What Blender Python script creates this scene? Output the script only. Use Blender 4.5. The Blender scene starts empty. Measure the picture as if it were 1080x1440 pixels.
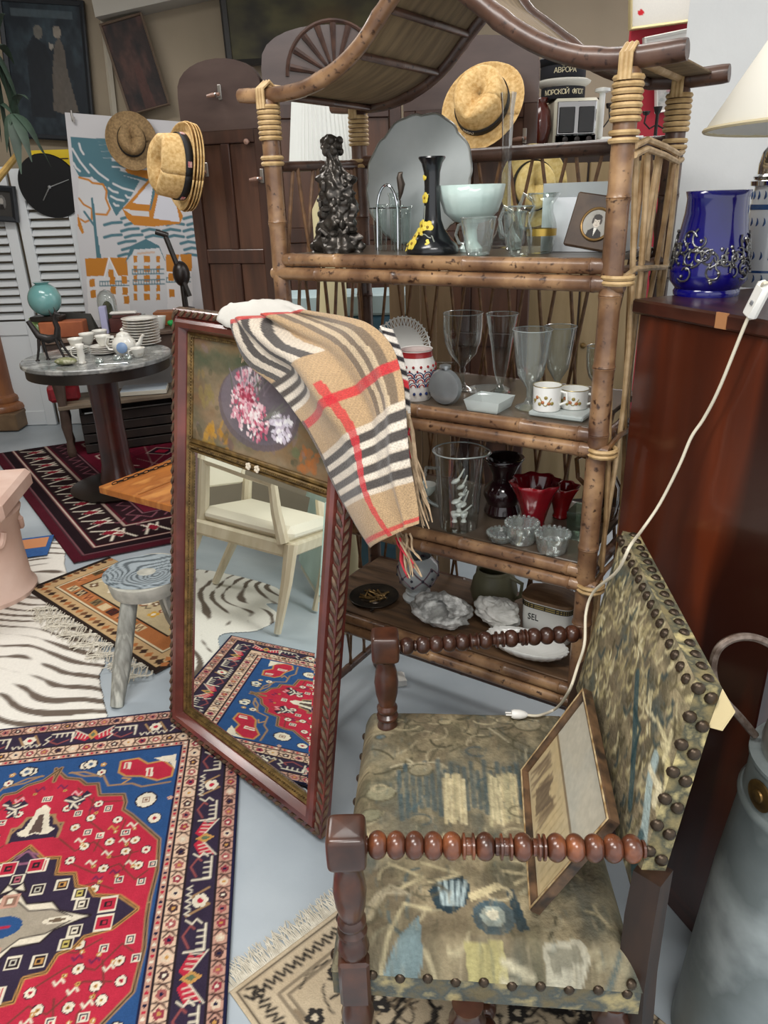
import bpy, math, random
import numpy as np
from mathutils import Vector, Matrix

# ------------------------------------------------------------------ camera
random.seed(7); rng = np.random.default_rng(7)
F = 1045.0; CX, CY = 540.0, 720.0; H = 1.55
def _n(v): return v/np.linalg.norm(v)
_dn = _n(np.array([619.-CX, 3190.-CY, F])); _up = -_dn
_fh = np.array([0, 0, 1.]); _fh = _n(_fh-_up*_fh.dot(_up))
_rt = np.cross(_fh, _up); _rt = _rt if _rt[0] > 0 else -_rt
RC = np.array([_rt, _fh, _up])                      # camera (x right, y down, z forward) -> world
CAMP = np.array([0, 0, H])
sc = bpy.context.scene; col = sc.collection
cam = bpy.data.cameras.new('camera'); camo = bpy.data.objects.new('camera', cam); col.objects.link(camo)
cam.sensor_fit = 'VERTICAL'; cam.sensor_height = 36.0; cam.sensor_width = 27.0; cam.lens = F/1440*36
cam.clip_start = .02
_X, _Y, _Z = RC[:, 0], -RC[:, 1], -RC[:, 2]
camo.matrix_world = Matrix([[_X[i], _Y[i], _Z[i], CAMP[i]] for i in range(3)]+[[0, 0, 0, 1]])
sc.camera = camo
# ------------------------------------------------------------------ world, lights, exposure
w = bpy.data.worlds.new('world'); sc.world = w; w.use_nodes = True
w.node_tree.nodes['Background'].inputs[0].default_value = (.97, .985, 1.0, 1)
w.node_tree.nodes['Background'].inputs[1].default_value = 1.25
sc.view_settings.view_transform = 'Standard'; sc.view_settings.look = 'None'
sc.view_settings.exposure = 0.04; sc.view_settings.gamma = 1.0
sc.cycles.transparent_max_bounces = 24; sc.cycles.max_bounces = 8; sc.cycles.glossy_bounces = 5
sc.cycles.caustics_reflective = False; sc.cycles.caustics_refractive = False; sc.cycles.sample_clamp_indirect = 6
def area(name, loc, sx, sy, power, color=(1, 1, 1), rot=(0, 0, 0)):
    l = bpy.data.lights.new(name, 'AREA'); l.shape = 'RECTANGLE'; l.size = sx; l.size_y = sy; l.energy = power; l.color = color
    o = bpy.data.objects.new(name, l); col.objects.link(o); o.location = loc; o.rotation_euler = rot; return o
LAMPS = [(-.9, .55, 46), (.25, -.7, 52), (.1, 2.6, 18), (-1.9, 3.6, 40), (1.3, 4.2, 26)]  # all out of view; the second, behind the camera, is added as frontal fill
for _x, _y, _p in LAMPS: area('unseen_ceiling_lamp_light', (_x, _y, 3.02), 1.3, .5, _p, (1.0, .97, .93))

# ------------------------------------------------------------------ pixel <-> place
def wd(x, y): return RC@np.array([x-CX, y-CY, F])
def atz(x, y, z=0.): d = wd(x, y); return CAMP+d*((z-H)/d[2])
def aty(x, y, Y): d = wd(x, y); return CAMP+d*(Y/d[1])
def atpl(x, y, p, n): d = wd(x, y); return CAMP+d*(np.dot(np.array(p)-CAMP, n)/np.dot(d, n))
def proj(p): v = RC.T@(np.array(p)-CAMP); return np.array([CX+F*v[0]/v[2], CY+F*v[1]/v[2]])
def dep(p): return (RC.T@(np.array(p)-CAMP))[2]
def zrow(pos, y):                                   # z on the vertical line through pos that shows at row y
    lo, hi = -1., 4.
    for _ in range(50):
        m = (lo+hi)/2
        if proj((pos[0], pos[1], m))[1] > y: lo = m
        else: hi = m
    return lo
def wpx(pos, n): return n*dep(pos)/F                # n pixels at pos, in metres

# ------------------------------------------------------------------ colour
def lin(c):
    if isinstance(c, str): c = tuple(int(c[i:i+2], 16) for i in (0, 2, 4))
    c = np.array(c, float)/255.; return np.where(c <= .04045, c/12.92, ((c+.055)/1.055)**2.4)
def L4(c): return tuple(lin(c))+(1.,)
MATS = {}
def mat(name, c1, c2=None, rough=.5, metal=0., scale=8., stretch=(1, 1, 1), bump=0., bscale=None, spec=.5, contrast=(.35, .65), detail=5., coat=0., emis=None, c3=None, wave=None, sheen=0., speck=None):
    if name in MATS: return MATS[name]
    m = bpy.data.materials.new(name); m.use_nodes = True; nt = m.node_tree; N = nt.nodes; Lk = nt.links
    b = N['Principled BSDF']
    b.inputs['Roughness'].default_value = rough; b.inputs['Metallic'].default_value = metal
    b.inputs['Specular IOR Level'].default_value = spec; b.inputs['Coat Weight'].default_value = coat
    b.inputs['Coat Roughness'].default_value = .15
    if sheen: b.inputs['Sheen Weight'].default_value = sheen
    b.inputs['Base Color'].default_value = L4(c1)
    if c2 is not None or bump:
        tc = N.new('ShaderNodeTexCoord'); mp = N.new('ShaderNodeMapping'); mp.inputs['Scale'].default_value = stretch
        Lk.new(tc.outputs['Object'], mp.inputs[0])
        no = N.new('ShaderNodeTexNoise'); no.inputs['Scale'].default_value = scale; no.inputs['Detail'].default_value = detail
        Lk.new(mp.outputs[0], no.inputs['Vector'])
    if c2 is not None:
        cr = N.new('ShaderNodeValToRGB'); e = cr.color_ramp.elements
        e[0].position = contrast[0]; e[0].color = L4(c1); e[1].position = contrast[1]; e[1].color = L4(c2)
        if c3 is not None: k = e.new((contrast[0]+contrast[1])/2); k.color = L4(c3)
        Lk.new(no.outputs['Fac'], cr.inputs[0]); Lk.new(cr.outputs[0], b.inputs['Base Color'])
    if speck is not None:                            # scattered darker flecks
        n3 = N.new('ShaderNodeTexNoise'); n3.inputs['Scale'].default_value = speck[0]; n3.inputs['Detail'].default_value = 3; Lk.new(mp.outputs[0], n3.inputs['Vector'])
        r3 = N.new('ShaderNodeValToRGB'); r3.color_ramp.elements[0].position = speck[1]; r3.color_ramp.elements[1].position = speck[1]+.10
        m3 = N.new('ShaderNodeMix'); m3.data_type = 'RGBA'; m3.inputs[7].default_value = L4(speck[2]); Lk.new(n3.outputs['Fac'], r3.inputs[0]); Lk.new(r3.outputs[0], m3.inputs[0]); Lk.new(cr.outputs[0], m3.inputs[6]); Lk.new(m3.outputs[2], b.inputs['Base Color'])
    if bump:
        n2 = no
        if bscale:
            n2 = N.new('ShaderNodeTexNoise'); n2.inputs['Scale'].default_value = bscale; n2.inputs['Detail'].default_value = 4
            Lk.new(mp.outputs[0], n2.inputs['Vector'])
        bm = N.new('ShaderNodeBump'); bm.inputs['Strength'].default_value = bump; bm.inputs['Distance'].default_value = .004
        Lk.new(n2.outputs['Fac'], bm.inputs['Height']); Lk.new(bm.outputs[0], b.inputs['Normal'])
    if emis: b.inputs['Emission Color'].default_value = L4(emis[0]); b.inputs['Emission Strength'].default_value = emis[1]
    MATS[name] = m; return m
def glass(name, tint='f4faf8', gloss=.30, rough=.03, density=0.):   # thin clear vessel wall: see-through with Fresnel gloss
    if name in MATS: return MATS[name]
    m = bpy.data.materials.new(name); m.use_nodes = True; nt = m.node_tree; N = nt.nodes; Lk = nt.links
    N.remove(N['Principled BSDF']); out = N['Material Output']
    tr = N.new('ShaderNodeBsdfTransparent'); tr.inputs[0].default_value = L4(tint)
    gl = N.new('ShaderNodeBsdfGlossy'); gl.inputs['Roughness'].default_value = rough
    lw = N.new('ShaderNodeLayerWeight'); lw.inputs[0].default_value = gloss
    mx = N.new('ShaderNodeMixShader'); Lk.new(lw.outputs['Facing'], mx.inputs[0]); Lk.new(tr.outputs[0], mx.inputs[1]); Lk.new(gl.outputs[0], mx.inputs[2])
    last = mx
    if density:
        df = N.new('ShaderNodeBsdfDiffuse'); df.inputs[0].default_value = L4('dfe8e6')
        m2 = N.new('ShaderNodeMixShader'); m2.inputs[0].default_value = density; Lk.new(mx.outputs[0], m2.inputs[1]); Lk.new(df.outputs[0], m2.inputs[2]); last = m2
    Lk.new(last.outputs[0], out.inputs[0]); MATS[name] = m; return m
def vmat(name, rough=.8, bump=0., bscale=300., spec=.3, nz=0., nzs=200., coat=0., sheen=0.):  # colour from the woven / painted 'Col' attribute
    if name in MATS: return MATS[name]
    m = bpy.data.materials.new(name); m.use_nodes = True; nt = m.node_tree; N = nt.nodes; Lk = nt.links; b = N['Principled BSDF']
    a = N.new('ShaderNodeAttribute'); a.attribute_name = 'Col'
    src = a.outputs['Color']
    b.inputs['Roughness'].default_value = rough; b.inputs['Specular IOR Level'].default_value = spec; b.inputs['Coat Weight'].default_value = coat
    if sheen: b.inputs['Sheen Weight'].default_value = sheen
    tc = N.new('ShaderNodeTexCoord')
    if nz:
        no = N.new('ShaderNodeTexNoise'); no.inputs['Scale'].default_value = nzs; no.inputs['Detail'].default_value = 3; Lk.new(tc.outputs['Object'], no.inputs['Vector'])
        mr = N.new('ShaderNodeMapRange'); mr.inputs[3].default_value = 1-nz; mr.inputs[4].default_value = 1+nz; Lk.new(no.outputs['Fac'], mr.inputs[0])
        vm = N.new('ShaderNodeVectorMath'); vm.operation = 'SCALE'; Lk.new(src, vm.inputs[0]); Lk.new(mr.outputs[0], vm.inputs['Scale']); src = vm.outputs[0]
    Lk.new(src, b.inputs['Base Color'])
    if bump:
        n2 = N.new('ShaderNodeTexNoise'); n2.inputs['Scale'].default_value = bscale; Lk.new(tc.outputs['Object'], n2.inputs['Vector'])
        bm = N.new('ShaderNodeBump'); bm.inputs['Strength'].default_value = bump; bm.inputs['Distance'].default_value = .003
        Lk.new(n2.outputs['Fac'], bm.inputs['Height']); Lk.new(bm.outputs[0], b.inputs['Normal'])
    MATS[name] = m; return m

# ------------------------------------------------------------------ mesh builder
class MB:
    def __init__(s): s.v = []; s.f = []
    def add(s, vs, fs):
        o = len(s.v); s.v += [tuple(map(float, p)) for p in vs]; s.f += [tuple(i+o for i in q) for q in fs]; return s
    def box(s, c, d, bev=0., R=None):
        c = np.array(c, float); h = np.array(d, float)/2; b = min(bev, .49*min(d)); vs = []; fs = []
        if b <= 0:
            vs = [np.array([sx*h[0], sy*h[1], sz*h[2]]) for sx in (-1, 1) for sy in (-1, 1) for sz in (-1, 1)]
            fs = [(0, 1, 3, 2), (4, 6, 7, 5), (0, 4, 5, 1), (2, 3, 7, 6), (0, 2, 6, 4), (1, 5, 7, 3)]
        else:
            idx = {}
            for sx in (-1, 1):
                for sy in (-1, 1):
                    for sz in (-1, 1):
                        sg = (sx, sy, sz)
                        for a in range(3):
                            p = np.array([sg[k]*(h[k]-(b if k != a else 0)) for k in range(3)]); idx[(sg, a)] = len(vs); vs.append(p)
            S = (-1, 1)
            for a in range(3):
                o = [k for k in range(3) if k != a]
                for sa in S:
                    q = []
                    for t in ((-1, -1), (1, -1), (1, 1), (-1, 1)):
                        sg = [0]*3; sg[a] = sa; sg[o[0]] = t[0]; sg[o[1]] = t[1]; q.append(idx[(tuple(sg), a)])
                    fs.append(tuple(q))
                for t0 in S:
                    for t1 in S:
                        sg0 = [0]*3; sg1 = [0]*3; sg0[a] = -1; sg1[a] = 1
                        for g in (sg0, sg1): g[o[0]] = t0; g[o[1]] = t1
                        fs.append((idx[(tuple(sg0), o[0])], idx[(tuple(sg1), o[0])], idx[(tuple(sg1), o[1])], idx[(tuple(sg0), o[1])]))
            for sx in S:
                for sy in S:
                    for sz in S: fs.append(tuple(idx[((sx, sy, sz), a)] for a in range(3)))
        if R is not None: vs = [np.array(R)@p for p in vs]
        return s.add([p+c for p in vs], fs)
    def tube(s, pts, r, n=8, cap=True, closed=False, flat=1.):
        P = [np.array(p, float) for p in pts]; m = len(P); rr = [r]*m if np.isscalar(r) else list(r)
        T = []
        for i in range(m):
            a = P[(i-1) % m] if (closed or i > 0) else P[i]; b = P[(i+1) % m] if (closed or i < m-1) else P[i]
            t = b-a; T.append(t/(np.linalg.norm(t)+1e-12))
        up = np.array([0, 0, 1.]) if abs(T[0][2]) < .9 else np.array([1., 0, 0])
        x = np.cross(T[0], up); x /= np.linalg.norm(x); vs = []; fs = []
        for i in range(m):
            x = x-T[i]*np.dot(x, T[i]); x /= np.linalg.norm(x)+1e-12; y = np.cross(T[i], x)
            for k in range(n):
                a = 2*math.pi*k/n; vs.append(P[i]+rr[i]*(math.cos(a)*x+flat*math.sin(a)*y))
        for i in range(m if closed else m-1):
            j = (i+1) % m
            for k in range(n): fs.append((i*n+k, i*n+(k+1) % n, j*n+(k+1) % n, j*n+k))
        if cap and not closed: fs.append(tuple(range(n-1, -1, -1))); fs.append(tuple((m-1)*n+k for k in range(n)))
        return s.add(vs, fs)
    def lathe(s, prof, n=20, c=(0, 0, 0), ax=(0, 0, 1), sx=1., sy=1., rf=None):
        c = np.array(c, float); ax = _n(np.array(ax, float)); u = np.cross(ax, [0, 0, 1.]) if abs(ax[2]) < .99 else np.array([1., 0, 0])
        u = _n(u); v = np.cross(ax, u); vs = []; fs = []; m = len(prof)
        for i, (r, z) in enumerate(prof):
            for k in range(n):
                a = 2*math.pi*k/n; q = r*(rf(a, i/(m-1)) if rf else 1.); vs.append(c+ax*z+q*(math.cos(a)*u*sx+math.sin(a)*v*sy))
        for i in range(m-1):
            for k in range(n): fs.append((i*n+k, i*n+(k+1) % n, (i+1)*n+(k+1) % n, (i+1)*n+k))
        if prof[0][0] > 1e-5: fs.append(tuple(range(n-1, -1, -1)))
        if prof[-1][0] > 1e-5 and not getattr(s, 'open', False): fs.append(tuple((m-1)*n+k for k in range(n)))
        return s.add(vs, fs)
    def sbox(s, c, d, e=.28, n=24, m=14):            # softly rounded block
        f = lambda w_: math.copysign(abs(w_)**e, w_); vs = []; fs = []
        for i in range(m+1):
            t = math.pi*i/m-math.pi/2
            for k in range(n):
                a = 2*math.pi*k/n; vs.append((c[0]+d[0]/2*f(math.cos(t))*f(math.cos(a)), c[1]+d[1]/2*f(math.cos(t))*f(math.sin(a)), c[2]+d[2]/2*f(math.sin(t))))
        for i in range(m):
            for k in range(n): fs.append((i*n+k, i*n+(k+1) % n, (i+1)*n+(k+1) % n, (i+1)*n+k))
        return s.add(vs, fs)
    def prism(s, poly, t, M=None):                  # polygon in the xz plane, thickness t along +y
        n = len(poly); vs = [(x, 0, z) for x, z in poly]+[(x, t, z) for x, z in poly]
        fs = [tuple(range(n)), tuple(range(2*n-1, n-1, -1))]+[(i, i+n, (i+1) % n+n, (i+1) % n) for i in range(n)]
        if M is not None: vs = [tuple(M@Vector(p)) for p in vs]
        return s.add(vs, fs)
    def ball(s, c, r, n=10, m=6, sc3=(1, 1, 1)):
        vs = []; fs = []
        for i in range(m+1):
            t = math.pi*i/m
            for k in range(n):
                a = 2*math.pi*k/n; vs.append((c[0]+r*sc3[0]*math.sin(t)*math.cos(a), c[1]+r*sc3[1]*math.sin(t)*math.sin(a), c[2]-r*sc3[2]*math.cos(t)))
        for i in range(m):
            for k in range(n): fs.append((i*n+k, i*n+(k+1) % n, (i+1)*n+(k+1) % n, (i+1)*n+k))
        return s.add(vs, fs)
    def move(s, M): s.v = [tuple(M@Vector(p)) for p in s.v]; return s
def smooth_mesh(me, ang=40):
    me.shade_smooth(); me.set_sharp_from_angle(angle=math.radians(ang))
def obj(name, mb, m, parent=None, world=False, smooth=True, ang=40, kind=None, label=None, solid=0.):
    me = bpy.data.meshes.new(name)
    vs = mb.v
    if world and parent is not None:
        Mi = parent.matrix_basis.inverted(); vs = [tuple(Mi@Vector(p)) for p in vs]
    me.from_pydata(vs, [], mb.f); me.validate(); me.update()
    if smooth: smooth_mesh(me, ang)
    o = bpy.data.objects.new(name, me); col.objects.link(o); me.materials.append(m)
    if parent is not None: o.parent = parent
    if kind: o['kind'] = kind
    if label: o['label'] = label
    if solid:
        md = o.modifiers.new('thickness', 'SOLIDIFY'); md.thickness = solid; md.offset = -1
    return o
def gridobj(name, P, C, m, parent=None, world=False, smooth=True, solid=0., mask=None, offset=-1., kind=None):
    nv, nu = P.shape[:2]; V = P.reshape(-1, 3)
    if world and parent is not None:
        Mi = np.array(parent.matrix_basis.inverted()); V = V@Mi[:3, :3].T+Mi[:3, 3]
    i = np.arange(nv-1)[:, None]*nu+np.arange(nu-1)[None, :]
    q = np.stack([i, i+1, i+nu+1, i+nu], -1).reshape(-1, 4)
    if mask is not None: q = q[mask.reshape(-1)]
    me = bpy.data.meshes.new(name); me.vertices.add(len(V)); me.vertices.foreach_set('co', V.astype(np.float32).ravel())
    me.loops.add(q.size); me.loops.foreach_set('vertex_index', q.astype(np.int32).ravel())
    me.polygons.add(len(q)); me.polygons.foreach_set('loop_start', (np.arange(len(q))*4).astype(np.int32)); 
    me.update(calc_edges=True)
    if C is not None:
        at = me.attributes.new('Col', 'FLOAT_COLOR', 'POINT'); c4 = np.ones((len(V), 4), np.float32); c4[:, :3] = C.reshape(-1, 3); at.data.foreach_set('color', c4.ravel())
    if smooth: me.shade_smooth()
    if mask is not None:
        import bmesh
        b = bmesh.new(); b.from_mesh(me); bmesh.ops.delete(b, geom=[v for v in b.verts if not v.link_faces], context='VERTS'); b.to_mesh(me); b.free()
    o = bpy.data.objects.new(name, me); col.objects.link(o); me.materials.append(m)
    if parent is not None: o.parent = parent
    if kind: o['kind'] = kind
    if solid:
        md = o.modifiers.new('thickness', 'SOLIDIFY'); md.thickness = solid; md.offset = offset
    return o
def tag(o, label, cat, group=None, kind=None):
    o['label'] = label; o['category'] = cat
    if group: o['group'] = group
    if kind: o['kind'] = kind
    return o
def thing(name, label, cat, loc=(0, 0, 0), rotz=0., group=None, M=None):
    o = bpy.data.objects.new(name, None); col.objects.link(o); o.empty_display_size = .05
    if M is not None: o.matrix_basis = M
    else: o.matrix_basis = Matrix.Translation(Vector(loc))@Matrix.Rotation(rotz, 4, 'Z')
    return tag(o, label, cat, group)
def single(name, label, cat, mb, m, loc=(0, 0, 0), rotz=0., group=None, M=None, **k):
    o = obj(name, mb, m, **k)
    o.matrix_basis = M if M is not None else Matrix.Translation(Vector(loc))@Matrix.Rotation(rotz, 4, 'Z')
    return tag(o, label, cat, group)
def struct(name, mb, m, parent=None, **k):
    o = obj(name, mb, m, parent=parent, **k)
    if parent is None: o['kind'] = 'structure'
    return o
def frame3(o, x, y, z): return Matrix([[x[i], y[i], z[i], o[i]] for i in range(3)]+[[0, 0, 0, 1]])

# ------------------------------------------------------------------ painting on a grid of points
def noise2(h, w_, cells, oct=4, seed=0, aspect=1.):
    g = np.random.default_rng(seed); out = np.zeros((h, w_)); amp = 1.; tot = 0
    for k in range(oct):
        cy = max(2, int(cells*2**k)); cx = max(2, int(cells*aspect*2**k)); a = g.random((cy+2, cx+2))
        y = np.linspace(0, cy, h, endpoint=False); x = np.linspace(0, cx, w_, endpoint=False)
        yi = y.astype(int); xi = x.astype(int); fy = (y-yi)[:, None]; fx = (x-xi)[None, :]; fy = fy*fy*(3-2*fy); fx = fx*fx*(3-2*fx)
        q = (a[yi][:, xi]*(1-fy)*(1-fx)+a[yi+1][:, xi]*fy*(1-fx)+a[yi][:, xi+1]*(1-fy)*fx+a[yi+1][:, xi+1]*fy*fx)
        out += amp*q; tot += amp; amp *= .5
    return out/tot
class Cv:                                           # x right 0..w, y down 0..h, in any units; s samples per unit
    def __init__(c, w_, h, s, bg): c.s = s; c.W = int(round(w_*s))+1; c.H = int(round(h*s))+1; c.a = np.empty((c.H, c.W, 3)); c.a[:] = lin(bg); c.w = w_; c.h = h
    def _win(c, x0, y0, x1, y1):
        i0 = max(0, int(math.floor(y0*c.s))); i1 = min(c.H, int(math.ceil(y1*c.s))+2); j0 = max(0, int(math.floor(x0*c.s))); j1 = min(c.W, int(math.ceil(x1*c.s))+2)
        if i1 <= i0 or j1 <= j0: return None
        return i0, i1, j0, j1, np.arange(j0, j1)[None, :]/c.s, np.arange(i0, i1)[:, None]/c.s
    def _put(c, wn, m, colr, al=1.):
        i0, i1, j0, j1 = wn[:4]; v = c.a[i0:i1, j0:j1]; m = np.clip(m, 0, 1)[..., None]*al; v[:] = v*(1-m)+lin(colr)*m
    def poly(c, pts, colr, al=1.):
        p = np.array(pts, float); wn = c._win(p[:, 0].min(), p[:, 1].min(), p[:, 0].max(), p[:, 1].max())
        if wn is None: return
        X, Y = wn[4], wn[5]; ins = np.zeros((Y.shape[0], X.shape[1]), bool); n = len(p)
        for i in range(n):
            (x0, y0), (x1, y1) = p[i], p[(i+1) % n]
            if y0 == y1: continue
            ins ^= ((y0 > Y) != (y1 > Y)) & (X < (x1-x0)*(Y-y0)/(y1-y0)+x0)
        c._put(wn, ins.astype(float), colr, al)
    def rect(c, x0, y0, x1, y1, colr, al=1.): c.poly([(x0, y0), (x1, y0), (x1, y1), (x0, y1)], colr, al)
    def ell(c, x, y, rx, ry, colr, al=1., rot=0., soft=0.):
        R = max(rx, ry); wn = c._win(x-R, y-R, x+R, y+R)
        if wn is None: return
        X, Y = wn[4]-x, wn[5]-y; ca, sa = math.cos(rot), math.sin(rot); d = np.hypot((X*ca+Y*sa)/rx, (-X*sa+Y*ca)/ry)
        c._put(wn, (1-d)/soft if soft else (d < 1).astype(float), colr, al)
    def line(c, pts, wd_, colr, al=1., closed=False):
        p = np.array(pts, float); n = len(p); h = wd_/2
        wn = c._win(p[:, 0].min()-h, p[:, 1].min()-h, p[:, 0].max()+h, p[:, 1].max()+h)
        if wn is None: return
        X, Y = wn[4], wn[5]; D = np.full((Y.shape[0], X.shape[1]), 1e9)
        for i in range(n if closed else n-1):
            a, b = p[i], p[(i+1) % n]; d = b-a; L2 = d@d+1e-12; t = np.clip(((X-a[0])*d[0]+(Y-a[1])*d[1])/L2, 0, 1)
            D = np.minimum(D, np.hypot(X-a[0]-t*d[0], Y-a[1]-t*d[1]))
        c._put(wn, (h-D)*c.s+.5, colr, al)
    def flower(c, x, y, r, pc, cc, n=6, rot=0.):
        for k in range(n): a = rot+2*math.pi*k/n; c.ell(x+.6*r*math.cos(a), y+.6*r*math.sin(a), .45*r, .45*r, pc)
        c.ell(x, y, .38*r, .38*r, cc)
    def noise(c, amp, cells, seed=0, tint=None, aspect=1.):
        z = noise2(c.H, c.W, cells, 4, seed, aspect)[..., None]
        if tint is None: c.a *= 1+amp*(z-.5)*2
        else: m = np.clip((z-.5)*6*amp+amp*.5, 0, 1); c.a = c.a*(1-m)+lin(tint)*m
        c.a = np.clip(c.a, 0, 1)
    def at(c, i, j): return c.a[i, j]
def sheet(name, cv, O, ex, ey, m, parent=None, world=False, zf=None, solid=0., mask=None, kind=None, step=1):
    """flat canvas in space: O = its top left corner, ex / ey = metres vectors along its width / height"""
    a = cv.a[::step, ::step]; h, w_ = a.shape[:2]; u = np.linspace(0, 1, w_)[None, :, None]; v = np.linspace(0, 1, h)[:, None, None]
    P = np.array(O)+u*np.array(ex)+v*np.array(ey)
    if zf is not None: nn = _n(np.cross(np.array(ey, float), np.array(ex, float))); P = P+zf(u[..., 0], v[..., 0])[..., None]*nn
    mk = None
    if mask is not None: mk = mask[::step, ::step][:-1, :-1]
    return gridobj(name, P, a, m, parent, world, solid=solid, mask=mk, kind=kind)
# ------------------------------------------------------------------ room
M_floor = mat('painted_concrete', '98a3ac', 'b6bfc5', rough=.42, scale=2.2, bump=.08, bscale=60, contrast=(.3, .7), detail=8)
M_beige = mat('beige_plaster', '978a76', '8b7f6c', rough=.8, scale=1.5)
M_white = mat('white_plaster', 'dadbda', 'cacbcb', rough=.8, scale=3, bump=.2, bscale=40, contrast=(.3, .75))
M_ceil = mat('ceiling_paint', 'd8d8d4', rough=.9)
struct('floor', MB().box((-.4, 2.0, -.05), (6.8, 8.4, .1)), M_floor, smooth=False)
struct('wall_back', MB().box((-.4, 5.75, 1.55), (6.8, .1, 3.1)), M_beige, smooth=False)
struct('wall_left', MB().box((-3.75, 2.0, 1.55), (.1, 7.4, 3.1)), M_beige, smooth=False)
struct('ceiling', MB().box((-.4, 2.0, 3.15), (6.8, 8.4, .1)), M_ceil, smooth=False)
cA = aty(966, 40, 2.12)[:2]; _d = _n(np.array([.985, -.10])); cB = cA+_d*2.1; cC = cA+_n(cA)*.5; cD = cB+np.array([.1, .5])
def slab(pts, z0, z1):
    n = len(pts); return MB().add([(p[0], p[1], z0) for p in pts]+[(p[0], p[1], z1) for p in pts], [tuple(range(n)), tuple(range(n, 2*n))[::-1]]+[(i, (i+1) % n, (i+1) % n+n, i+n) for i in range(n)])
struct('wall_right', slab([cA, cB, cD, cC], 0, 3.1), M_white, smooth=False)
# pale trim strip and boxed soffit on the back wall
t0 = aty(133, 0, 5.66)
struct('trim_1', MB().tube([aty(136, -60, 5.67), aty(162, 175, 5.67)], .022, 4), mat('pale_trim', 'b8b0a0', rough=.6), smooth=False)
s0 = aty(143, 30, 5.62); s1 = aty(330, -12, 5.62)
struct('trim_2', MB().add([(s0[0], 5.70, s0[2]), (s1[0], 5.70, s1[2]), (s1[0], 5.70, 3.1), (s0[0]-.03, 5.70, 3.1), (s0[0], 5.5, s0[2]), (s1[0], 5.5, s1[2]), (s1[0], 5.5, 3.1), (s0[0]-.03, 5.5, 3.1)],
       [(0, 1, 2, 3), (7, 6, 5, 4), (0, 4, 5, 1), (1, 5, 6, 2), (2, 6, 7, 3), (3, 7, 4, 0)]), mat('soffit_paint', 'a39f96', rough=.8), smooth=False)
for i, (_x, _y, _p) in enumerate(LAMPS):
    t = thing('unseen_ceiling_lamp', 'unseen flat white ceiling panel lamp overhead', 'lamp', (_x, _y, 3.1), group='ceiling panel lamps')
    obj('housing', MB().box((0, 0, -.03), (1.36, .56, .06), .01), mat('white_metal', 'e6e6e4', rough=.4), t)

# ------------------------------------------------------------------ rugs
M_rug = vmat('wool_pile', rough=.95, bump=.5, bscale=260, spec=.1, nz=.16, nzs=240)
M_fringe = mat('cotton_fringe', 'd9d3c4', 'bfb8a8', rough=.9, scale=60)
def floor2(p): return np.array(p[:2])
def fringe(parent, A, B, out, n, ln, name='fringe', z=.006, mt=None, rad=.0013):
    mb = MB(); A, B, out = np.array(A), np.array(B), np.array(out)
    for k in range(n):
        t = (k+random.uniform(-.4, .4))/n; b = A+(B-A)*t; l = ln*random.uniform(.7, 1.15); sd = _n(B-A)*random.uniform(-.35, .35)*l
        pts = [(b[0], b[1], z), (b[0]+out[0]*l*.5+sd[0]*.3, b[1]+out[1]*l*.5+sd[1]*.3, z+random.uniform(0, .0015)), (b[0]+out[0]*l+sd[0], b[1]+out[1]*l+sd[1], .002+random.uniform(0, .003))]
        mb.tube(pts, [rad*1.1, rad, rad*.6], 4)
    return obj(name, mb, mt or M_fringe, parent, world=True, kind='stuff')

# --- red and blue medallion rug
a_, b_ = floor2(atz(337, 1095)), floor2(atz(319, 1438)); ey = _n(b_-a_); ex = np.array([ey[1], -ey[0]]);
if ex[0] > 0: ex = -ex
f_ = floor2(atz(120, 1017)); C0 = a_+ey*np.dot(f_-a_, ey)
def rp(x, y): q = floor2(atz(x, y))-C0; return np.array([q@ex, q@ey])
RW = 1.07; ctr = np.array([RW/2, rp(191, 1284)[1]]); RL = 2*ctr[1]
NAVY, PURP, BLUE, RED, SALM, CREAM, TAN, BLK, GOLD = '20203a', '332a3c', '2c4d7c', 'b02c40', 'b98f7e', 'd6ccb8', '9a7a58', '2b2226', 'b88a50'
cv = Cv(RW, RL, 340, NAVY)
def inset(d, c): cv.rect(d, d, RW-d, RL-d, c)
bw = rp(236, 1160)[0]                                # full border width
k = bw/.19
inset(.007*k, SALM); inset(.040*k, BLK); inset(.045*k, PURP); inset(.118*k, BLK); inset(.123*k, 'd3b49b'); inset(.160*k, BLK); inset(.165*k, SALM); inset(.182*k, NAVY); inset(.187*k, BLUE)
def along(d, step, fn, off=0.):                      # walk a motif round the border at inset d
    xs = np.arange(d+off, RW-d-.01, step)
    for i, x in enumerate(xs): fn(x, d, 0, i); fn(x, RL-d, 2, i)
    ys = np.arange(d+step+off, RL-d-step*.5, step)
    for i, y in enumerate(ys): fn(d, y, 3, i); fn(RW-d, y, 1, i)
def rotp(pts, x, y, r, s):
    c, n = [(1, 0), (0, 1), (-1, 0), (0, -1)][r]; return [(x+s*(p*c-q*n), y+s*(p*n+q*c)) for p, q in pts]
def small_guard(d, wdt):
    def fn(x, y, r, i):
        cv.flower(x, y, wdt*.36, ['8f3a46', 'cdb9a2', '4a3436', '9c5a58'][i % 4], [CREAM, NAVY, GOLD][i % 3], 5, i)
        for sgn in (-1, 1): cv.line(rotp([(.25, sgn*.45), (.62, sgn*.1), (.75, -sgn*.5)], x, y, r, wdt), .0035, BLK)
        cv.line(rotp([(.5, -.3), (.85, .3)], x, y, r, wdt), .003, '5b3c34')
    along(d, wdt*1.25, fn)
small_guard(.0235*k, .031*k); small_guard(.141*k, .034*k)
def tiny(x, y, r, i): cv.ell(x, y, .0042, .0042, [CREAM, NAVY, RED][i % 3])
along(.173*k, .014, tiny)
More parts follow.
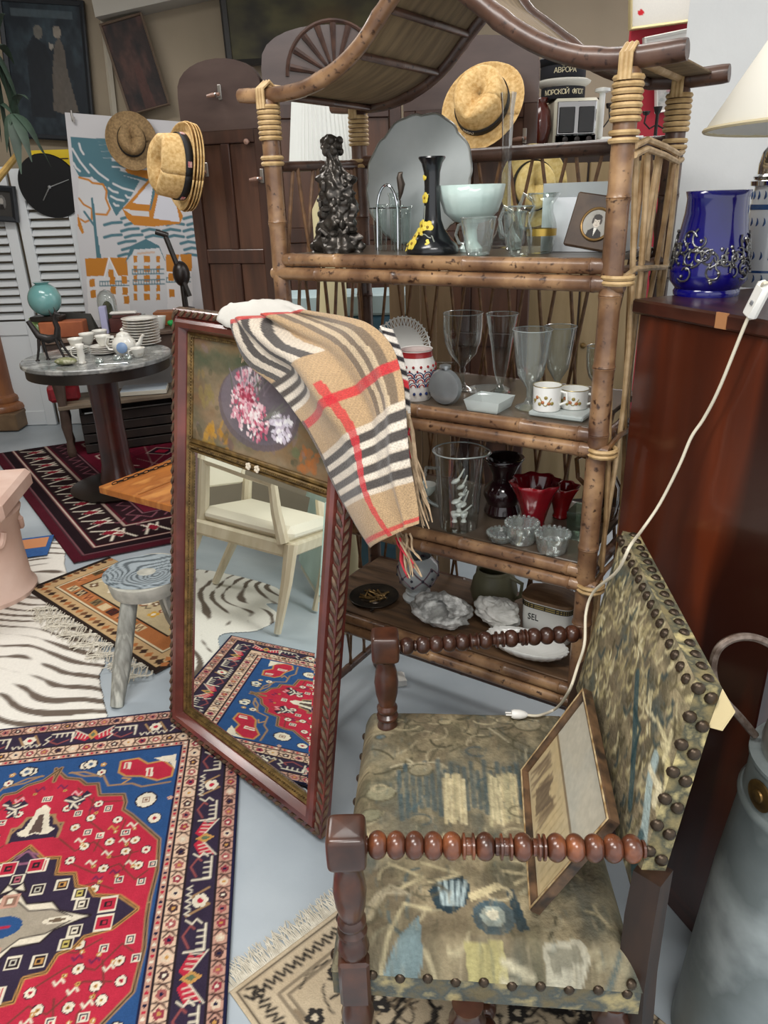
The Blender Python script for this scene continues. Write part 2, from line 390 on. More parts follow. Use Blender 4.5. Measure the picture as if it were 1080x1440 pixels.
comb = lambda n: sum([[(i*.2-.5, -.25), (i*.2-.5, .25), (i*.2-.4, .25), (i*.2-.4, -.25)] for i in range(n)], [])
def mainb(x, y, r, i):
    s = .064*k; j = i % 4
    if j == 0:                                       # red winged palmette
        for sg in (-1, 1):
            cv.poly(rotp([(0, .15), (.95*sg, -.45), (.75*sg, -.05), (1.0*sg, .1), (.3*sg, .45)], x, y, r, s), RED)
            cv.line(rotp([(.0, .2), (.95*sg, -.5)], x, y, r, s), .0035, CREAM)
            for q in range(4): cv.line(rotp([(.3*sg+.18*q*sg, -.02-.1*q), (.36*sg+.18*q*sg, .25-.05*q)], x, y, r, s), .003, CREAM)
        cv.poly(rotp([(0, -.4), (.25, 0), (0, .4), (-.25, 0)], x, y, r, s), GOLD); cv.poly(rotp([(0, -.2), (.12, 0), (0, .2), (-.12, 0)], x, y, r, s), '5c6b52')
    elif j == 1 or j == 3:                           # cream combs and hooks
        cv.line(rotp([(-.55, .35), (-.55, -.35), (.5, -.35)], x, y, r, s), .005, CREAM)
        for q in range(4): cv.line(rotp([(-.5+.25*q, -.35), (-.5+.25*q, -.08)], x, y, r, s), .004, CREAM)
        cv.line(rotp([(-.4, .2), (.1, .45), (.5, .2), (.35, .05)], x, y, r, s), .005, [TAN, '8a4a4a'][i % 2])
        cv.line(rotp([(.55, -.2), (.75, .0), (.55, .15), (.75, .4)], x, y, r, s), .004, CREAM)
    else:
        cv.line(rotp([(-.6, .4), (-.2, -.4), (.2, .3), (.55, -.35)], x, y, r, s), .006, TAN)
        cv.flower(*rotp([(0, -.05)], x, y, r, s)[0], s*.3, CREAM, RED, 6)
        for q in range(5): cv.line(rotp([(-.6+.28*q, .3), (-.5+.28*q, .48), (-.4+.28*q, .3)], x, y, r, s), .0035, CREAM)
along(.0815*k, .098*k, mainb, .0)
D = .188*k
hx, hy = ctr[0]-D, ctr[1]-D
def rc(cx_, cy_): return rp(cx_/2.25, 980+cy_/2.25)   # knots traced on the visible quarter, repeated in the other three
def four(pts): return [[(ctr[0]+sx*(p[0]-ctr[0]), ctr[1]+sy*(p[1]-ctr[1])) for p in pts] for sx in (1, -1) for sy in (1, -1)]
def Q(pts, c_):
    for p in four([rc(*q) for q in pts]): cv.poly(p, c_)
def QL(pts, w_, c_):
    for p in four([rc(*q) for q in pts]): cv.line(p, w_, c_)
def QF(x, y, r, pc, cc, n=7, ol='4a2030'):
    for (p,) in four([rc(x, y)]):
        if ol: cv.ell(p[0], p[1], r*1.2, r*1.2, ol)
        cv.flower(p[0], p[1], r, pc, cc, n, x); cv.ell(p[0], p[1], r*.16, r*.16, BLK)
def QB(x, y, r, *cs):                                 # nested lozenge squares
    for (p,) in four([rc(x, y)]):
        for i_, c_ in enumerate(cs): q = r*(1-i_/len(cs)); cv.rect(p[0]-q, p[1]-q, p[0]+q, p[1]+q, c_)
redx = [(180, 238), (212, 268), (255, 272), (275, 288), (312, 286), (318, 322), (394, 320), (400, 345), (393, 368), (420, 386), (506, 462), (500, 560), (478, 645), (470, 690)]
left_ = [rc(*q) for q in redx]
poly_ = [(ctr[0], left_[0][1]+.055), (min(ctr[0], left_[0][0]+.09), left_[0][1]+.045), ]+left_+[(left_[-1][0], ctr[1]), (ctr[0], ctr[1])]
for p in four(poly_): cv.poly(p, RED)
for p in four(poly_[:-2]): cv.line(p, .011, TAN); cv.line(p, .0035, BLK)
for i in range(260):                                 # shade variation of the hand-dyed wool
    x, y = random.uniform(D, RW-D), random.uniform(D, RL-D); cv.line([(x, y), (x+random.uniform(.02, .07), y)], .005, random.choice((RED, '9c2438', 'bb3a4c')), .35 if abs(x-ctr[0]) < hx*.6 and abs(y-ctr[1]) < hy*.5 else 0)
for (q, w_) in (([(250, 300), (300, 345), (390, 340)], .004), ([(190, 460), (240, 500), (300, 470), (360, 520), (440, 500)], .004), ([(230, 540), (300, 570), (380, 540), (430, 590), (470, 560)], .004), ([(300, 330), (280, 400), (330, 440), (300, 500)], .004), ([(400, 400), (380, 450), (420, 500), (390, 560)], .004), ([(240, 620), (300, 600), (360, 620)], .004)): QL(q, w_, '6e3a34')
for (x, y) in ((315, 350), (215, 365), (375, 400), (430, 465), (270, 485), (240, 425), (465, 495), (330, 555), (440, 545), (400, 500), (225, 530), (290, 395), (350, 470), (300, 620)): QF(x, y, .0115, CREAM, RED if (x//5) % 2 else GOLD)
for (x, y) in ((345, 365), (320, 450), (400, 440), (450, 595), (280, 440), (380, 590), (250, 380), (150, 335), (485, 540)): QB(x, y, .0105, CREAM, NAVY, CREAM, RED)
for (x, y) in ((300, 370), (360, 430), (415, 540), (290, 540), (365, 570), (255, 470), (200, 300), (245, 320), (420, 420), (395, 470), (310, 590), (340, 510)):
    QL([(x-14, y), (x-4, y-10), (x+6, y+2), (x+16, y-8)], .005, random.choice((GOLD, 'd8a0a0', '6a2a4a', CREAM))); QF(x+8, y+8, .006, GOLD, CREAM, 5, None)
for (x, y) in ((45, 360), (240, 345)): Q([(x-35, y-8), (x-10, y-24), (x, y-6), (x+28, y-20), (x+34, y-6), (x+10, y+4), (x+4, y+26), (x-22, y+22), (x-18, y+6)], PURP); QL([(x-30, y-6), (x, y), (x+28, y-12)], .006, CREAM); QL([(x-14, y+18), (x-6, y+4), (x+8, y+18)], .006, CREAM)
Q([(28, 470), (40, 430), (70, 425), (88, 395), (170, 385), (196, 430), (185, 455), (120, 462)], PURP); QL([(28, 470), (40, 430), (70, 425), (88, 395), (170, 385), (196, 430), (185, 455)], .006, TAN)
Q([(66, 456), (86, 430), (100, 425), (118, 370), (150, 352), (160, 368), (158, 420), (176, 428), (160, 440), (136, 448), (110, 444)], CREAM); Q([(112, 440), (128, 385), (142, 385), (134, 442)], '5a4a44')
# blue corner
Q([(378, 250), (385, 215), (440, 205), (470, 222), (520, 212), (552, 235), (545, 262), (500, 275), (450, 262), (400, 262)], RED); QL([(378, 250), (385, 215), (440, 205), (470, 222), (520, 212), (552, 235), (545, 262), (500, 275), (450, 262), (400, 262), (378, 250)], .006, GOLD)
Q([(394, 238), (398, 218), (418, 216), (414, 240)], CREAM); Q([(462, 262), (466, 236), (488, 234), (484, 262)], CREAM); QL([(404, 222), (402, 236)], .006, RED); QL([(476, 240), (473, 258)], .006, RED); Q([(490, 204), (560, 192), (556, 240), (540, 218), (515, 214)], CREAM)
QL([(230, 250), (270, 262), (330, 260), (345, 292), (420, 285), (450, 295), (540, 280)], .006, TAN); QL([(390, 285), (415, 270), (390, 268)], .005, GOLD); QL([(20, 300), (90, 270), (140, 262)], .006, TAN)
QF(465, 337, .026, CREAM, SALM, 9, '2a2a3a'); QB(465, 337, .010, '8a6a5a', CREAM, '8a6a5a'); QF(491, 395, .016, CREAM, RED, 8, '2a2a3a'); QF(275, 228, .017, CREAM, SALM, 6, '2a2a3a'); QF(88, 248, .018, CREAM, '6a7a90', 5, '2a2a3a'); QF(30, 285, .012, CREAM, RED, 6, '2a2a3a'); QF(330, 225, .009, GOLD, CREAM, 5, None); QF(540, 330, .008, SALM, CREAM, 5, None)
# medallion
medx = [(98, 484), (138, 522), (192, 520), (182, 572), (240, 570), (246, 610), (288, 618), (302, 640), (382, 642), (438, 680)]
mp_ = [(ctr[0], rc(98, 484)[1]+.0)]+[rc(*q) for q in medx]+[(rc(438, 680)[0], ctr[1]), (ctr[0], ctr[1])]
for p in four(mp_): cv.poly(p, PURP)
for p in four(mp_[1:-1]): cv.line(p, .009, GOLD); cv.line(p, .003, BLK)
QL([(50, 520), (95, 500), (130, 540), (60, 540)], .005, '8a5a70')
for (x, y, c3_) in ((125, 547, RED), (30, 556, RED), (345, 668, RED)): QB(x, y, .021, CREAM, c3_, c3_, BLK, c3_)
for (x, y, c3_) in ((122, 622, 'b9b3a4'), (200, 606, GOLD), (256, 634, 'b9a860'), (262, 668, CREAM), (60, 590, 'a85a68')): QB(x, y, .016, CREAM, BLK, c3_, BLK)
crm = [(0, 640), (30, 606), (72, 640), (88, 668), (170, 660), (192, 688), (262, 700), (290, 702)]
cp4 = [(ctr[0], rc(0, 640)[1]-.01)]+[rc(*q) for q in crm]+[(rc(290, 702)[0], ctr[1]), (ctr[0], ctr[1])]
for p in four(cp4): cv.poly(p, CREAM); cv.line(p[:-2], .005, BLK)
crm2 = [(60, 660), (95, 690), (170, 684), (232, 706)]
cp5 = [(ctr[0], rc(60, 660)[1])]+[rc(*q) for q in crm2]+[(rc(232, 706)[0], ctr[1]), (ctr[0], ctr[1])]
for p in four(cp5): cv.poly(p, '9a9080'); cv.line(p[:-2], .0035, BLK)
QB(30, 660, .018, SALM, '8a6a5a', CREAM); cv.ell(ctr[0], ctr[1], .05, .03, BLUE); cv.line([(ctr[0]-.02, ctr[1]), (ctr[0]+.02, ctr[1])], .007, RED)
for sx in (-1, 1): cv.ell(ctr[0]+sx*.13, ctr[1], .035, .010, CREAM); cv.ell(ctr[0]+sx*.13, ctr[1], .02, .005, '6a5a4a')
cv.noise(.10, 25, 13)
cv.noise(.10, 60, 3)
M3 = lambda v: np.array([v[0], v[1], 0.])
rg = thing('medallion_rug', 'red and blue patterned wool rug with dark floral border under the leaning mirror', 'rug', (C0[0], C0[1], 0))
def bumpz(u, v): return .0035*np.sin(u*9)*np.sin(v*7)*0+.0005*np.ones_like(u*v)
sheet('pile', cv, np.append(C0, .0135), M3(ex)*RW, M3(ey)*RL, M_rug, rg, True, solid=.0001)
q0 = np.array([C0, C0+ex*RW, C0+ex*RW+ey*RL, C0+ey*RL])
obj('backing', slab([C0, C0+ex*RW, C0+ex*RW+ey*RL, C0+ey*RL], .0068, .0125), mat('navy_selvedge', '25263a', '30283a', rough=.95, scale=90), rg, True, smooth=False)

# --- beige rug under the armchair
A = floor2(atz(323, 1397)); B = floor2(atz(467, 1288)); bx = _n(B-A); by = np.array([bx[1], -bx[0]])
BWd, BL = .62, .66; cv = Cv(BWd, BL, 260, 'bfae93')
cv.noise(.22, 9, 5, tint='a8957a'); cv.noise(.15, 14, 9, tint='c9bba4')
for d in (.012, .075, .09): cv.line([(d, d), (BWd-d, d), (BWd-d, BL-d), (d, BL-d)], .005, '5d5346', closed=True)
for i in range(60):
    x = .02+i*.026; cv.line([(x, .03), (x+.009, .05), (x+.018, .035), (x+.024, .055)], .006, '2b2826')
    cv.line([(.03, x), (.05, x+.009), (.035, x+.018), (.055, x+.024)], .006, '2b2826')
g3 = random.Random(8)
for i in range(230):
    x, y = g3.uniform(.1, BWd), g3.uniform(.1, BL); a = g3.uniform(0, 6.3); s = g3.uniform(.018, .045); pts = []
    for t in range(7): a += g3.choice((.5, .75, -.3)); x += s*.4*math.cos(a); y += s*.4*math.sin(a); pts.append((x, y))
    cv.line(pts, g3.choice((.004, .006, .009)), g3.choice(('2d2a28', '2d2a28', '3f3b37', '8a7a64')))
    if i % 5 == 0: cv.flower(x, y, .02, '353230', 'cbbda4', 5, a); cv.ell(x, y, .006, .006, 'cbbda4')
cv.noise(.08, 70, 4)
bg = thing('beige_rug', 'beige wool rug with black scrolling vines under the tapestry armchair', 'rug', (A[0], A[1], 0))
sheet('pile', cv, np.append(A, .0052), M3(bx)*BWd, M3(by)*BL, M_rug, bg, True, solid=.0001)
obj('backing', slab([A, A+bx*BWd, A+bx*BWd+by*BL, A+by*BL], .001, .0045), mat('cream_backing', 'b9ad98', rough=.95), bg, True, smooth=False)
fringe(bg, A, A+bx*BWd, -by, 330, .055, rad=.0017, z=.004)

# --- dark red rug under the round table
A = floor2(atz(104, 794)); B = floor2(atz(239, 761)); Cc = floor2(atz(50, 728)); rx = _n(np.array([.91, .415])); ry = _n(np.array([-.57, .82]))
cv = Cv(1.5, 2.1, 130, '4a1622')
MAR, DK = '4d1522', '1f1318'
cv.rect(.05, .05, 2, 2.3, DK); cv.rect(.12, .12, 2, 2.3, '581626'); cv.rect(.14, .14, 2, 2.3, '231518'); cv.rect(.33, .33, 2, 2.3, '4e1522'); cv.rect(.36, .36, 2, 2.3, '2a151b'); cv.rect(.48, .48, 2, 2.3, '5c1426')
for (d, c_, wdt) in ((.13, 'c9b8a8', .008), (.335, 'c9b8a8', .008), (.06, '7d5158', .008), (.47, '8c6068', .006)): cv.line([(d, 2.3), (d, d), (2, d)], wdt, c_)
for i in range(12):
    x = .22+i*.17
    for f in (lambda a, b: (a, b), lambda a, b: (b, a)):
        cv.line([f(x, .17), f(x+.06, .30), f(x+.12, .17)], .012, 'd5cbbb'); cv.line([f(x+.02, .30), f(x+.06, .20), f(x+.10, .30)], .010, 'd5cbbb'); cv.poly([f(x+.03, .24), f(x+.06, .2), f(x+.09, .24), f(x+.06, .29)], '7a1a2a')
        cv.line([f(x, .39), f(x+.05, .45), f(x+.1, .39), f(x+.15, .45)], .006, '8a5560')
zz = []
for i in range(9): zz += [(.58+i*.17, .56), (.66+i*.17, .56), (.70+i*.17, .66), (.64+i*.17, .72)]
cv.line(zz, .009, 'c9b4aa'); cv.line([(b, a) for a, b in zz], .009, 'c9b4aa')
for i in range(40): cv.line([(random.uniform(.7, 2), random.uniform(.8, 2.3)) for _ in range(2)], .007, random.choice(('8d1f38', '2b1220', 'a88c86')), .5)
for i in range(5):
    for j in range(5): X, Y = .95+i*.28, 1.0+j*.28; cv.poly([(X, Y-.1), (X+.1, Y), (X, Y+.1), (X-.1, Y)], '2a1420'); cv.poly([(X, Y-.05), (X+.05, Y), (X, Y+.05), (X-.05, Y)], '9c1f38'); cv.line([(X, Y-.1), (X+.1, Y), (X, Y+.1), (X-.1, Y)], .007, 'bfa8a0', closed=True)
cv.noise(.14, 40, 2)
rr = thing('dark_red_rug', 'dark maroon tribal rug with white zigzag border under the round table', 'rug', (A[0], A[1], 0))
sheet('pile', cv, np.append(A, .0125), M3(rx)*1.5, M3(ry)*2.1, M_rug, rr, True, solid=.0001)
obj('backing', slab([A, A+rx*1.5, A+rx*1.5+ry*2.1, A+ry*2.1], .0068, .0115), mat('maroon_edge', '3d1420', '52202a', rough=.95, scale=80), rr, True, smooth=False)

# --- small tan kilim with white fringe
A = floor2(atz(38, 832)); B = floor2(atz(219, 950)); kx = _n(B-A); ky = np.array([-kx[1], kx[0]]); kl = np.linalg.norm(B-A)
cv = Cv(kl, .95, 230, '2c231f')
K1, K2, K3 = 'a4683f', 'c9b48c', '8b5a38'
cv.rect(.025, .02, kl-.025, .95, 'b79a72'); 
for i in range(40):
    for (fx) in (0, 1):
        t = .03+i*.034
        pts = [(t, .03), (t+.018, .05), (t+.004, .07), (t-.014, .05)] if fx == 0 else [(.035, t), (.053, t+.018), (.035, t+.032), (.02, t+.014)]
        cv.poly(pts, ['3a2a22', K1, '6b4a34'][i % 3])
        if fx == 1: cv.poly([(kl-a, b) for a, b in pts], ['3a2a22', K1, '6b4a34'][i % 3])
cv.rect(.085, .085, kl-.085, .95, '3b2a20'); cv.rect(.09, .09, kl-.09, .95, 'cfc0a0'); cv.rect(.097, .097, kl-.097, .95, K1)
for i in range(9):
    x = .14+i*.065; cv.rect(x, .11, x+.05, .155, [K2, '3a2a28', 'b9774d', '7a6a4a'][i % 4]); cv.line([(x+.005, .15), (x+.02, .115), (x+.03, .15), (x+.045, .115)], .006, ['3a2a28', K2, '5a2a20'][i % 3])
    for xx in (.115, kl-.115): cv.rect(xx-.018, .17+i*.085, xx+.018, .22+i*.085, ['b9774d', '5d4a30', K2][i % 3]); cv.line([(xx-.015, .21+i*.085), (xx, .18+i*.085), (xx+.015, .21+i*.085)], .005, '33241f')
cv.rect(.165, .165, kl-.165, .95, '33271f'); cv.rect(.172, .172, kl-.172, .95, 'b5a685')
for i in range(110):
    x, y = random.uniform(.19, kl-.19), random.uniform(.19, .94); s = random.uniform(.012, .026); c_ = random.choice(('c49a3e', '6b5440', 'ddd3bb', '8a4f35', '3f3a34'))
    cv.flower(x, y, s, c_, 'ddd3bb', 4, random.random()) if i % 2 else cv.line([(x, y), (x+s, y+s), (x+2*s, y), (x+3*s, y+s)], .006, c_)
cv.noise(.12, 50, 2)
kr = thing('tan_kilim', 'small tan and rust rug with knotted white fringe beneath the carved stool', 'rug', (A[0], A[1], 0))
cv.a = cv.a[:int(.40*230)+1]; cv.H = cv.a.shape[0]
sheet('pile', cv, np.append(A, .014), M3(kx)*kl, M3(ky)*.40, M_rug, kr, True, solid=.0001)
obj('backing', slab([A, A+kx*kl, A+kx*kl+ky*.40, A+ky*.40], .007, .0125), mat('brown_edge', '3a2b23', rough=.95), kr, True, smooth=False)
mbf = MB()
for i in range(30, int(kl/.007)):                        # knotted, curly fringe lying in clumps
    b = A+kx*(i*.007+random.uniform(-.003, .003)); l = random.uniform(.06, .12); pts = []; a = random.uniform(-.5, .5)
    if np.linalg.norm(b-ky*l*.6-floor2(atz(166, 985))) < .075: continue
    for t in range(6):
        q = b-ky*l*t/5+kx*.02*math.sin(a+t*1.3+i*.4); pts.append((q[0], q[1], .012+.008*random.random()))
    mbf.tube(pts, .0022, 4)
obj('fringe', mbf, M_fringe, kr, True, kind='stuff')

# --- zebra hides: shaped outline, thin leather with printed stripes
M_hide = vmat('zebra_hair', rough=.7, bump=.25, bscale=180, spec=.2, nz=.10, nzs=120)
def hide(name, label, outline, freq, warp, seed, s=110, z=.004, ang=0., dark='665a50'):
    o = np.array(outline); lo = o.min(0); sz = o.max(0)-lo; cv = Cv(sz[0], sz[1], s, 'e3dfd6')
    hh, ww = cv.H, cv.W; X = np.linspace(0, sz[0], ww)[None, :]; Y = np.linspace(0, sz[1], hh)[:, None]
    n1 = noise2(hh, ww, 3, 3, seed)-.5; n2 = noise2(hh, ww, 22, 2, seed+5)-.5; n3 = noise2(hh, ww, 7, 2, seed+9)-.5
    ph = (X*math.sin(ang)+Y*math.cos(ang)+warp*n1)*freq*2*math.pi
    v = np.sin(ph)+1.1*n2+2.2*n3
    m = np.clip(v*3-1.1, 0, 1)[..., None]; cv.a = cv.a*(1-m)+lin(dark)*m
    ins = np.zeros((hh, ww), bool); p = o-lo; XX, YY = X, Y; n = len(p)
    for i in range(n):
        (x0, y0), (x1, y1) = p[i], p[(i+1) % n]
        if y0 == y1: continue
        ins ^= ((y0 > YY) != (y1 > YY)) & (XX < (x1-x0)*(YY-y0)/(y1-y0)+x0)
    u = np.linspace(0, 1, ww)[None, :, None]; vv = np.linspace(0, 1, hh)[:, None, None]
    P = np.concatenate([np.broadcast_to(lo[0]+u*sz[0], (hh, ww, 1)), np.broadcast_to(lo[1]+vv*sz[1], (hh, ww, 1)), np.full((hh, ww, 1), z)], -1)
    ob = gridobj(name, P, cv.a, M_hide, solid=.004, mask=ins[:-1, :-1], offset=0)
    return tag(ob, label, 'rug')
def sm(pts, n=6):                                    # closed Catmull-Rom outline
    p = np.array(pts, float); m = len(p); out = []
    for i in range(m):
        a, b, c, d = p[i-1], p[i], p[(i+1) % m], p[(i+2) % m]
        for k in range(n): t = k/n; out.append(.5*((2*b)+(c-a)*t+(2*a-5*b+4*c-d)*t*t+(3*b-a-3*c+d)*t**3))
    return out
oz = [floor2(atz(x, y)) for x, y in ((86, 762), (90, 800), (112, 850), (145, 925), (138, 955), (150, 1030), (120, 1045), (60, 1045), (0, 1050))]
oz += [np.array(q) for q in ((-1.55, 1.95), (-1.70, 1.80), (-1.95, 1.72), (-2.12, 1.80), (-2.2, 1.70), (-2.45, 1.78), (-2.55, 2.1), (-2.5, 2.5), (-2.7, 2.8), (-2.4, 3.0), (-2.1, 2.95), (-1.8, 3.25))]
hide('zebra_hide', 'brown and white striped zebra hide rug lying beside the carved stool', sm(oz), 14, .40, 11, s=150, ang=.16)
# ------------------------------------------------------------------ bamboo shelf with pagoda roof
SP = atz(446, 1015); SU = _n(np.array([.829, -.559, 0])); SN = _n(np.array([.559, .829, 0])); SD = .36; SW = .83
SZ = [.437, .762, 1.082, 1.418]
def SH(s, d, z): return SP+SU*s+SN*d+np.array([0, 0, z])
S_ANG = math.atan2(SU[1], SU[0])
def srow(x, d, z):                                   # s on the shelf at depth d that shows in column x
    lo, hi = -1., 2.
    for _ in range(50):
        m = (lo+hi)/2
        if proj(SH(m, d, z))[0] < x: lo = m
        else: hi = m
    return lo
def on(x, d, lv): z = SZ[lv]+.0108; return SH(srow(x, d, z), d, z)
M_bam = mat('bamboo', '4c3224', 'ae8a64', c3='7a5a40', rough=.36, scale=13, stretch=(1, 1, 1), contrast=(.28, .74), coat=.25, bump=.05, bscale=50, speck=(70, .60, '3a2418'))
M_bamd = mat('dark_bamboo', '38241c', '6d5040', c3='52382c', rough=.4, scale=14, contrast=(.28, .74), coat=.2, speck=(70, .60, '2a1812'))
M_cane = mat('rattan_cane', 'a5855a', 'cdb088', rough=.55, scale=30)
M_caned = mat('brown_cane', '5e4029', '8b6540', rough=.5, scale=30)
M_bind = mat('rattan_binding', 'c9ab7c', 'a98a5c', rough=.55, scale=50)
M_mat = mat('split_bamboo_sheet', '6e5a40', '8a7454', rough=.75, scale=9, bump=.3, bscale=140, stretch=(1, 6, 1))
sh = thing('bamboo_shelf', 'tall bamboo etagere with curved pagoda roof and rattan lattice sides', 'shelf', SP, S_ANG)
def bamboo(p0, p1, r, nodes=(), n=12, name='rail', m=None, par=sh, wob=0.):
    p0, p1 = np.array(p0, float), np.array(p1, float); ts = {0., 1.}; rad = {}
    Lg = np.linalg.norm(p1-p0)
    for q in nodes:
        for dt, k in ((-.022, 1.0), (-.008, 1.06), (-.003, 1.10), (0, 1.02), (.003, 1.10), (.008, 1.05), (.022, 1.0)): t = q+dt*(.5/max(Lg, .2)); ts.add(t); rad[t] = k
    ts |= {.006/Lg, 1-.006/Lg}
    ts = sorted(t for t in ts if 0 <= t <= 1); rr = [r*rad.get(t, 1.)*(.86 if t in (0., 1.) else 1.) for t in ts]
    return obj(name, MB().tube([p0+(p1-p0)*t for t in ts], rr, n), m or M_bam, par)
def bcurve(pts, r, name, m=None, n=10, nodes=()):
    m_ = len(pts); rr = [r*(1.10 if i in nodes else 1.) for i in range(m_)]; rr[0] *= .93; rr[-1] *= .93
    return obj(name, MB().tube(pts, rr, n), m or M_bam, sh)
R_P = .0215
for (s, d, zt) in ((0, 0, 1.765), (SW, 0, 1.745), (0, SD, 1.765), (SW, SD, 1.745)):
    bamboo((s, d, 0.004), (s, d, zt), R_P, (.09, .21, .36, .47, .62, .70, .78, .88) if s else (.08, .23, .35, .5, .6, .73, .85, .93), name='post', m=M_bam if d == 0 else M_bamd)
def binding(s, d, z0, z1, r=R_P):
    mb = MB(); n = max(2, int((z1-z0)/.0105))
    for i in range(n):
        z = z0+(z1-z0)*(i+.5)/n; mb.tube([(s+(r+.002)*math.cos(a), d+(r+.002)*math.sin(a), z) for a in np.linspace(0, 2*math.pi, 14, endpoint=False)], .0050, 6, closed=True)
    return mb
for (s, d) in ((0, 0), (SW, 0), (SW, SD), (0, SD)):
    zt = 1.765 if s == 0 else 1.745
    mb = binding(s, d, zt-.085, zt-.010)
    for q in (-.008, 0, .008):                        # strands looped over the roof bar
        mb.tube([(s+q, d-R_P-.004, zt-.02), (s+q, d-R_P-.004, zt+.02), (s+q, d, zt+.036), (s+q, d+R_P+.004, zt+.02), (s+q, d+R_P+.004, zt-.02)], .0045, 6)
    obj('binding', mb, M_bind, sh)
    obj('binding', binding(s, d, 1.625, 1.65), M_bind, sh)
for i, z in enumerate(SZ):                           # doubled rails carry each shelf
    nn = [(.33, .78), (.30, .62), (.12, .48, .8), (.2, .62)][i]
    bamboo((.018, -.002, z-.002), (SW-.012, -.002, z-.002), .0152, [.03]+list(nn)+[.965], name='front_rail')
    bamboo((-.020, -.006, z-.034), (SW+.028, -.006, z-.034), .0158, [.16, nn[0]*.8+.25, .93], name='front_rail')
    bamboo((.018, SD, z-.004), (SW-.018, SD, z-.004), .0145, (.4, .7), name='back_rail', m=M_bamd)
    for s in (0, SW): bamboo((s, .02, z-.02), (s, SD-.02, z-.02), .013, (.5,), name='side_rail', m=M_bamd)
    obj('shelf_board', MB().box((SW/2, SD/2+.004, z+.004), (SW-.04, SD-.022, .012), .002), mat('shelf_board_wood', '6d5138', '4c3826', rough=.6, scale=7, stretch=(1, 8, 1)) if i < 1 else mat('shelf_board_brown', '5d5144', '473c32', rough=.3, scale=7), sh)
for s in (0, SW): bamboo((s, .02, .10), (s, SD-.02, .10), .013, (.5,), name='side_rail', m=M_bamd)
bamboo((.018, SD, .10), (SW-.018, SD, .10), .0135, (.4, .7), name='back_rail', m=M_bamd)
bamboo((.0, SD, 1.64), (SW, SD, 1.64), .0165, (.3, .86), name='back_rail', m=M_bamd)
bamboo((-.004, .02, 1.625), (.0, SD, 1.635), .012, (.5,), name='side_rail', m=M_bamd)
# zigzag canes along the back and the left side
cane_me = {}
def cane(p0, p1, r=.0048, m=None):
    p0, p1 = Vector(p0), Vector(p1); d = p1-p0; key = (round(d.length, 2), m.name if m else '')
    if key not in cane_me:
        me = bpy.data.meshes.new('cane'); b = MB().tube([(0, 0, 0), (.0015, 0, key[0]*.5), (0, 0, key[0])], [r*.95, r, r*.9], 6); me.from_pydata(b.v, [], b.f); smooth_mesh(me); me.materials.append(m or M_caned); cane_me[key] = me
    o = bpy.data.objects.new('cane', cane_me[key]); col.objects.link(o); o.parent = sh
    o.matrix_basis = Matrix.Translation(p0)@d.to_track_quat('Z', 'Y').to_matrix().to_4x4()@Matrix.Diagonal((1, 1, d.length/key[0], 1))
tiers = [(.10, .42), (.437, .745), (.762, 1.065), (1.082, 1.40), (1.418, 1.63)]
for k, (z0, z1) in enumerate(tiers):
    n = 9
    for i in range(n):
        s0 = .035+i*(SW-.07)/n; s1 = s0+(SW-.07)/n*.55
        cane((s0, SD+.006, z0), (s1, SD+.006, z1)); cane((s1+.02, SD+.010, z1), (s1+.02+(SW-.07)/n*.45, SD+.010, z0))
    for i in range(4):
        d0 = .03+i*.08; cane((0, d0, z0), (0, d0+.045, z1)); cane((.004, d0+.055, z1), (.004, d0+.085, z0))
# right side: long wavy peeled canes tied with loops
g4 = random.Random(5)
for i in range(9):
    d = .034+i*(SD-.06)/8; pts = []; ph = g4.uniform(0, 6); lean = g4.uniform(-.02, .02)
    zt = 1.615-.02*0+g4.uniform(-.006, .006)
    zb = .12 if i < 5 or i % 2 else .45
    for t in np.linspace(0, 1, 13): pts.append((SW+.012+.010*math.sin(ph+t*7), min(SD-.01, max(.02, d+lean*math.sin(t*5+ph)+.012*math.sin(t*9+ph))), zt+(zb-zt)*t))
    obj('side_cane', MB().tube(pts, [.0062-.0018*t for t in np.linspace(0, 1, 13)], 7), M_cane if i % 3 else mat('weathered_cane', '8a6a44', 'b59468', rough=.5, scale=30), sh)
for z, m_ in ((1.622, M_cane), (1.607, M_cane), (1.395, M_cane), (1.055, M_caned), (.735, M_caned)):
    obj('tie', MB().tube([(SW+.022, .0, z), (SW+.026, .06, z+.012), (SW+.028, SD*.5, z+.004), (SW+.024, SD*.85, z-.006), (SW+.02, SD, z)], .0058, 7), m_, sh)
for z in (1.39, 1.045, .725): obj('binding', binding(SW+.012, .0, z-.008, z+.012, .026), M_bind, sh)
# pagoda roof
def _cat(p, n=26):
    p = np.array(p); t = np.linspace(0, len(p)-1, n); i = np.clip(np.floor(t).astype(int), 0, len(p)-2); f = (t-i)[:, None]; g = lambda k_: p[np.clip(i+k_, 0, len(p)-1)]
    a, b, c, d = g(-1), g(0), g(1), g(2); return [tuple(q) for q in .5*(2*b+(c-a)*f+(2*a-5*b+4*c-d)*f**2+(3*b-a-3*c+d)*f**3)]
def _fr(x, y): q = atpl(x, y, SP, SN)-SP; return (float(q@SU), float(q[2]))
prof = _cat([_fr(*q) for q in ((338, 135), (379, 134), (421, 127), (455, 110), (481, 91), (508, 62), (530, 28), (547, 2), (570, -34))]+[(.413, 2.005)])
prof2 = _cat([(.415, 2.005)]+[_fr(*q) for q in ((630, -32), (656, -10), (686, 13), (716, 37), (759, 62), (802, 77), (845, 83), (888, 81), (931, 75), (967, 69))])
for d in (0, SD):
    bcurve([(s, d, z) for s, z in prof], .0165, 'roof_bar', M_bam if d == 0 else M_bamd, nodes=(8, 17)); bcurve([(s, d, z) for s, z in prof2], .0185, 'roof_bar', M_bamd, nodes=(9, 17))
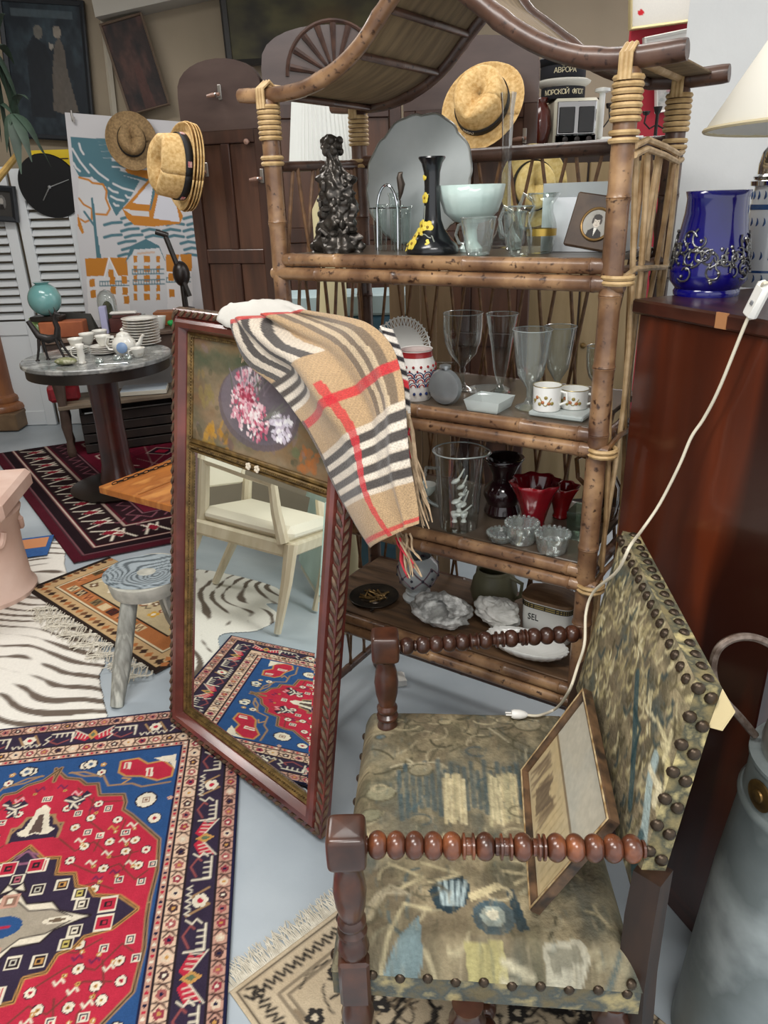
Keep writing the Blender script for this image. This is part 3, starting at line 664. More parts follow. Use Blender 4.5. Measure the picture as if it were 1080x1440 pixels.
for pr in (prof, prof2):
    p = [q for q in pr if -.03 < q[0] < .9]; nS = 30; tt = np.linspace(0, len(p)-1, nS)
    S_ = np.interp(tt, range(len(p)), [q[0] for q in p]); Z_ = np.interp(tt, range(len(p)), [q[1] for q in p])
    Pg = np.zeros((nS, 5, 3))
    for i in range(nS):
        for j, d in enumerate(np.linspace(.012, SD-.012, 5)): Pg[i, j] = (S_[i], d, Z_[i]+.004)
    gridobj('roof_panel', Pg, None, M_mat, sh, solid=.004, offset=0)
    for q in (4, 13, 19) if pr is prof else (6, 12, 17):
        bamboo((pr[q][0], .015, pr[q][1]-.006), (pr[q][0], SD-.015, pr[q][1]-.006), .008, (.5,), name='roof_batten', m=M_bamd)
bamboo((.414, -.03, 2.018), (.414, SD+.03, 2.018), .016, (.4,), name='ridge_pole', m=M_bamd)
for s, z in ((0.0, 1.80), (SW, 1.775)): bamboo((s, -.0, z-.012), (s, SD, z-.012), .010, (.5,), name='roof_batten', m=M_cane)

# ------------------------------------------------------------------ mahogany cabinet on the right
CZ = 1.35; c0 = atz(889, 420, CZ)[:2]; c1 = atz(1062, 448, CZ)[:2]; cd = _n(c1-c0); cn = np.array([-cd[1], cd[0]])
if cn[0] < 0: cn = -cn
M_mah = mat('mahogany', '34140b', '6e3018', c3='4d1f0f', rough=.28, scale=2.2, stretch=(3, 3, .35), contrast=(.3, .7), coat=.5, detail=6, speck=(1.6, .52, '2c100a'))
M_mahd = mat('dark_mahogany_edge', '2c120d', '482318', rough=.35, scale=20, stretch=(.3, 2, 2), coat=.4)
cb = thing('mahogany_cabinet', 'polished reddish mahogany cabinet behind the tapestry armchair', 'cabinet', (c0[0], c0[1], 0), math.atan2(cd[1], cd[0]))
# local: x along the visible side towards the viewer, +y is to the left of x; the body lies on the side of cn
sg = 1 if (-math.sin(math.atan2(cd[1], cd[0]))*cn[0]+math.cos(math.atan2(cd[1], cd[0]))*cn[1]) > 0 else -1
def cbx(x0, x1, y0, y1, z0, z1, b=.003): return MB().box(((x0+x1)/2, sg*(y0+y1)/2, (z0+z1)/2), (x1-x0, abs(y1-y0), z1-z0), b)
CLN = .46
obj('body', cbx(.012, CLN-.012, .012, .62, .07, CZ-.028), M_mah, cb)
obj('top', cbx(0, CLN, 0, .65, CZ-.028, CZ, .004), M_mahd, cb)
obj('plinth', cbx(.02, CLN-.02, .02, .61, 0, .07), M_mahd, cb)
obj('patch', cbx(.225, .250, -.0012, .004, CZ-.026, CZ+.0008, 0), mat('bare_wood_patch', 'a8754c', rough=.6), cb, label='bare wood repair on the top edge')
def CT(x, y): p = c0+cd*x+cn*y; return np.array([p[0], p[1], CZ])
# ------------------------------------------------------------------ tapestry armchair
M_oak = mat('dark_turned_oak', '2e1a13', '5a3320', c3='41251a', rough=.32, scale=18, contrast=(.3, .75), coat=.35)
M_oakw = mat('worn_turned_oak', '3a2016', '8a4f2c', c3='5d3320', rough=.3, scale=22, contrast=(.3, .72), coat=.4)
M_tap = vmat('tapestry_weave', rough=.92, bump=.7, bscale=170, spec=.12, nz=.22, nzs=150)
ch = thing('armchair', 'worn armchair with faded verdure tapestry seat and back and bobbin-turned arms', 'armchair', (.15, 1.1, 0))
FF, FN, BF, BN = map(np.array, ((-.055, 1.425), (-.105, .825), (.405, 1.39), (.375, .775)))
ZS = .452
TAUP, CREM, TEAL, OLIV, GREY, DKT = '6e6350', 'bdae88', '3f5258', '6e6849', '8b8270', '2e3c42'
def tapestry(cv, seed):
    cv.noise(.55, 6, seed, tint='7a6e58'); cv.noise(.4, 9, seed+1, tint='5f5a46'); cv.noise(.25, 7, seed+2, tint='4a5a5a'); cv.noise(.3, 14, seed+3, tint='a89a7a')
def stroke(cv, g, x, y, n, st, w_, c_):
    a = g.uniform(0, 6.3); pts = []; tw = g.uniform(-.5, .5)
    for t in range(n): a += tw; x += st*math.cos(a); y += st*math.sin(a); pts.append((x, y))
    cv.line(pts, w_, c_)
cv = Cv(.47, .60, 300, TAUP); tapestry(cv, 21)
def sp(x, y):                                        # photo pixel -> seat canvas
    q = atz(x, y, ZS)[:2]; d = q-FF; e1 = BF-FF; e2 = FN-FF; m = np.linalg.solve(np.array([e1, e2]).T, d); return (m[0]*.47, m[1]*.60)
g5 = random.Random(4)
for i in range(60): stroke(cv, g5, g5.uniform(0, .47), g5.uniform(0, .22), 6, .012, .005, g5.choice(('a39a80', '4c4838', '9a8f74', '5c5644')))
for i in range(50): stroke(cv, g5, g5.uniform(0, .47), g5.uniform(.2, .60), 5, .011, .005, g5.choice(('a59a7c', '4f4b3b', '8f876e', '55605e')))
S = lambda *p: [sp(*q) for q in p]
for x in range(560, 745, 9):                          # dark teal band with combed edges
    cv.line(S((x, 1085+8*math.sin(x)), (x+4, 1150+9*math.sin(x*2))), .010, TEAL, .75)
for (x0, x1) in ((622, 650), (684, 722)):
    for x in range(x0, x1, 3): cv.line(S((x, 1098+g5.uniform(-4, 6)), (x+2, 1160+g5.uniform(-8, 8))), .006, g5.choice((CREM, 'cfc29c', 'a9a07e')), .9)
for (x, y, r, c_) in ((535, 1120, .03, '8f8a70'), (520, 1150, .022, '7c7a63'), (590, 1090, .025, '8d846a'), (585, 1030, .018, '6a6450'), (625, 1020, .016, 'a09476'), (740, 1025, .03, '948a72'), (535, 1040, .012, '3c5a68')): cv.ell(*sp(x, y), r, r*.7, c_, .8); cv.line([(sp(x, y)[0]+r*math.cos(a), sp(x, y)[1]+.7*r*math.sin(a)) for a in np.linspace(0, 5.2, 12)], .004, '55503f')
cv.poly(S((598, 1258), (612, 1240), (640, 1234), (655, 1250), (648, 1275), (628, 1288), (608, 1280)), DKT)
for k_ in range(5): cv.line(S((612+k_*9, 1245), (618+k_*6, 1275)), .006, 'a8b8b8', .9)
cv.ell(*sp(685, 1290), .034, .030, '4a5a60'); cv.ell(*sp(684, 1289), .020, .018, '9aa39a'); cv.ell(*sp(684, 1287), .010, .009, 'd8d2ba')
cv.poly(S((650, 1262), (690, 1245), (700, 1252), (655, 1270)), 'b7aa86'); cv.poly(S((702, 1255), (712, 1253), (732, 1305), (718, 1310)), DKT)
cv.poly(S((530, 1340), (585, 1290), (590, 1330), (540, 1365)), '75888a'); cv.poly(S((532, 1366), (548, 1340), (600, 1335), (600, 1355)), '2c4048'); cv.line(S((530, 1340), (565, 1275), (600, 1282)), .006, 'b9ad8a')
cv.poly(S((645, 1320), (695, 1318), (712, 1355), (690, 1385), (640, 1370), (655, 1350)), 'a89f6e'); cv.poly(S((640, 1350), (710, 1368), (705, 1386), (650, 1376)), '2d4a48')
for k_ in range(3): cv.line(S((695, 1330+8*k_), (738, 1338+8*k_)), .005, 'b9b196')
cv.poly(S((748, 1322), (800, 1316), (812, 1330), (800, 1345), (756, 1344)), 'a7a28f'); cv.poly(S((756, 1326), (796, 1322), (802, 1332), (762, 1338)), '7c7868')
for p in (((545, 1220), (590, 1240), (560, 1255)), ((590, 1220), (640, 1236), (600, 1246)), ((700, 1230), (740, 1236), (715, 1246)), ((500, 1310), (520, 1290), (530, 1270))): cv.line(S(*p), .006, 'b2a684')
for k_ in range(3): cv.line(S((500+k_*8, 1300), (530+k_*8, 1260-k_*5), (560+k_*5, 1262)), .005, '9c927a')
# arcs, scrolls and leaf outlines all over
for i in range(26):
    x, y, r = g5.uniform(.02, .45), g5.uniform(.02, .58), g5.uniform(.012, .03); a0 = g5.uniform(0, 6)
    cv.line([(x+r*math.cos(a), y+.6*r*math.sin(a)) for a in np.linspace(a0, a0+4, 9)], .0045, g5.choice(('b5a988', '544f3f', '9d9378', '3f4d50')), .8)
for i in range(600):
    x, y = g5.uniform(0, .47), g5.uniform(0, .60); l = g5.uniform(.005, .018); cv.line([(x, y), (x+g5.uniform(-.004, .004), y+l)], .0035, g5.choice(('8f846a', '5a5342', '4b4a3e', 'a0947a', '52605f', '6d6450')), .4)
cv.noise(.14, 12, 28, tint='5a5443'); cv.noise(.28, 60, 8)
nh, nw = cv.H, cv.W; u = np.linspace(0, 1, nw)[None, :]; v = np.linspace(0, 1, nh)[:, None]
P2 = (FF[None, None]*((1-u)*(1-v))[..., None]+BF*((u)*(1-v))[..., None]+FN*((1-u)*v)[..., None]+BN*(u*v)[..., None])
eu = np.minimum(u, 1-u)*.47; ev = np.minimum(v, 1-v)*.60; e = np.minimum(eu+0*ev, ev+0*eu)
zz_ = ZS+.016*np.clip(e/.14, 0, 1)**.6-.055*np.clip(1-e/.03, 0, 1)**2+.004*(noise2(nh, nw, 7, 3, 3)-.5)
ctrp = P2.mean((0, 1)); P2 = P2+(P2-ctrp)*(.03*np.clip(1-e/.03, 0, 1))[..., None]*.6
gridobj('seat', np.concatenate([P2, zz_[..., None]], -1), cv.a, M_tap, ch, True)
M_skirt = mat('tapestry_skirt', '6b6148', 'a3956c', c3='4d5350', rough=.95, scale=26, bump=.5, bscale=150)
grow = lambda p, q: ctrp+(p-ctrp)*q
obj('seat_apron', slab([grow(FF, 1.012), grow(BF, 1.012), grow(BN, 1.012), grow(FN, 1.012)], .345, .402), M_skirt, ch, True, ang=30)
# backrest
Tn, Tf = atz(970, 958, .915), atz(868, 745, .915); Bn_, Bf_ = np.array([.345, .800, .575]), np.array([.388, 1.315, .575])
bu = _n(Tn-Tf); bt = _n((Tn+Tf)/2-(Bn_+Bf_)/2); bnrm = np.cross(bu, bt); bnrm = bnrm if bnrm[0] < 0 else -bnrm; bnrm = _n(bnrm)
cv = Cv(.52, .36, 300, TAUP); tapestry(cv, 41)
def bp(x, y):
    q = atpl(x, y, (Tn+Bf_)/2, bnrm); return ((q-Tf)@bu/np.linalg.norm(Tn-Tf)*.52, -(q-Tf)@bt/np.linalg.norm(Tf-Bf_)*.36)
Bk = lambda *p: [bp(*q) for q in p]
for i in range(420):
    x, y = g5.uniform(0, .52), g5.uniform(0, .36); a = g5.uniform(.9, 2.2); l = g5.uniform(.008, .026)
    cv.line([(x, y), (x+l*math.cos(a), y+l*math.sin(a)), (x+l*1.5*math.cos(a+.5), y+l*1.5*math.sin(a+.5))], g5.choice((.004, .006, .009)), g5.choice(('c3b892', 'b5a97f', '524b38', '6b6248', '3f4b4a', '9b8f6c')), .85)
for (x, y, r) in ((872, 825, .03), (868, 780, .022), (905, 860, .026), (855, 905, .02), (845, 850, .022), (925, 940, .022), (838, 930, .02)):
    for k_ in range(16): a = g5.uniform(0, 6.3); q = bp(x, y); X, Y = q[0]+r*g5.random()*math.cos(a), q[1]+r*g5.random()*math.sin(a); cv.line([(X, Y), (X+.012*math.cos(a), Y+.012*math.sin(a))], .006, g5.choice(('cfc6a2', 'bdb088', 'a79b74')))
for (p, w_, c_) in ((((905, 900), (900, 980), (892, 1050)), .022, '3d5356'), (((935, 985), (925, 1010), (905, 1090)), .02, '9fb0ae'), (((925, 1000), (935, 1020), (925, 1040)), .012, 'd5cbaa'), (((950, 985), (940, 1040), (905, 1140)), .014, 'c9bc8c'), (((962, 975), (950, 1050), (915, 1150)), .010, '6a5a38'), (((900, 940), (910, 960), (895, 1000)), .010, '2f4446'), (((905, 1080), (890, 1120), (885, 1180)), .016, '3c5458'), (((940, 940), (955, 965), (945, 985)), .009, 'cabf97')):
    cv.line(Bk(*p), w_, c_, .9)
cv.noise(.2, 60, 9)
nh, nw = cv.H, cv.W; u = np.linspace(0, 1, nw)[None, :, None]; v = np.linspace(0, 1, nh)[:, None, None]
Pb = Tf*(1-u)*(1-v)+Tn*u*(1-v)+Bf_*(1-u)*v+Bn_*u*v
eb = np.minimum(np.minimum(u, 1-u)*.52, np.minimum(v, 1-v)*.36)[..., 0]
Pb = Pb+bnrm*(.012*np.clip(eb/.06, 0, 1)**.6+.003*(noise2(nh, nw, 6, 3, 5)-.5)-.012)[..., None]
bk = gridobj('backrest', Pb, cv.a, M_tap, ch, True)
bth = -bnrm*.046
cor = [Tf, Tn, Bn_, Bf_]; o_ = -bnrm*.011
vs = [c+o_ for c in cor]+[c+bth for c in cor]
obj('backrest_edge', MB().add(vs, [(0, 1, 5, 4), (1, 2, 6, 5), (2, 3, 7, 6), (3, 0, 4, 7), (4, 5, 6, 7)]), mat('tapestry_edge', '7f7350', 'b9aa78', c3='4a4a3c', rough=.95, scale=30, bump=.5, bscale=150), ch, True, ang=30)
# torn flap of lining at the top corner
q = Tn+bth; obj('torn_lining', MB().add([q+bu*.002, q+bu*.030-bt*.012+bth*.25, q+bu*.018-bt*.05+bth*.2, q-bt*.06, q+bu*.004-bth*.03, q+bu*.030-bt*.014+bth*.27, q+bu*.018-bt*.052+bth*.22, q-bt*.062-bth*.03], [(0, 1, 2, 3), (7, 6, 5, 4), (0, 4, 5, 1), (1, 5, 6, 2), (2, 6, 7, 3)]), mat('cream_lining', 'd9c79a', rough=.9), ch, True, smooth=False)
# wooden frame
def post(foot, top_z, name):
    x, y = foot; mb = MB()
    mb.box((x, y, .385), (.05, .05, .10), .005)
    pr = [(.021, .435), (.026, .45), (.021, .468), (.017, .475), (.024, .482), (.024, .488), (.017, .495), (.023, .503), (.023, .51), (.018, .517), (.024, .545), (.0265, .575), (.023, .605), (.0185, .625), (.022, .635)]
    mb.lathe(pr, 18, (x, y, 0)); mb.sbox((x, y, top_z-.031), (.060, .060, .064))
    mb.lathe([(.020, .16), (.027, .20), (.018, .235), (.022, .245), (.028, .29), (.018, .335), (.022, .34)], 16, (x, y, 0)); mb.box((x, y, .10), (.046, .046, .13), .005); mb.lathe([(.02, 0.0075), (.026, .025), (.02, .04)], 16, (x, y, 0))
    return obj(name, mb, M_oak, ch, True)
PN, PF = atz(486, 1163, .70)[:2], atz(541, 890, .70)[:2]
post(PN, .70, 'front_leg'); post(PF, .70, 'front_leg')
def bobbin(a, b, r, seq, name, m):
    a, b = np.array(a, float), np.array(b, float); L = np.linalg.norm(b-a); pr = []; tot = sum({'B': 1., 'R': .28, 'n': .22}[c] for c in seq); z = 0
    for c in seq:
        l = {'B': 1., 'R': .28, 'n': .22}[c]/tot*L
        if c == 'B': pr += [(r*(.42+.58*math.sqrt(max(0, math.sin(math.pi*t)))), z+l*t) for t in (0.0, .03, .09, .18, .3, .42, .5, .58, .7, .82, .91, .97, 1.0)]
        elif c == 'R': pr += [(r*.6, z+l*.05), (r*.92, z+l*.3), (r*.92, z+l*.7), (r*.6, z+l*.95)]
        else: pr += [(r*.62, z+l*.2), (r*.62, z+l*.8)]
        z += l
    return obj(name, MB().lathe(pr, 16, a, b-a), m, ch, True)
zA = .664
e1 = atpl(905, 1212, Tn+bth*.3, bnrm); e2 = atpl(815, 916, Tn+bth*.3, bnrm)
bobbin((PN[0]+.026, PN[1], zA), (e1[0], e1[1], zA-.005), .0205, 'nBBBBBRnRBnRnRBnRRBBBBBn', 'arm', M_oakw)
bobbin((PF[0]+.026, PF[1], zA), (e2[0], e2[1], zA-.005), .0195, 'nBnBBBBRnRBnRnRBnRRBBBBn', 'arm', M_oak)
q = PF+np.array([.045, 0]); obj('arm_repair', MB().lathe([(.0150, -.003), (.0150, .003)], 16, (PF[0]+.040, PF[1], zA), (e2[0]-PF[0], e2[1]-PF[1], -.005)), mat('bare_pale_wood', 'd2b89a', rough=.6), ch, True, label='pale bare wood ring')
for (b0, t0_) in (((.375, .80), Bn_), ((.410, 1.335), Bf_)):       # rear legs rake back from the seat
    t1 = t0_+bth*.6+bt*.05; mb = MB()
    mb.tube([(b0[0]+.03, b0[1], .008), (b0[0]+.005, b0[1], .40), tuple(t1*.6+np.array([b0[0], b0[1], .40])*.4), tuple(t1)], [.030, .032, .032, .030], 4); obj('rear_leg', mb, mat('dark_oak_plank', '20130d', '382316', rough=.5, scale=12, stretch=(2, 2, .4)), ch, True, smooth=False)
PB = [(.375, .80), (.410, 1.335)]
bobbin((PN[0], PN[1]-.0, .13), (PB[0][0]+.02, PB[0][1], .13), .022, 'nBBBBBBBBBn', 'stretcher', M_oak); bobbin((PF[0], PF[1], .13), (PB[1][0]+.02, PB[1][1], .13), .022, 'nBBBBBBBBBn', 'stretcher', M_oak)
mid0 = (np.array([PN[0], PN[1]])+np.array([PB[0][0], PB[0][1]]))/2; mid1 = (np.array(PF)+np.array(PB[1]))/2
bobbin((mid0[0], mid0[1], .13), (mid1[0], mid1[1], .13), .02, 'nBBBBBBBBBBBBn', 'stretcher', M_oak)
bobbin((PN[0], PN[1], .27), (PF[0], PF[1], .27), .022, 'nBBBBBBBBBBBn', 'stretcher', M_oak)
# turned finials hanging below the near seat rail
for x in (.12, .355): obj('apron_drop', MB().lathe([(.004, .22), (.022, .235), (.030, .262), (.020, .288), (.031, .305), (.022, .328), (.026, .347)], 16, (x-.01, PN[1]-.03, 0)), M_oak, ch, True)
M_nail = mat('antique_brass_nail', '3d332a', '5a4c3c', rough=.38, metal=.75, scale=40)
nme = bpy.data.meshes.new('nailhead'); _b = MB().lathe([(.0088, 0), (.0085, .002), (.0066, .0048), (.0035, .0064), (0, .0069)], 10); nme.from_pydata(_b.v, [], _b.f); smooth_mesh(nme, 70); nme.materials.append(M_nail)
def nail(p, nrm, s=1.):
    o = bpy.data.objects.new('nailhead', nme); col.objects.link(o); o.parent = ch
    o.matrix_basis = ch.matrix_basis.inverted()@(Matrix.Translation(Vector(p))@Vector(nrm).to_track_quat('Z', 'Y').to_matrix().to_4x4()@Matrix.Scale(s, 4))
for i in range(17):                                  # two rows along the top edge
    t = (i+.5)/17; p = Tf+(Tn-Tf)*t; nail(p+bth*.66+bt*.0005, bt); nail(Tf+(Tn-Tf)*(t-.02 if i else t)-bt*.012+bnrm*(-.006), bnrm+bt*.35)
for i in range(8):                                   # near side edge: staggered pairs
    t = (i+.4)/8; p = Tn+(Bn_-Tn)*t; nail(p+bth*.76+bu*.0005, bu, 1.15); nail(Tn+(Bn_-Tn)*(t-.03)+bth*.30+bu*.0008, bu+bnrm*.2, 1.15)
for i in range(11):
    t = (i+.5)/11; a, b = grow(FN, 1.014), grow(BN, 1.014); p = a+(b-a)*t; nail((p[0], p[1], .393+.004*(i % 2)), (0, -1, .15))
for i in range(9):
    t = (i+.5)/9; a, b = grow(FF, 1.014), grow(FN, 1.014); p = a+(b-a)*t; nail((p[0], p[1], .392), (-1, 0, .15))
for (x, y, z) in ((.352, .80, .440), (.36, .772, .415)): nail((x, y, z), (.2, -.8, .6))

# ------------------------------------------------------------------ small framed landscape leaning in the chair
L0, B0 = atz(748, 1094, ZS+.022), atz(765, 1304, ZS+.020)
pe = B0-L0; T0 = atpl(829, 953, (Tn+Bf_)/2+bnrm*.014, bnrm); R0 = atpl(875, 1131, (Tn+Bf_)/2+bnrm*.014, bnrm)
L0, B0, T0, R0 = [q+np.array([-.004, .012, 0]) for q in (L0, B0, T0, R0)]
px_ = _n(pe); pw = np.linalg.norm(pe)*.97; up_ = ((T0-L0)+(R0-B0))/2; up_ = up_-px_*np.dot(up_, px_); ph_ = np.linalg.norm(up_); pz_ = up_/ph_; pn_ = np.cross(px_, pz_); pn_ = pn_ if pn_[0] > 0 else -pn_   # pn_ points to the back
lp = thing('landscape_picture', 'small dark-framed sepia landscape picture propped on the tapestry seat', 'picture', M=frame3(L0-px_*.0, px_, pn_, pz_))
def sweep(prof, W, Hh, par, m, name, ox=0., oz=0., **kw):     # moulding profile [(inset, proud)] mitred round a rectangle, proud = towards -y
    vs = []; fs = []
    for (i_, h_) in prof: vs += [(ox+i_, -h_, oz+i_), (ox+W-i_, -h_, oz+i_), (ox+W-i_, -h_, oz+Hh-i_), (ox+i_, -h_, oz+Hh-i_)]
    for r in range(len(prof)-1):
        for k_ in range(4): fs.append((r*4+k_, r*4+(k_+1) % 4, r*4+4+(k_+1) % 4, r*4+4+k_))
    return obj(name, MB().add(vs, fs), m, par, ang=25, **kw)
sweep([(0, 0), (0, .016), (.003, .019), (.009, .017), (.012, .011), (.012, 0)], pw, ph_, lp, mat('dark_old_frame', '2f241b', '6d5138', rough=.5, scale=30), 'frame')
sweep([(.0, .0192), (.0035, .0200), (.0045, .0180)], pw, ph_, lp, mat('worn_gilt_line', '8a6a40', 'c9b48c', rough=.5, scale=50), 'gilt_edge')
cv = Cv(1., ph_/pw, 90, 'b9a888'); hh = ph_/pw
cv.rect(0, 0, 1, hh*.47, 'b4ae9e'); cv.noise(.35, 4, 3, tint='a7a69c'); cv.rect(0, hh*.46, 1, hh*.50, '6e5a40', .8); cv.rect(0, hh*.5, 1, hh, 'b6a27a', .7)
for i in range(40):
    x = random.uniform(.05, .55); cv.line([(x, hh*random.uniform(.62, .7)), (x+random.uniform(-.04, .04), hh*random.uniform(.78, .97))], .02, random.choice(('6b5a48', '7a6a58', '8d7a5e')), .7)
cv.poly([(.22, hh*.9), (.30, hh*.62), (.36, hh*.72), (.46, hh*.66), (.42, hh*.95)], '5f5042', .8)
for i in range(8): x = .5+i*.06; cv.line([(x, hh*.55), (x+.03, hh*.95)], .008, '8a774f', .6)
cv.noise(.15, 30, 2)
sheet('canvas', cv, (.011, -.008, ph_-.011), (pw-.022, 0, 0), (0, 0, -(ph_-.022)), vmat('old_print', rough=.5, nz=.05), lp)
obj('backboard', MB().box((pw/2, -.003, ph_/2), (pw-.018, .004, ph_-.018)), mat('backing_board', '8a6c48', rough=.8), lp)

# ------------------------------------------------------------------ trumeau mirror with painted panel
BLm, BRm = atz(240, 1022), atz(450, 1190); mu = _n(BRm-BLm); mp = np.array([-mu[1], mu[0], 0]); mp = mp if mp[1] > 0 else -mp
la = math.radians(9.5); mz = math.sin(la)*mp+math.cos(la)*np.array([0, 0, 1.]); my = math.cos(la)*mp-math.sin(la)*np.array([0, 0, 1.])   # my: away from the viewer
MW, ML = float(np.linalg.norm(BRm-BLm)), 1.285
Mfr = frame3(BLm+np.array([0, 0, .022])+my*.034, mu, my, mz)
mi = thing('trumeau_mirror', 'tall red-brown framed mirror with a painted flower panel leaning on the shelf', 'mirror', M=Mfr)
M_redw = mat('red_brown_lacquer', '4a1f1a', '7a3a30', c3='5d2a23', rough=.28, scale=9, contrast=(.3, .7), coat=.5)
M_gilt = mat('aged_gilt', '54401f', '84683a', rough=.45, metal=.45, scale=40)
M_rope = mat('bronzed_rope', '3a2a20', '67503a', rough=.5, scale=50)
sweep([(0, 0), (0, .030), (.004, .034), (.020, .034), (.022, .030), (.026, .040), (.034, .046), (.047, .044), (.056, .026), (.058, .021), (.058, 0)], MW, ML, mi, M_redw, 'frame')
sweep([(.058, .002), (.058, .0215), (.061, .023), (.066, .018), (.067, .016), (.071, .0155), (.073, .013), (.073, 0)], MW, ML, mi, M_gilt, 'gilt_slip')
mb = MB()                                            # carved leaf rope along the outer edge
def leaf(c, d, s):
    d = _n(np.array(d, float)); mb.tube([np.array(c)-d*s, np.array(c)-d*s*.3, np.array(c)+d*s*.4, np.array(c)+d*s], [s*.14, s*.42, s*.36, s*.08], 6)
for i in range(int(ML/.031)):
    z = .016+i*.031
    for x, sg_ in ((.011, 1), (MW-.011, -1)): leaf((x, -.034, z+.012), (sg_*.55, -.1, 1), .0175); leaf((x, -.014, z), (0, -.6, 1), .018) if x < .1 else leaf((MW-.001, -.018, z), (0, .5, 1), .018)
for i in range(int(MW/.031)):
    x = .02+i*.031
    for z in (.011, ML-.011): leaf((x, -.034, z), (1, -.1, .55), .0165)
    leaf((x, -.016, ML-.001), (1, .5, 0), .018)
obj('rope_moulding', mb, M_rope, mi, label='carved twisted leaf edge')
mb = MB()
for i in range(int((ML-.14)/.009)):
    for x in (.0685, MW-.0685): mb.ball((x, -.0165, .07+i*.009), .0034, 6, 4)
for i in range(int((MW-.14)/.009)):
    for z in (.0685, ML-.0685): mb.ball((.07+i*.009, -.0165, z), .0034, 6, 4)
obj('beading', mb, mat('dark_gilt_beads', '4a3820', '7a6236', rough=.4, metal=.5, scale=60), mi, kind='stuff')
Mi_ = np.array(Mfr.inverted())
def mpix(x, y): q = atpl(x, y, BLm, my); return (Mi_@np.append(q, 1))[:3]
ZD = float((mpix(268, 630)[2]+mpix(460, 692)[2])/2)
x0, x1 = .072, MW-.072; z0, z1 = .072, ML-.072
obj('divider', MB().box((MW/2, -.014, ZD), (x1-x0, .020, .012), .003).box((MW/2, -.012, ZD+.013), (x1-x0, .014, .012), .003).box((MW/2, -.012, ZD-.012), (x1-x0, .014, .010), .003), M_gilt, mi)
mb = MB()
for i in range(int((x1-x0)/.008)): mb.ball((x0+.004+i*.008, -.026, ZD), .0032, 6, 4)
obj('beading', mb, MATS['dark_gilt_beads'], mi, kind='stuff')
mb = MB()
for k_ in (-.018, .018):
    for a in range(5): mb.ball((MW*.52+k_+.006*math.cos(a*1.257), -.028, ZD+.006*math.sin(a*1.257)), .0046, 6, 4)
obj('rosette', mb, mat('pale_rosette', 'd9cdb8', rough=.5), mi)
M_mirr = mat('mirror_silver', 'e9eeec', rough=.008, metal=1.0)
bvl = .016; gx0, gx1, gz0, gz1 = x0, x1, z0, ZD-.016
obj('mirror_glass', MB().add([(gx0+bvl, -.010, gz0+bvl), (gx1-bvl, -.010, gz0+bvl), (gx1-bvl, -.010, gz1-bvl), (gx0+bvl, -.010, gz1-bvl), (gx0, -.009, gz0), (gx1, -.009, gz0), (gx1, -.009, gz1), (gx0, -.009, gz1)],
    [(0, 1, 2, 3), (4, 5, 1, 0), (5, 6, 2, 1), (6, 7, 3, 2), (7, 4, 0, 3)]), M_mirr, mi, smooth=False)
obj('backboard', MB().box((MW/2, -.003, ML/2), (MW-.03, .006, ML-.03)), mat('backing_board', '8a6c48'), mi)
pwid, phei = x1-x0, z1-(ZD+.018); cv = Cv(1., phei/pwid, 190, '6a624e'); ah = phei/pwid
cv.noise(.7, 4, 31, tint='7a5f48'); cv.noise(.5, 5, 33, tint='8d7a62'); cv.noise(.45, 5, 35, tint='4a5340'); cv.noise(.3, 6, 36, tint='80603e')
g6 = random.Random(12)
for (x, y, c_) in ((.18, .42, 'b98a32'), (.22, .46, 'a9792a'), (.15, .52, '9b7a34'), (.75, .55, 'b08434'), (.82, .62, 'a57a3c'), (.45, .80*ah/.62, '8f8a4a'), (.55, .62, '9a8a3c'), (.85, .86*ah, 'a3602e'), (.12, .25, '8a7a4c')):
    for k_ in range(14): cv.ell(x+g6.uniform(-.07, .07), y+g6.uniform(-.05, .05), g6.uniform(.012, .035), g6.uniform(.008, .02), c_, .55, g6.uniform(0, 3))
for k_ in range(60): cv.ell(g6.random(), g6.random()*ah, g6.uniform(.01, .04), g6.uniform(.01, .025), g6.choice(('6a4a52', '5a6a48', '8a7448', '7a6a6a', '3f4434')), .45, g6.uniform(0, 3))
cv.ell(.50, ah*.53, .29, ah*.38, '5d5460', .75); cv.ell(.50, ah*.50, .27, ah*.35, '776e78', .6); cv.ell(.52, ah*.70, .22, ah*.20, '4b4650', .7, soft=.6)
for k_ in range(380):
    t = k_ % 4; cx_, cy_, r = ((.43, ah*.40, .11), (.39, ah*.56, .095), (.50, ah*.66, .09), (.67, ah*.64, .075))[t]; a = g6.uniform(0, 6.3); q = r*g6.random()**.6
    cv.ell(cx_+q*math.cos(a), cy_+q*math.sin(a), g6.uniform(.007, .016), g6.uniform(.006, .012), g6.choice(('e3c3c8', 'd79aa8', 'b8506a', 'f0e6e6', 'c8788c')) if t < 3 else g6.choice(('f1eef0', 'dcd6e2', 'c7bccb')), .9, a)
for k_ in range(22): x = .40+g6.uniform(-.1, .15); cv.line([(x, ah*.40), (x+g6.uniform(-.06, .10), ah*g6.uniform(.16, .30))], .005, g6.choice(('cfc0c8', '8a7c86', '5a6250')))
for k_ in range(8): cv.line([(.56, ah*.6), (.62+g6.uniform(0, .1), ah*g6.uniform(.42, .56))], .005, '7a7a72')
for k_ in range(45): x = .42+g6.uniform(-.06, .05); y = ah*(.43+g6.uniform(-.09, .07)); cv.ell(x, y, .011, .009, g6.choice(('a83a52', 'c25a70', '8f2f48', 'e0a8b4')), .9)
cv.noise(.12, 50, 4)
sheet('painted_panel', cv, (x0, -.010, z1), (pwid, 0, 0), (0, 0, -phei), vmat('oil_paint', rough=.4, nz=.04, coat=.2, bump=.3, bscale=90), mi)

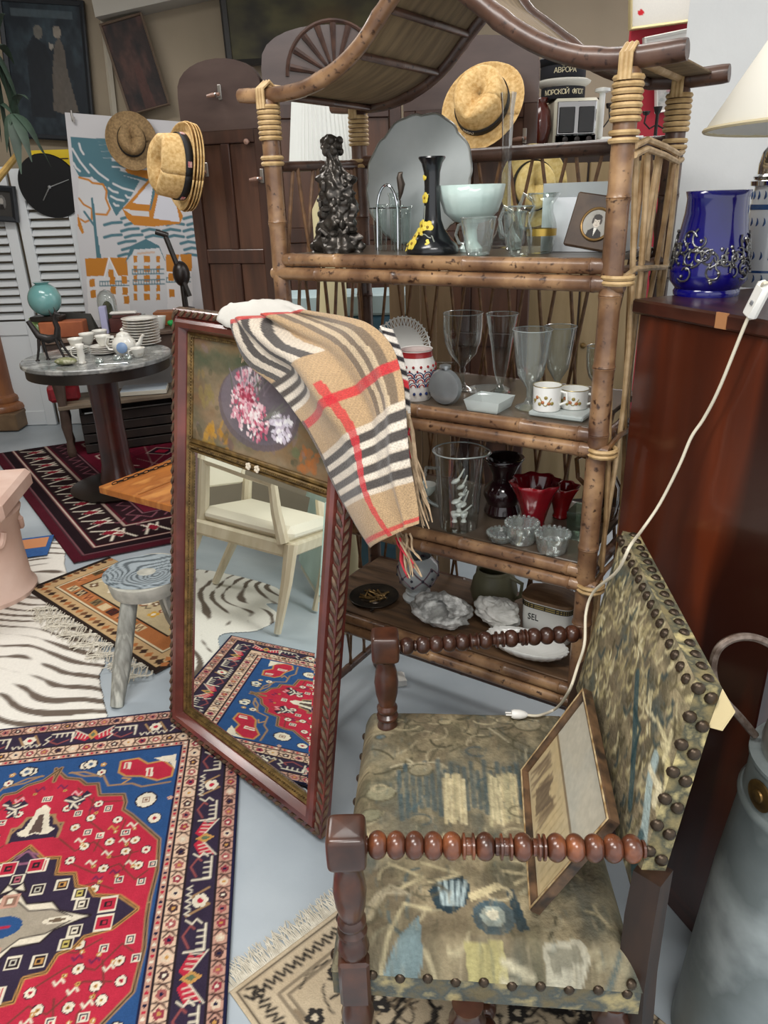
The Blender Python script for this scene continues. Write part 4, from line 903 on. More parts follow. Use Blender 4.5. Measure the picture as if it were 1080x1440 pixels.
# ------------------------------------------------------------------ tartan scarf over the mirror's corner, white cloth beneath it
M_scarf = vmat('wool_scarf', rough=.95, bump=.8, bscale=380, spec=.1, nz=.38, nzs=330, sheen=.3)
rows = [((330, 452), (424, 436)), ((337, 478), (452, 440)), ((352, 512), (492, 446)), ((382, 540), (527, 456)), ((414, 578), (549, 482)), ((437, 606), (560, 522)), ((455, 640), (569, 562)), ((463, 672), (577, 612)), ((476, 702), (581, 660)), ((499, 735), (584, 703)), ((525, 769), (587, 737))]
offs = [(.050, .030), (.052, .034), (.056, .052), (.062, .070), (.066, .075), (.066, .078), (.062, .080), (.060, .080), (.060, .080), (.060, .080), (.060, .080)]
ctl = np.array([[atpl(*a, BLm-my*o[0], my), atpl(*b, BLm-my*o[1], my)] for (a, b), o in zip(rows, offs)])
nvv, nuu = 170, 110
tv = np.linspace(0, len(rows)-1, nvv)
def crs(arr, t):                                     # Catmull-Rom through the control rows
    i = np.clip(np.floor(t).astype(int), 0, len(arr)-2); f = (t-i)[:, None]; g = lambda k_: arr[np.clip(i+k_, 0, len(arr)-1)]
    a, b, c, d = g(-1), g(0), g(1), g(2); return .5*(2*b+(c-a)*f+(2*a-5*b+4*c-d)*f**2+(3*b-a-3*c+d)*f**3)
Lf, Rt = crs(ctl[:, 0], tv), crs(ctl[:, 1], tv); uu = np.linspace(0, 1, nuu)
Ps = Lf[:, None]*(1-uu)[None, :, None]+Rt[:, None]*uu[None, :, None]
V_ = np.linspace(0, 1, nvv)[:, None]; U_ = uu[None, :]
fold = .022*np.exp(-((U_-.30-.25*V_)/.10)**2)*np.clip(1.1-V_*1.1, 0, 1)-.020*np.exp(-((U_-.52-.2*V_)/.07)**2)*np.clip(1-V_, 0, 1)+.012*np.sin(U_*13+V_*5)*np.clip(.75-V_, 0, 1)+.018*np.sin(np.pi*U_)+.016*np.exp(-((U_-.9)/.06)**2)*V_+.006*np.sin(V_*14+U_*4)
sag = np.zeros_like(Ps); sag[..., 2] = -.03*np.sin(np.pi*U_)*np.exp(-((V_-.12)/.12)**2)
fold = fold*1.35+.010*np.sin(U_*22-V_*9)*np.clip(.55-V_, 0, 1)
Ps = Ps-my*fold[..., None]
cv = Cv(1., nvv/nuu, 109, 'c3a580'); cv.a = np.empty((nvv, nuu, 3)); cv.H, cv.W = nvv, nuu
base, BK, WH, RD = lin('b39672'), lin('2a2629'), lin('d9cfc0'), lin('c42a35'); cA_ = np.broadcast_to(base, (nvv, nuu, 3)).copy()
def band(mask, c_, al=.92): cA_[:] = cA_*(1-(mask*al)[..., None])+c_*(mask*al)[..., None]
one = np.ones((nvv, nuu)); seg = lambda x, a, b: ((x >= a) & (x < b)).astype(float)
for (a, b) in ((.62, .655), (.675, .71), (.73, .765), (.785, .82)): band(seg(V_, a-.02, b+.02)*one, WH, .75)
for (a, b) in ((.625, .655), (.68, .71), (.735, .765), (.79, .82)): band(seg(V_, a, b)*one, BK)
for k_ in range(4):                                  # lengthwise checks where the fold turns up at the top
    a = .10+k_*.135; wv = U_+.10*np.sin(V_*9)
    band(seg(wv, a, a+.135)*seg(V_, .02, .30), WH, .8)
for k_ in range(4): a = .10+k_*.135; band(seg(U_+.10*np.sin(V_*9), a, a+.065)*seg(V_, .02, .30), BK)
for (a, b) in ((.70, .745), (.79, .835), (.88, .93)): band(seg(U_-.05*V_, a, b)*seg(V_, 0, .60), lin('5c5148'), .75)
for (a, b) in ((.745, .79), (.835, .88)): band(seg(U_-.05*V_, a, b)*seg(V_, 0, .60), lin('d6c5a8'), .5)
for a in (.30, .335, .37): band(seg(V_-.16*U_*0, a, a+.018)*seg(U_, 0, .36), BK); band(seg(V_, a+.018, a+.035)*seg(U_, 0, .36), WH)
band(seg(V_+.0*U_, .46, .495)*one, RD, .88)
band(seg(U_-.18*V_, .36, .42)*seg(V_, .40, 1), RD, .82); band(seg(V_, .0, .035)*seg(U_, 0, 1), RD, .8)
band(seg(V_, .962, .98)*one, RD, .8); band(seg(U_, 0, .035)*seg(V_, .45, 1), lin('4a4240'), .8)
tw = (((np.arange(nvv)[:, None]+np.arange(nuu)[None, :]) % 3) == 0)[..., None]; cA_ = np.where(tw, cA_*.80+.02, cA_*1.06)
cA_ *= (1+.12*(noise2(nvv, nuu, 40, 2, 2)-.5))[..., None]
stf = thing('tartan_scarf', 'beige wool scarf with black, white and red checks draped over the mirror corner', 'scarf', tuple(ctl[3].mean(0)))
gridobj('cloth', Ps, cA_, M_scarf, stf, True, solid=.004, offset=0)
# the other end folds behind and hangs at the right with its fringe
rows2 = [((535, 458), (552, 464)), ((548, 490), (566, 500)), ((556, 530), (575, 545)), ((560, 575), (577, 590))]
c2 = np.array([[atpl(*a, BLm-my*.050, my), atpl(*b, BLm-my*.030, my)] for a, b in rows2]); tv2 = np.linspace(0, 3, 50)
L2, R2 = crs(c2[:, 0], tv2), crs(c2[:, 1], tv2); u2 = np.linspace(0, 1, 16); P2b = L2[:, None]*(1-u2)[None, :, None]+R2[:, None]*u2[None, :, None]
V2 = np.linspace(0, 1, 50)[:, None]; C2 = np.broadcast_to(lin('2a2629'), (50, 16, 3)).copy(); mm = (((V2*7) % 1) < .45)*np.ones((1, 16)); C2[mm > 0] = lin('ded6cb'); mm = seg(V2, .60, .68)*np.ones((1, 16)); C2[mm > 0] = RD
gridobj('folded_end', P2b-my*(.01*np.sin(np.pi*u2))[None, :, None], C2, M_scarf, stf, True, solid=.004, offset=0)
mb = MB(); mbr = MB()
def strand(b, px0, px1, n, r=.0022, jit=5):
    for i in range(n):
        x0_, y0_ = px0[0]+random.uniform(-jit, jit), px0[1]+random.uniform(-4, 4); x1_, y1_ = px1[0]+random.uniform(-jit, jit)*1.6, px1[1]+random.uniform(-14, 14); of = .05+random.uniform(-.014, .014)
        pts = [atpl(x0_+(x1_-x0_)*t+3*math.sin(t*6+i), y0_+(y1_-y0_)*t, BLm-my*of, my) for t in np.linspace(0, 1, 6)]; b.tube(pts, [r, r, r, r, r*.9, r*.5], 5)
strand(mb, (557, 545), (560, 605), 7); strand(mb, (570, 580), (592, 700), 12); strand(mb, (574, 620), (600, 730), 8); strand(mb, (566, 750), (582, 800), 10, jit=8); strand(mb, (352, 455), (345, 500), 9, .002); strand(mb, (366, 455), (372, 490), 5, .002); strand(mbr, (574, 600), (578, 655), 4); strand(mbr, (556, 760), (574, 805), 4)
obj('fringe', mb, mat('scarf_fringe', 'b9a183', '8d765c', rough=.95, scale=60), stf, True, kind='stuff'); obj('red_fringe', mbr, mat('scarf_red_yarn', 'b8303c', rough=.95), stf, True, kind='stuff')
# white crumpled cloth lying on the mirror's top rail
nC = 40; uC = np.linspace(0, 1, nC)[None, :]; vC = np.linspace(0, 1, 26)[:, None]
tl = np.array([mpix(312, 441), mpix(425, 452)]); xs_ = tl[0][0]+(tl[1][0]-tl[0][0])*uC
ns = noise2(26, nC, 5, 3, 17)-.5
Pc = np.stack([xs_+0*vC+.01*ns, -.050+.09*vC+0*uC+.01*ns, ML+.006+.030*np.sin(np.pi*vC)*(.4+.9*np.sin(np.pi*uC)**.7)+.030*ns-.0*uC-.03*(1-np.sin(np.pi*np.clip(vC, 0, 1)))**3], -1)
Pw = (np.array(Mfr)[:3, :3]@Pc.reshape(-1, 3).T).T+np.array(Mfr)[:3, 3]
wc = gridobj('white_cloth', Pw.reshape(26, nC, 3), None, mat('white_linen', 'd2cfc8', rough=.9, bump=.3, bscale=80), solid=.003, offset=0)
tag(wc, 'crumpled white linen cloth on the mirror top under the scarf', 'cloth')

# ------------------------------------------------------------------ things on the cabinet, lamp cord, metal churn
M_cob = mat('cobalt_glass', '0d0d78', '06064a', rough=.06, scale=3, coat=.6)
M_silv = mat('tarnished_silver', '8e8e8a', '55555a', rough=.35, metal=.9, scale=60)
M_chrome = mat('chrome', 'd5d8da', rough=.08, metal=1.)
jp = atz(992, 414, CZ); jh = zrow(jp, 268)-CZ; jr = wpx(jp, 50)
jg = thing('cobalt_jug', 'cobalt blue glass jug with silver scroll overlay on the mahogany cabinet', 'jug', jp, rotz=2.6)
jb = MB(); jb.open = True
def spout(a, t): return 1+(.16*max(0, math.cos(a-math.pi*.5+.5))**8 if t > .85 else 0)
jb.lathe([(jr*.86, 0), (jr*.88, jh*.04), (jr*.84, jh*.07), (jr*.99, jh*.14), (jr*1.02, jh*.24), (jr*.97, jh*.38), (jr*.88, jh*.6), (jr*.80, jh*.8), (jr*.78, jh*.93), (jr*.83, jh)], 32, rf=spout)
obj('body', jb, M_cob, jg, solid=.003)
mb = MB(); g7 = random.Random(2)
for i in range(64):                                  # scrolling silver overlay wrapped round the belly
    a0 = i*2*math.pi*7/64+g7.uniform(-.05, .05); zc = jh*g7.uniform(.24, .56); rr_ = g7.uniform(.012, .022)
    pts = []
    for t in np.linspace(0, 5.0, 11): a = a0+rr_*(1-t*.13)*math.cos(t+i)/jr; z = zc+rr_*(1-t*.13)*math.sin(t+i); R_ = np.interp(z/jh, [.14, .24, .38, .6], [.99, 1.02, .97, .88])*jr+.002; pts.append((R_*math.cos(a), R_*math.sin(a), z))
    mb.tube(pts, [.0020]*9+[.0016, .001], 6)
    for q in range(2): a = a0+g7.uniform(-.1, .1); z = zc+g7.uniform(-.02, .02); R_ = np.interp(z/jh, [.14, .24, .38, .6], [.99, 1.02, .97, .88])*jr+.001; mb.ball((R_*math.cos(a), R_*math.sin(a), z), .0038, 7, 4)
obj('silver_overlay', mb, M_silv, jg, label='scrolling tarnished silver overlay')
fp = CT(.02, .40); fp = atz(1072, 402, CZ); fh = zrow(fp, 195)-CZ; fr = wpx(fp, 33)
ft = thing('ceramic_flask', 'blue and white painted ceramic jar with domed chrome top beside the cobalt jug', 'jar', fp)
obj('body', MB().lathe([(fr*.98, 0), (fr, .006), (fr*.98, fh*.30), (fr*.92, fh*.62), (fr*.86, fh*.70)], 28), mat('glazed_white', 'e3e8ea', rough=.15, coat=.5), ft)
mb = MB()
for z in (.10, .32, .54):
    R_ = fr*(1.0-.10*z); mb.lathe([(R_*1.0, fh*z), (R_*1.006, fh*(z+.01)), (R_*1.0, fh*(z+.035))], 28)
for i in range(20):
    for z in (.04, .20, .43, .61):
        a = i*2*math.pi/20+z; R_ = fr*(1.005-.12*z); pts = [(R_*math.cos(a+.05*math.sin(t)), R_*math.sin(a+.05*math.sin(t)), fh*(z+.055*t/3)) for t in np.linspace(0, 3, 6)]; mb.tube(pts, [.0014, .003, .004, .003, .002, .001], 5, flat=.4)
obj('blue_bands', mb, mat('delft_blue', '4a6c9c', '2f4f86', rough=.2, scale=40), ft)
mb = MB().lathe([(fr*.86, fh*.69), (fr*1.04, fh*.70), (fr*1.06, fh*.73), (fr*.95, fh*.745), (fr*1.0, fh*.76), (fr*.9, fh*.775)], 28)
obj('collar', mb, M_chrome, ft)
obj('domed_top', MB().lathe([(fr*.86, fh*.77), (fr*.86, fh*.84), (fr*.78, fh*.92), (fr*.58, fh*.975), (fr*.3, fh*.995), (0, fh)], 28), M_chrome, ft)
# table lamp: cone shade, turned base further along the cabinet
lpz = CZ; lq = CT(.30, .22)+np.array([0, 0, .001]); sh_z0 = zrow(lq, 172)
lr0 = .19
while proj((lq[0]-lr0, lq[1], sh_z0))[0] > 1009: lr0 += .004
lm = thing('table_lamp', 'table lamp with cream cone shade standing on the mahogany cabinet', 'lamp', lq)
obj('base', MB().lathe([(.085, 0), (.085, .012), (.05, .02), (.03, .04), (.045, .075), (.055, .11), (.035, .15), (.018, .17), (.018, max(.2, sh_z0-CZ+.02))], 24), mat('lamp_brass', 'a3844a', rough=.3, metal=.9), lm)
sb_ = MB(); sb_.open = True; z_ = sh_z0-CZ
sb_.v, sb_.f = [], []
nS = 36
for i, (r, z) in enumerate(((lr0, z_), (lr0*.38, z_+.27))):
    sb_.v += [(r*math.cos(2*math.pi*k_/nS), r*math.sin(2*math.pi*k_/nS), z) for k_ in range(nS)]
sb_.f = [(k_, (k_+1) % nS, nS+(k_+1) % nS, nS+k_) for k_ in range(nS)]
obj('shade', sb_, mat('cream_shade', 'f2efe4', rough=.9), lm, solid=.002)
obj('shade_trim', MB().tube([(lr0*math.cos(a), lr0*math.sin(a), z_) for a in np.linspace(0, 2*math.pi, 48, endpoint=False)], .0035, 6, closed=True), mat('shade_piping', 'b9ad8e', rough=.8), lm)
obj('shade_ring', MB().tube([(lr0*.38*math.cos(a), lr0*.38*math.sin(a), z_+.27) for a in np.linspace(0, 2*math.pi, 30, endpoint=False)], .003, 6, closed=True).tube([(-lr0*.38, 0, z_+.268), (lr0*.38, 0, z_+.268)], .002, 6).tube([(0, 0, z_), (0, 0, z_+.27)], .004, 6), M_chrome, lm)
# cord with inline switch and plug, falling over the chair back to the seat
fcn = np.array([cn[0], cn[1], 0]); fp0 = np.array([c0[0], c0[1], 0])-fcn*.016
bf = (Tn+Bf_)/2+bnrm*.026
cp = [tuple(lq+np.array([-.09, -.04, .008])), tuple(lq+np.array([-.13, -.06, .02])), atpl(1078, 398, fp0-fcn*.01, fcn), atpl(1068, 415, fp0, fcn), atpl(1048, 456, fp0, fcn), atpl(1012, 545, fp0, fcn), atpl(990, 588, fp0, fcn), atpl(972, 615, fp0-fcn*.01, fcn), atpl(955, 655, fp0-fcn*.02, fcn), atpl(928, 708, fp0-fcn*.035, fcn), atz(903, 745, .946), atpl(886, 768, bf, bnrm), atpl(868, 803, bf, bnrm), atpl(835, 832, bf, bnrm), atpl(824, 862, bf, bnrm), atpl(822, 905, bf, bnrm), atpl(812, 938, bf, bnrm), atpl(800, 972, bf+bnrm*.01, bnrm), atz(782, 996, ZS+.020), atz(758, 1006, ZS+.018), atz(738, 1005, ZS+.020)]
tt_ = np.linspace(0, len(cp)-1, 110); cc_ = crs(np.array([np.array(p) for p in cp]), tt_)
cdt = thing('lamp_cord', 'white lamp cord with switch and plug trailing over the armchair back', 'cord', tuple(cp[4]))
obj('cable', MB().tube(list(cc_), .0030, 8), mat('ivory_cable', 'd8cfba', rough=.5), cdt, True)
M_pl = mat('white_plastic', 'e9e7e1', rough=.35)
s0_, s1_ = np.array(cp[2]), np.array(cp[4]); sx_ = _n(s1_-s0_)
sy_ = _n(np.cross(sx_, fcn)); Rm = np.array([sx_, sy_, np.cross(sx_, sy_)]).T
obj('switch', MB().box((np.array(cp[3])*.55+s1_*.25+s0_*.2), (.066, .026, .018), .006, R=Rm), M_pl, cdt, True)
obj('switch_button', MB().box((np.array(cp[3])*.55+s1_*.30+s0_*.15)-fcn*.009, (.008, .006, .004), .001, R=Rm), mat('grey_plastic', '77787a', rough=.4), cdt, True)
e_ = np.array(cp[-1]); d_ = _n(e_-np.array(cp[-2])); obj('plug', MB().tube([e_-d_*.006, e_, e_+d_*.012, e_+d_*.024, e_+d_*.03], [.004, .008, .011, .011, .009], 10).tube([e_+d_*.03+np.array([0, .004, 0]), e_+d_*.043+np.array([0, .004, 0])], .002, 6).tube([e_+d_*.03-np.array([0, .004, 0]), e_+d_*.043-np.array([0, .004, 0])], .002, 6), M_pl, cdt, True)
# galvanised churn
M_galv = mat('galvanised_metal', '8f9798', 'c0c8c8', c3='747c7c', rough=.5, metal=.2, scale=5, contrast=(.25, .75), bump=.1, bscale=30)
hz_ = .64; k0 = atz(1040, 1092, hz_); hc = k0+np.array([.110, -.037, 0]); hc[2] = 0
hn = thing('milk_churn', 'grey galvanised metal churn with bail handle and domed lid by the cabinet', 'churn', hc)
obj('body', MB().lathe([(.150, .0), (.152, .01), (.145, .15), (.128, .42), (.111, .60), (.115, .606), (.116, .616), (.112, .622)], 40), M_galv, hn)
obj('neck', MB().lathe([(.109, .621), (.107, .64), (.106, .690), (.110, .694), (.110, .700), (.098, .703)], 40), M_galv, hn)
obj('lid', MB().lathe([(.092, .702), (.094, .72), (.088, .765), (.070, .805), (.045, .828), (.02, .838), (0, .84)], 32), mat('tinned_lid', 'b0b2ae', '7d766b', rough=.28, metal=.6, scale=8), hn)
hpts = [atpl(x, y, hc+np.array([0, .05, 0]), np.array([0, 1., 0]))-hc for x, y in ((1062, 1034), (1040, 1008), (1018, 984), (1005, 958), (1003, 932), (1012, 910), (1034, 897), (1062, 897), (1092, 912), (1118, 940))]
hpts = list(crs(np.array(hpts), np.linspace(0, 9, 40)))
obj('handle', MB().tube(hpts, .0065, 8), mat('rusty_wire', '8a7c72', '5a4a40', rough=.5, metal=.6, scale=60), hn)
obj('badge', MB().lathe([(.026, 0), (.026, .003), (.020, .005), (.011, .004), (.010, .007), (0, .008)], 20, (-.106, -.022, .655), (-.98, -.2, 0)), mat('brass_badge', '7a5f36', '57442a', rough=.4, metal=.8, scale=50), hn, label='round brass badge')
# ------------------------------------------------------------------ things on the bamboo shelf
G_clear = glass('clear_glass', 'f2f7f5', .34, .04); G_cut = glass('cut_glass', 'eef4f2', .42, .10, .10); G_frost = glass('frosted_glass', 'e6eeee', .3, .3, .45)
G_red = glass('ruby_glass', '8e0f18', .30, .04); G_dred = glass('dark_ruby_glass', '3a0c10', .30, .04); G_green = glass('green_glass', 'b8cdbb', .35, .05); G_amber = glass('smoky_glass', 'b5a292', .3, .05)
M_porc = mat('white_porcelain', 'e4e4df', rough=.18, coat=.4)
def it(x, ytop, d, lv): p = on(x, d, lv); return p, zrow(p, ytop)-p[2]
def lat(prof, R, Hh, n=24, rf=None, openv=True, c=(0, 0, 0)):
    b = MB(); b.open = openv; return b.lathe([(r*R, z*Hh) for r, z in prof], n, c, rf=rf)
def vessel(name, label, cat, p, prof, R, Hh, m, n=24, rf=None, rz=0., solid=0., group=None, openv=True):
    return single(name, label, cat, lat(prof, R, Hh, n, rf, openv), m, p, rz, group, solid=solid)
def ringloop(c, r, t, ax='x', n=18):
    a = np.linspace(0, 2*math.pi, n, endpoint=False)
    return [(c[0]+r*math.cos(q), c[1], c[2]+r*math.sin(q)) if ax == 'y' else (c[0], c[1]+r*math.cos(q), c[2]+r*math.sin(q)) for q in a]
SVIEW = S_ANG                                         # local x along the shelf, -y towards the room
# --- top shelf
p, h = it(478, 188, .10, 3); R = wpx(p, 37)
nv_, nu_ = 70, 60; zz = np.linspace(0, 1, nv_); prof_r = np.interp(zz, [0, .06, .12, .3, .5, .66, .74, .80, .88, .96, 1], [1.0, .98, .80, .72, .68, .56, .34, .28, .42, .40, .10])
ns = noise2(nv_, nu_-1, 8, 3, 77); ns2 = noise2(nv_, nu_-1, 16, 2, 78); A_ = np.linspace(0, 2*math.pi, nu_)
ns = np.concatenate([ns, ns[:, :1]], 1); ns2 = np.concatenate([ns2, ns2[:, :1]], 1)
rad = prof_r[:, None]*R*(.72+.75*np.abs(ns-.5)*2+.35*(ns2-.3))
lean = np.interp(zz, [0, .5, .75, 1], [0, .0, -.05, -.12])*R*2
sc_ = thing('bronze_sculpture', 'dark lumpy bronze figure sculpture at the left of the top bamboo shelf', 'sculpture', p, SVIEW)
gridobj('figure', np.stack([rad*np.cos(A_)[None]*(1-.15*(zz[:, None] > .75))+lean[:, None], rad*np.sin(A_)[None]*.8, np.broadcast_to(zz[:, None]*h, rad.shape)], -1), None, mat('rough_bronze', '37332f', '5a5550', rough=.30, metal=.7, scale=30, bump=.6, bscale=60), sc_)
mb = MB(); g8 = random.Random(9)
for i in range(34):
    t = g8.uniform(.09, .72); a = g8.uniform(math.pi, 2*math.pi); r_ = np.interp(t, zz, prof_r)*R*.92; s_ = g8.uniform(.006, .013); mb.ball((r_*math.cos(a), r_*math.sin(a)*.8, t*h), s_, 7, 5, (g8.uniform(.7, 1.3), 1, g8.uniform(.7, 1.6)))
obj('rock', MB().ball((-R*.85, -.02, .0145), .016, 8, 6, (1.3, 1, .8)), MATS['rough_bronze'], sc_); mb.tube([(-.3*R, -R*.7, h*.16), (-.1*R, -R*.9, h*.20), (.1*R, -R*.85, h*.16)], .005, 6)
for i in range(16): a = i*.39; mb.ball((R*.30*math.cos(a)-.12*R, R*.26*math.sin(a), h*(.90+.05*math.sin(i*2.1))), .010, 6, 5)
obj('lumps', mb, MATS['rough_bronze'], sc_, kind='stuff')
# pewter tray leaning on the back rail
p = on(592, .262, 3); zb = zrow(p, 352); zt_ = zrow(p, 163); Rt_ = (zt_-p[2])*.465
tt = math.radians(9); Mt = Matrix.Translation(Vector(p)+Vector((0, 0, Rt_*1.11)))@Matrix.Rotation(S_ANG, 4, 'Z')@Matrix.Rotation(-tt, 4, 'X')@Matrix.Rotation(math.radians(90), 4, 'X')
sc8 = lambda a, t: 1+(.045*abs(math.sin(4*a))**.7-.02+.01*math.sin(16*a))*(t > .4)
mb = MB(); mb.open = True; mb.lathe([(Rt_*1.06, .016), (Rt_*.98, .014), (Rt_*.90, .006), (Rt_*.84, .001), (Rt_*.5, 0), (0.0001, 0)], 64, rf=lambda a, t: sc8(a, 1-t))
ty = thing('pewter_tray', 'large grey pewter tray with scalloped rim leaning behind the black vase', 'tray', M=Mt)
obj('plate', mb, mat('pewter', 'c3cacb', 'a3abac', rough=.33, metal=.4, scale=4), ty, solid=.003)
obj('rim_wire', MB().tube([(Rt_*1.06*sc8(a, 1)*math.cos(a), Rt_*1.06*sc8(a, 1)*math.sin(a), .016) for a in np.linspace(0, 2*math.pi, 128, endpoint=False)], .0028, 6, closed=True), mat('silver_rim', 'b5b8b6', rough=.3, metal=.9), ty)
# glass posy holder with arched silver handle and a little bird
p, h = it(551, 258, .17, 3); r1 = wpx(p, 7)
pv = thing('glass_posy_holder', 'clear glass tube posy holder with arched silver handle and bird', 'vase', p, SVIEW)
for i, (dx, dy, hh_) in enumerate(((-.040, 0, .66), (-.018, -.012, .70), (.004, .008, .86), (.024, -.010, .68), (.042, .004, .66))): obj('glass_tube', lat([(.7, 0), (.75, .04), (.85, .5), (1.0, .93), (1.35, 1)], r1, h*hh_, 12, c=(dx, dy, 0)), G_clear, pv)
obj('handle', MB().tube([(-.030+.001*math.sin(t), -.018, 0) if t == 0 else (-.030+(.060)*(1-math.cos(math.pi*t))/2, -.016, h*(.55+.43*math.sin(math.pi*t))) for t in np.linspace(0, 1, 15)]+[(.030, -.018, 0)], .0034, 8), M_chrome, pv)
obj('rim_wire', MB().tube([(-.055, -.012, h*.64), (.055, -.012, h*.64)], .0016, 6), M_chrome, pv)
obj('bird', MB().tube([(.018, .012, h*.75), (.022, .012, h*.86), (.024, .012, h*.98), (.020, .012, h*1.08), (.022, .012, h*1.14), (.028, .012, h*1.155)], [.002, .006, .010, .008, .006, .0015], 8).tube([(.020, .012, h*.75), (.018, .012, 0)], .002, 6), mat('dark_bronze_bird', '4a4038', rough=.4, metal=.5), pv)
# black vase with yellow blossom
p, h = it(608, 220, .086, 3); R = wpx(p, 37)
bvp = [(.98, 0), (1.0, .03), (.95, .09), (.70, .17), (.46, .26), (.34, .36), (.30, .50), (.28, .70), (.30, .84), (.38, .93), (.50, .985), (.48, 1), (.42, .985)]
bv = thing('black_vase', 'black trumpet vase with raised yellow blossom on the top bamboo shelf', 'vase', p, SVIEW)
obj('body', lat(bvp, R, h, 32), mat('black_glaze', '101216', rough=.22, coat=.3), bv)
def onv(a, z): r_ = np.interp(z, [q[1] for q in bvp[:11]], [q[0] for q in bvp[:11]])*R; return np.array([r_*math.sin(a), -r_*math.cos(a), z*h]), np.array([math.sin(a), -math.cos(a), .0])
for i, (a, z, s_) in enumerate(((-.55, .80, .008), (-.50, .585, .012), (-.55, .30, .013), (.12, .285, .014), (-.45, .22, .013), (-.75, .19, .012), (-.50, .115, .015), (-.95, .17, .010), (.25, .13, .008), (-.95, .05, .007), (-1.2, .09, .006))):
    c_, n_ = onv(a, z); n_ = _n(n_+np.array([0, 0, .5 if z < .2 else .1])); t1_ = _n(np.cross(n_, [0, 0, 1.])); t2_ = np.cross(n_, t1_); mb = MB()
    for k_ in range(5 if s_ > .009 else 3): q = k_*2*math.pi/5+i; mb.lathe([(s_*.5, 0), (s_*.45, .0015), (0, .002)], 8, c_+(t1_*math.cos(q)+t2_*math.sin(q))*s_*.55, n_)
    fl = obj('blossom', mb, mat('yellow_enamel', 'e8d45a', 'd9bb3a', rough=.5, scale=90), bv)
    if s_ > .009: obj('blossom_centre', MB().lathe([(s_*.28, 0), (s_*.2, .0035), (0, .004)], 8, c_, n_), mat('ochre_enamel', '8a6a1c', rough=.5), fl)
mb = MB()
for (a0, z0_, a1, z1_) in ((-.2, .20, .45, .19), (.45, .19, .62, .15), (-.5, .58, .1, .64), (-.5, .33, -.5, .52)): mb.tube([onv(a0+(a1-a0)*t, z0_+(z1_-z0_)*t+.015*math.sin(t*5))[0] for t in np.linspace(0, 1, 8)], .0015, 5)
obj('stem', mb, mat('grey_enamel', '8a8f86', rough=.5), bv)
# opaline bowl
p, h = it(662, 260, .155, 3); R = wpx(p, 46)
vessel('opaline_bowl', 'pale green opaline glass bowl with beaded scalloped rim beside the black vase', 'bowl', p, [(.34, 0), (.36, .05), (.20, .16), (.17, .34), (.22, .42), (.55, .47), (.80, .60), (.93, .80), (1.0, 1.0)], R, h, mat('opaline', 'bdd3cd', 'd5e4df', rough=.18, scale=8, coat=.4), 48, rf=lambda a, t: 1+.018*math.cos(18*a)*(t > .7), solid=.004)
# punch cups, jugs and tall vase in clear glass
for (x, d, yt, hw, lab) in ((672, .050, 306, 24, 'low clear pressed-glass punch cup in front of the opaline bowl'), (722, .215, 298, 16, 'clear pressed-glass cup behind the low punch cup')):
    p, h = it(x, yt, d, 3); R = wpx(p, hw); t = thing('punch_cup', lab, 'cup', p, SVIEW)
    obj('bowl', lat([(.60, 0), (.66, .06), (.80, .30), (.90, .6), (1.0, .92), (1.02, 1)], R, h, 28, rf=lambda a, t: 1+.02*math.cos(14*a)), G_cut, t)
    obj('rim', MB().tube([(R*1.02*math.cos(a), R*1.02*math.sin(a), h) for a in np.linspace(0, 2*math.pi, 30, endpoint=False)], .0022, 6, closed=True).tube([(R*.6*math.cos(a), R*.6*math.sin(a), .003) for a in np.linspace(0, 2*math.pi, 24, endpoint=False)], .003, 6, closed=True), G_cut, t)
    obj('handle', MB().tube([(-R*1.0, 0, h*.85), (-R*1.3, 0, h*.80), (-R*1.48, 0, h*.55), (-R*1.25, 0, h*.32), (-R*.85, 0, h*.30)], .0034, 8), G_cut, t)
for (x, d, yt, hw, lab) in ((730, .052, 290, 18, 'clear glass cream jug with curled handle on the top bamboo shelf'), (760, .135, 272, 21, 'clear glass jug with gold band beside the frosted box')):
    p, h = it(x, yt, d, 3); R = wpx(p, hw); t = thing('glass_jug', lab, 'jug', p, SVIEW)
    obj('body', lat([(.7, 0), (.8, .05), (.98, .3), (.95, .5), (.70, .70), (.68, .82), (.95, 1)], R, h, 26, rf=lambda a, t: 1+(.2*max(0, math.cos(a-.3))**6 if t > .85 else 0)), G_clear, t)
    obj('rim', MB().tube([(R*.95*math.cos(a), R*.95*math.sin(a), h) for a in np.linspace(0, 2*math.pi, 30, endpoint=False)], .0018, 6, closed=True), G_cut, t)
    obj('handle', MB().tube([(-R*.7, -R*.2, h*.9), (-R*1.2, -R*.3, h*1.0), (-R*1.6, -R*.3, h*.75), (-R*1.35, -R*.3, h*.45), (-R*.95, -R*.1, h*.40)], .0042, 8), G_cut, t)
    if x > 740: obj('gold_band', lat([(.985, .30), (.99, .40), (.985, .42)], R, h, 26), mat('gold_band', 'b99a4c', rough=.3, metal=.8), t)
p, h = it(708, 130, .29, 3); R = wpx(p, 24)
vessel('bud_vase', 'tall slender clear glass bud vase in front of the straw hat on the screen', 'vase', p, [(.9, 0), (.95, .04), (.6, .10), (.36, .2), (.28, .4), (.27, .7), (.32, .9), (.42, 1.0)], R, h, glass('bud_glass', 'eceff0', .5, .06), 18, rf=lambda a, t: 1+.10*math.cos(5*a))
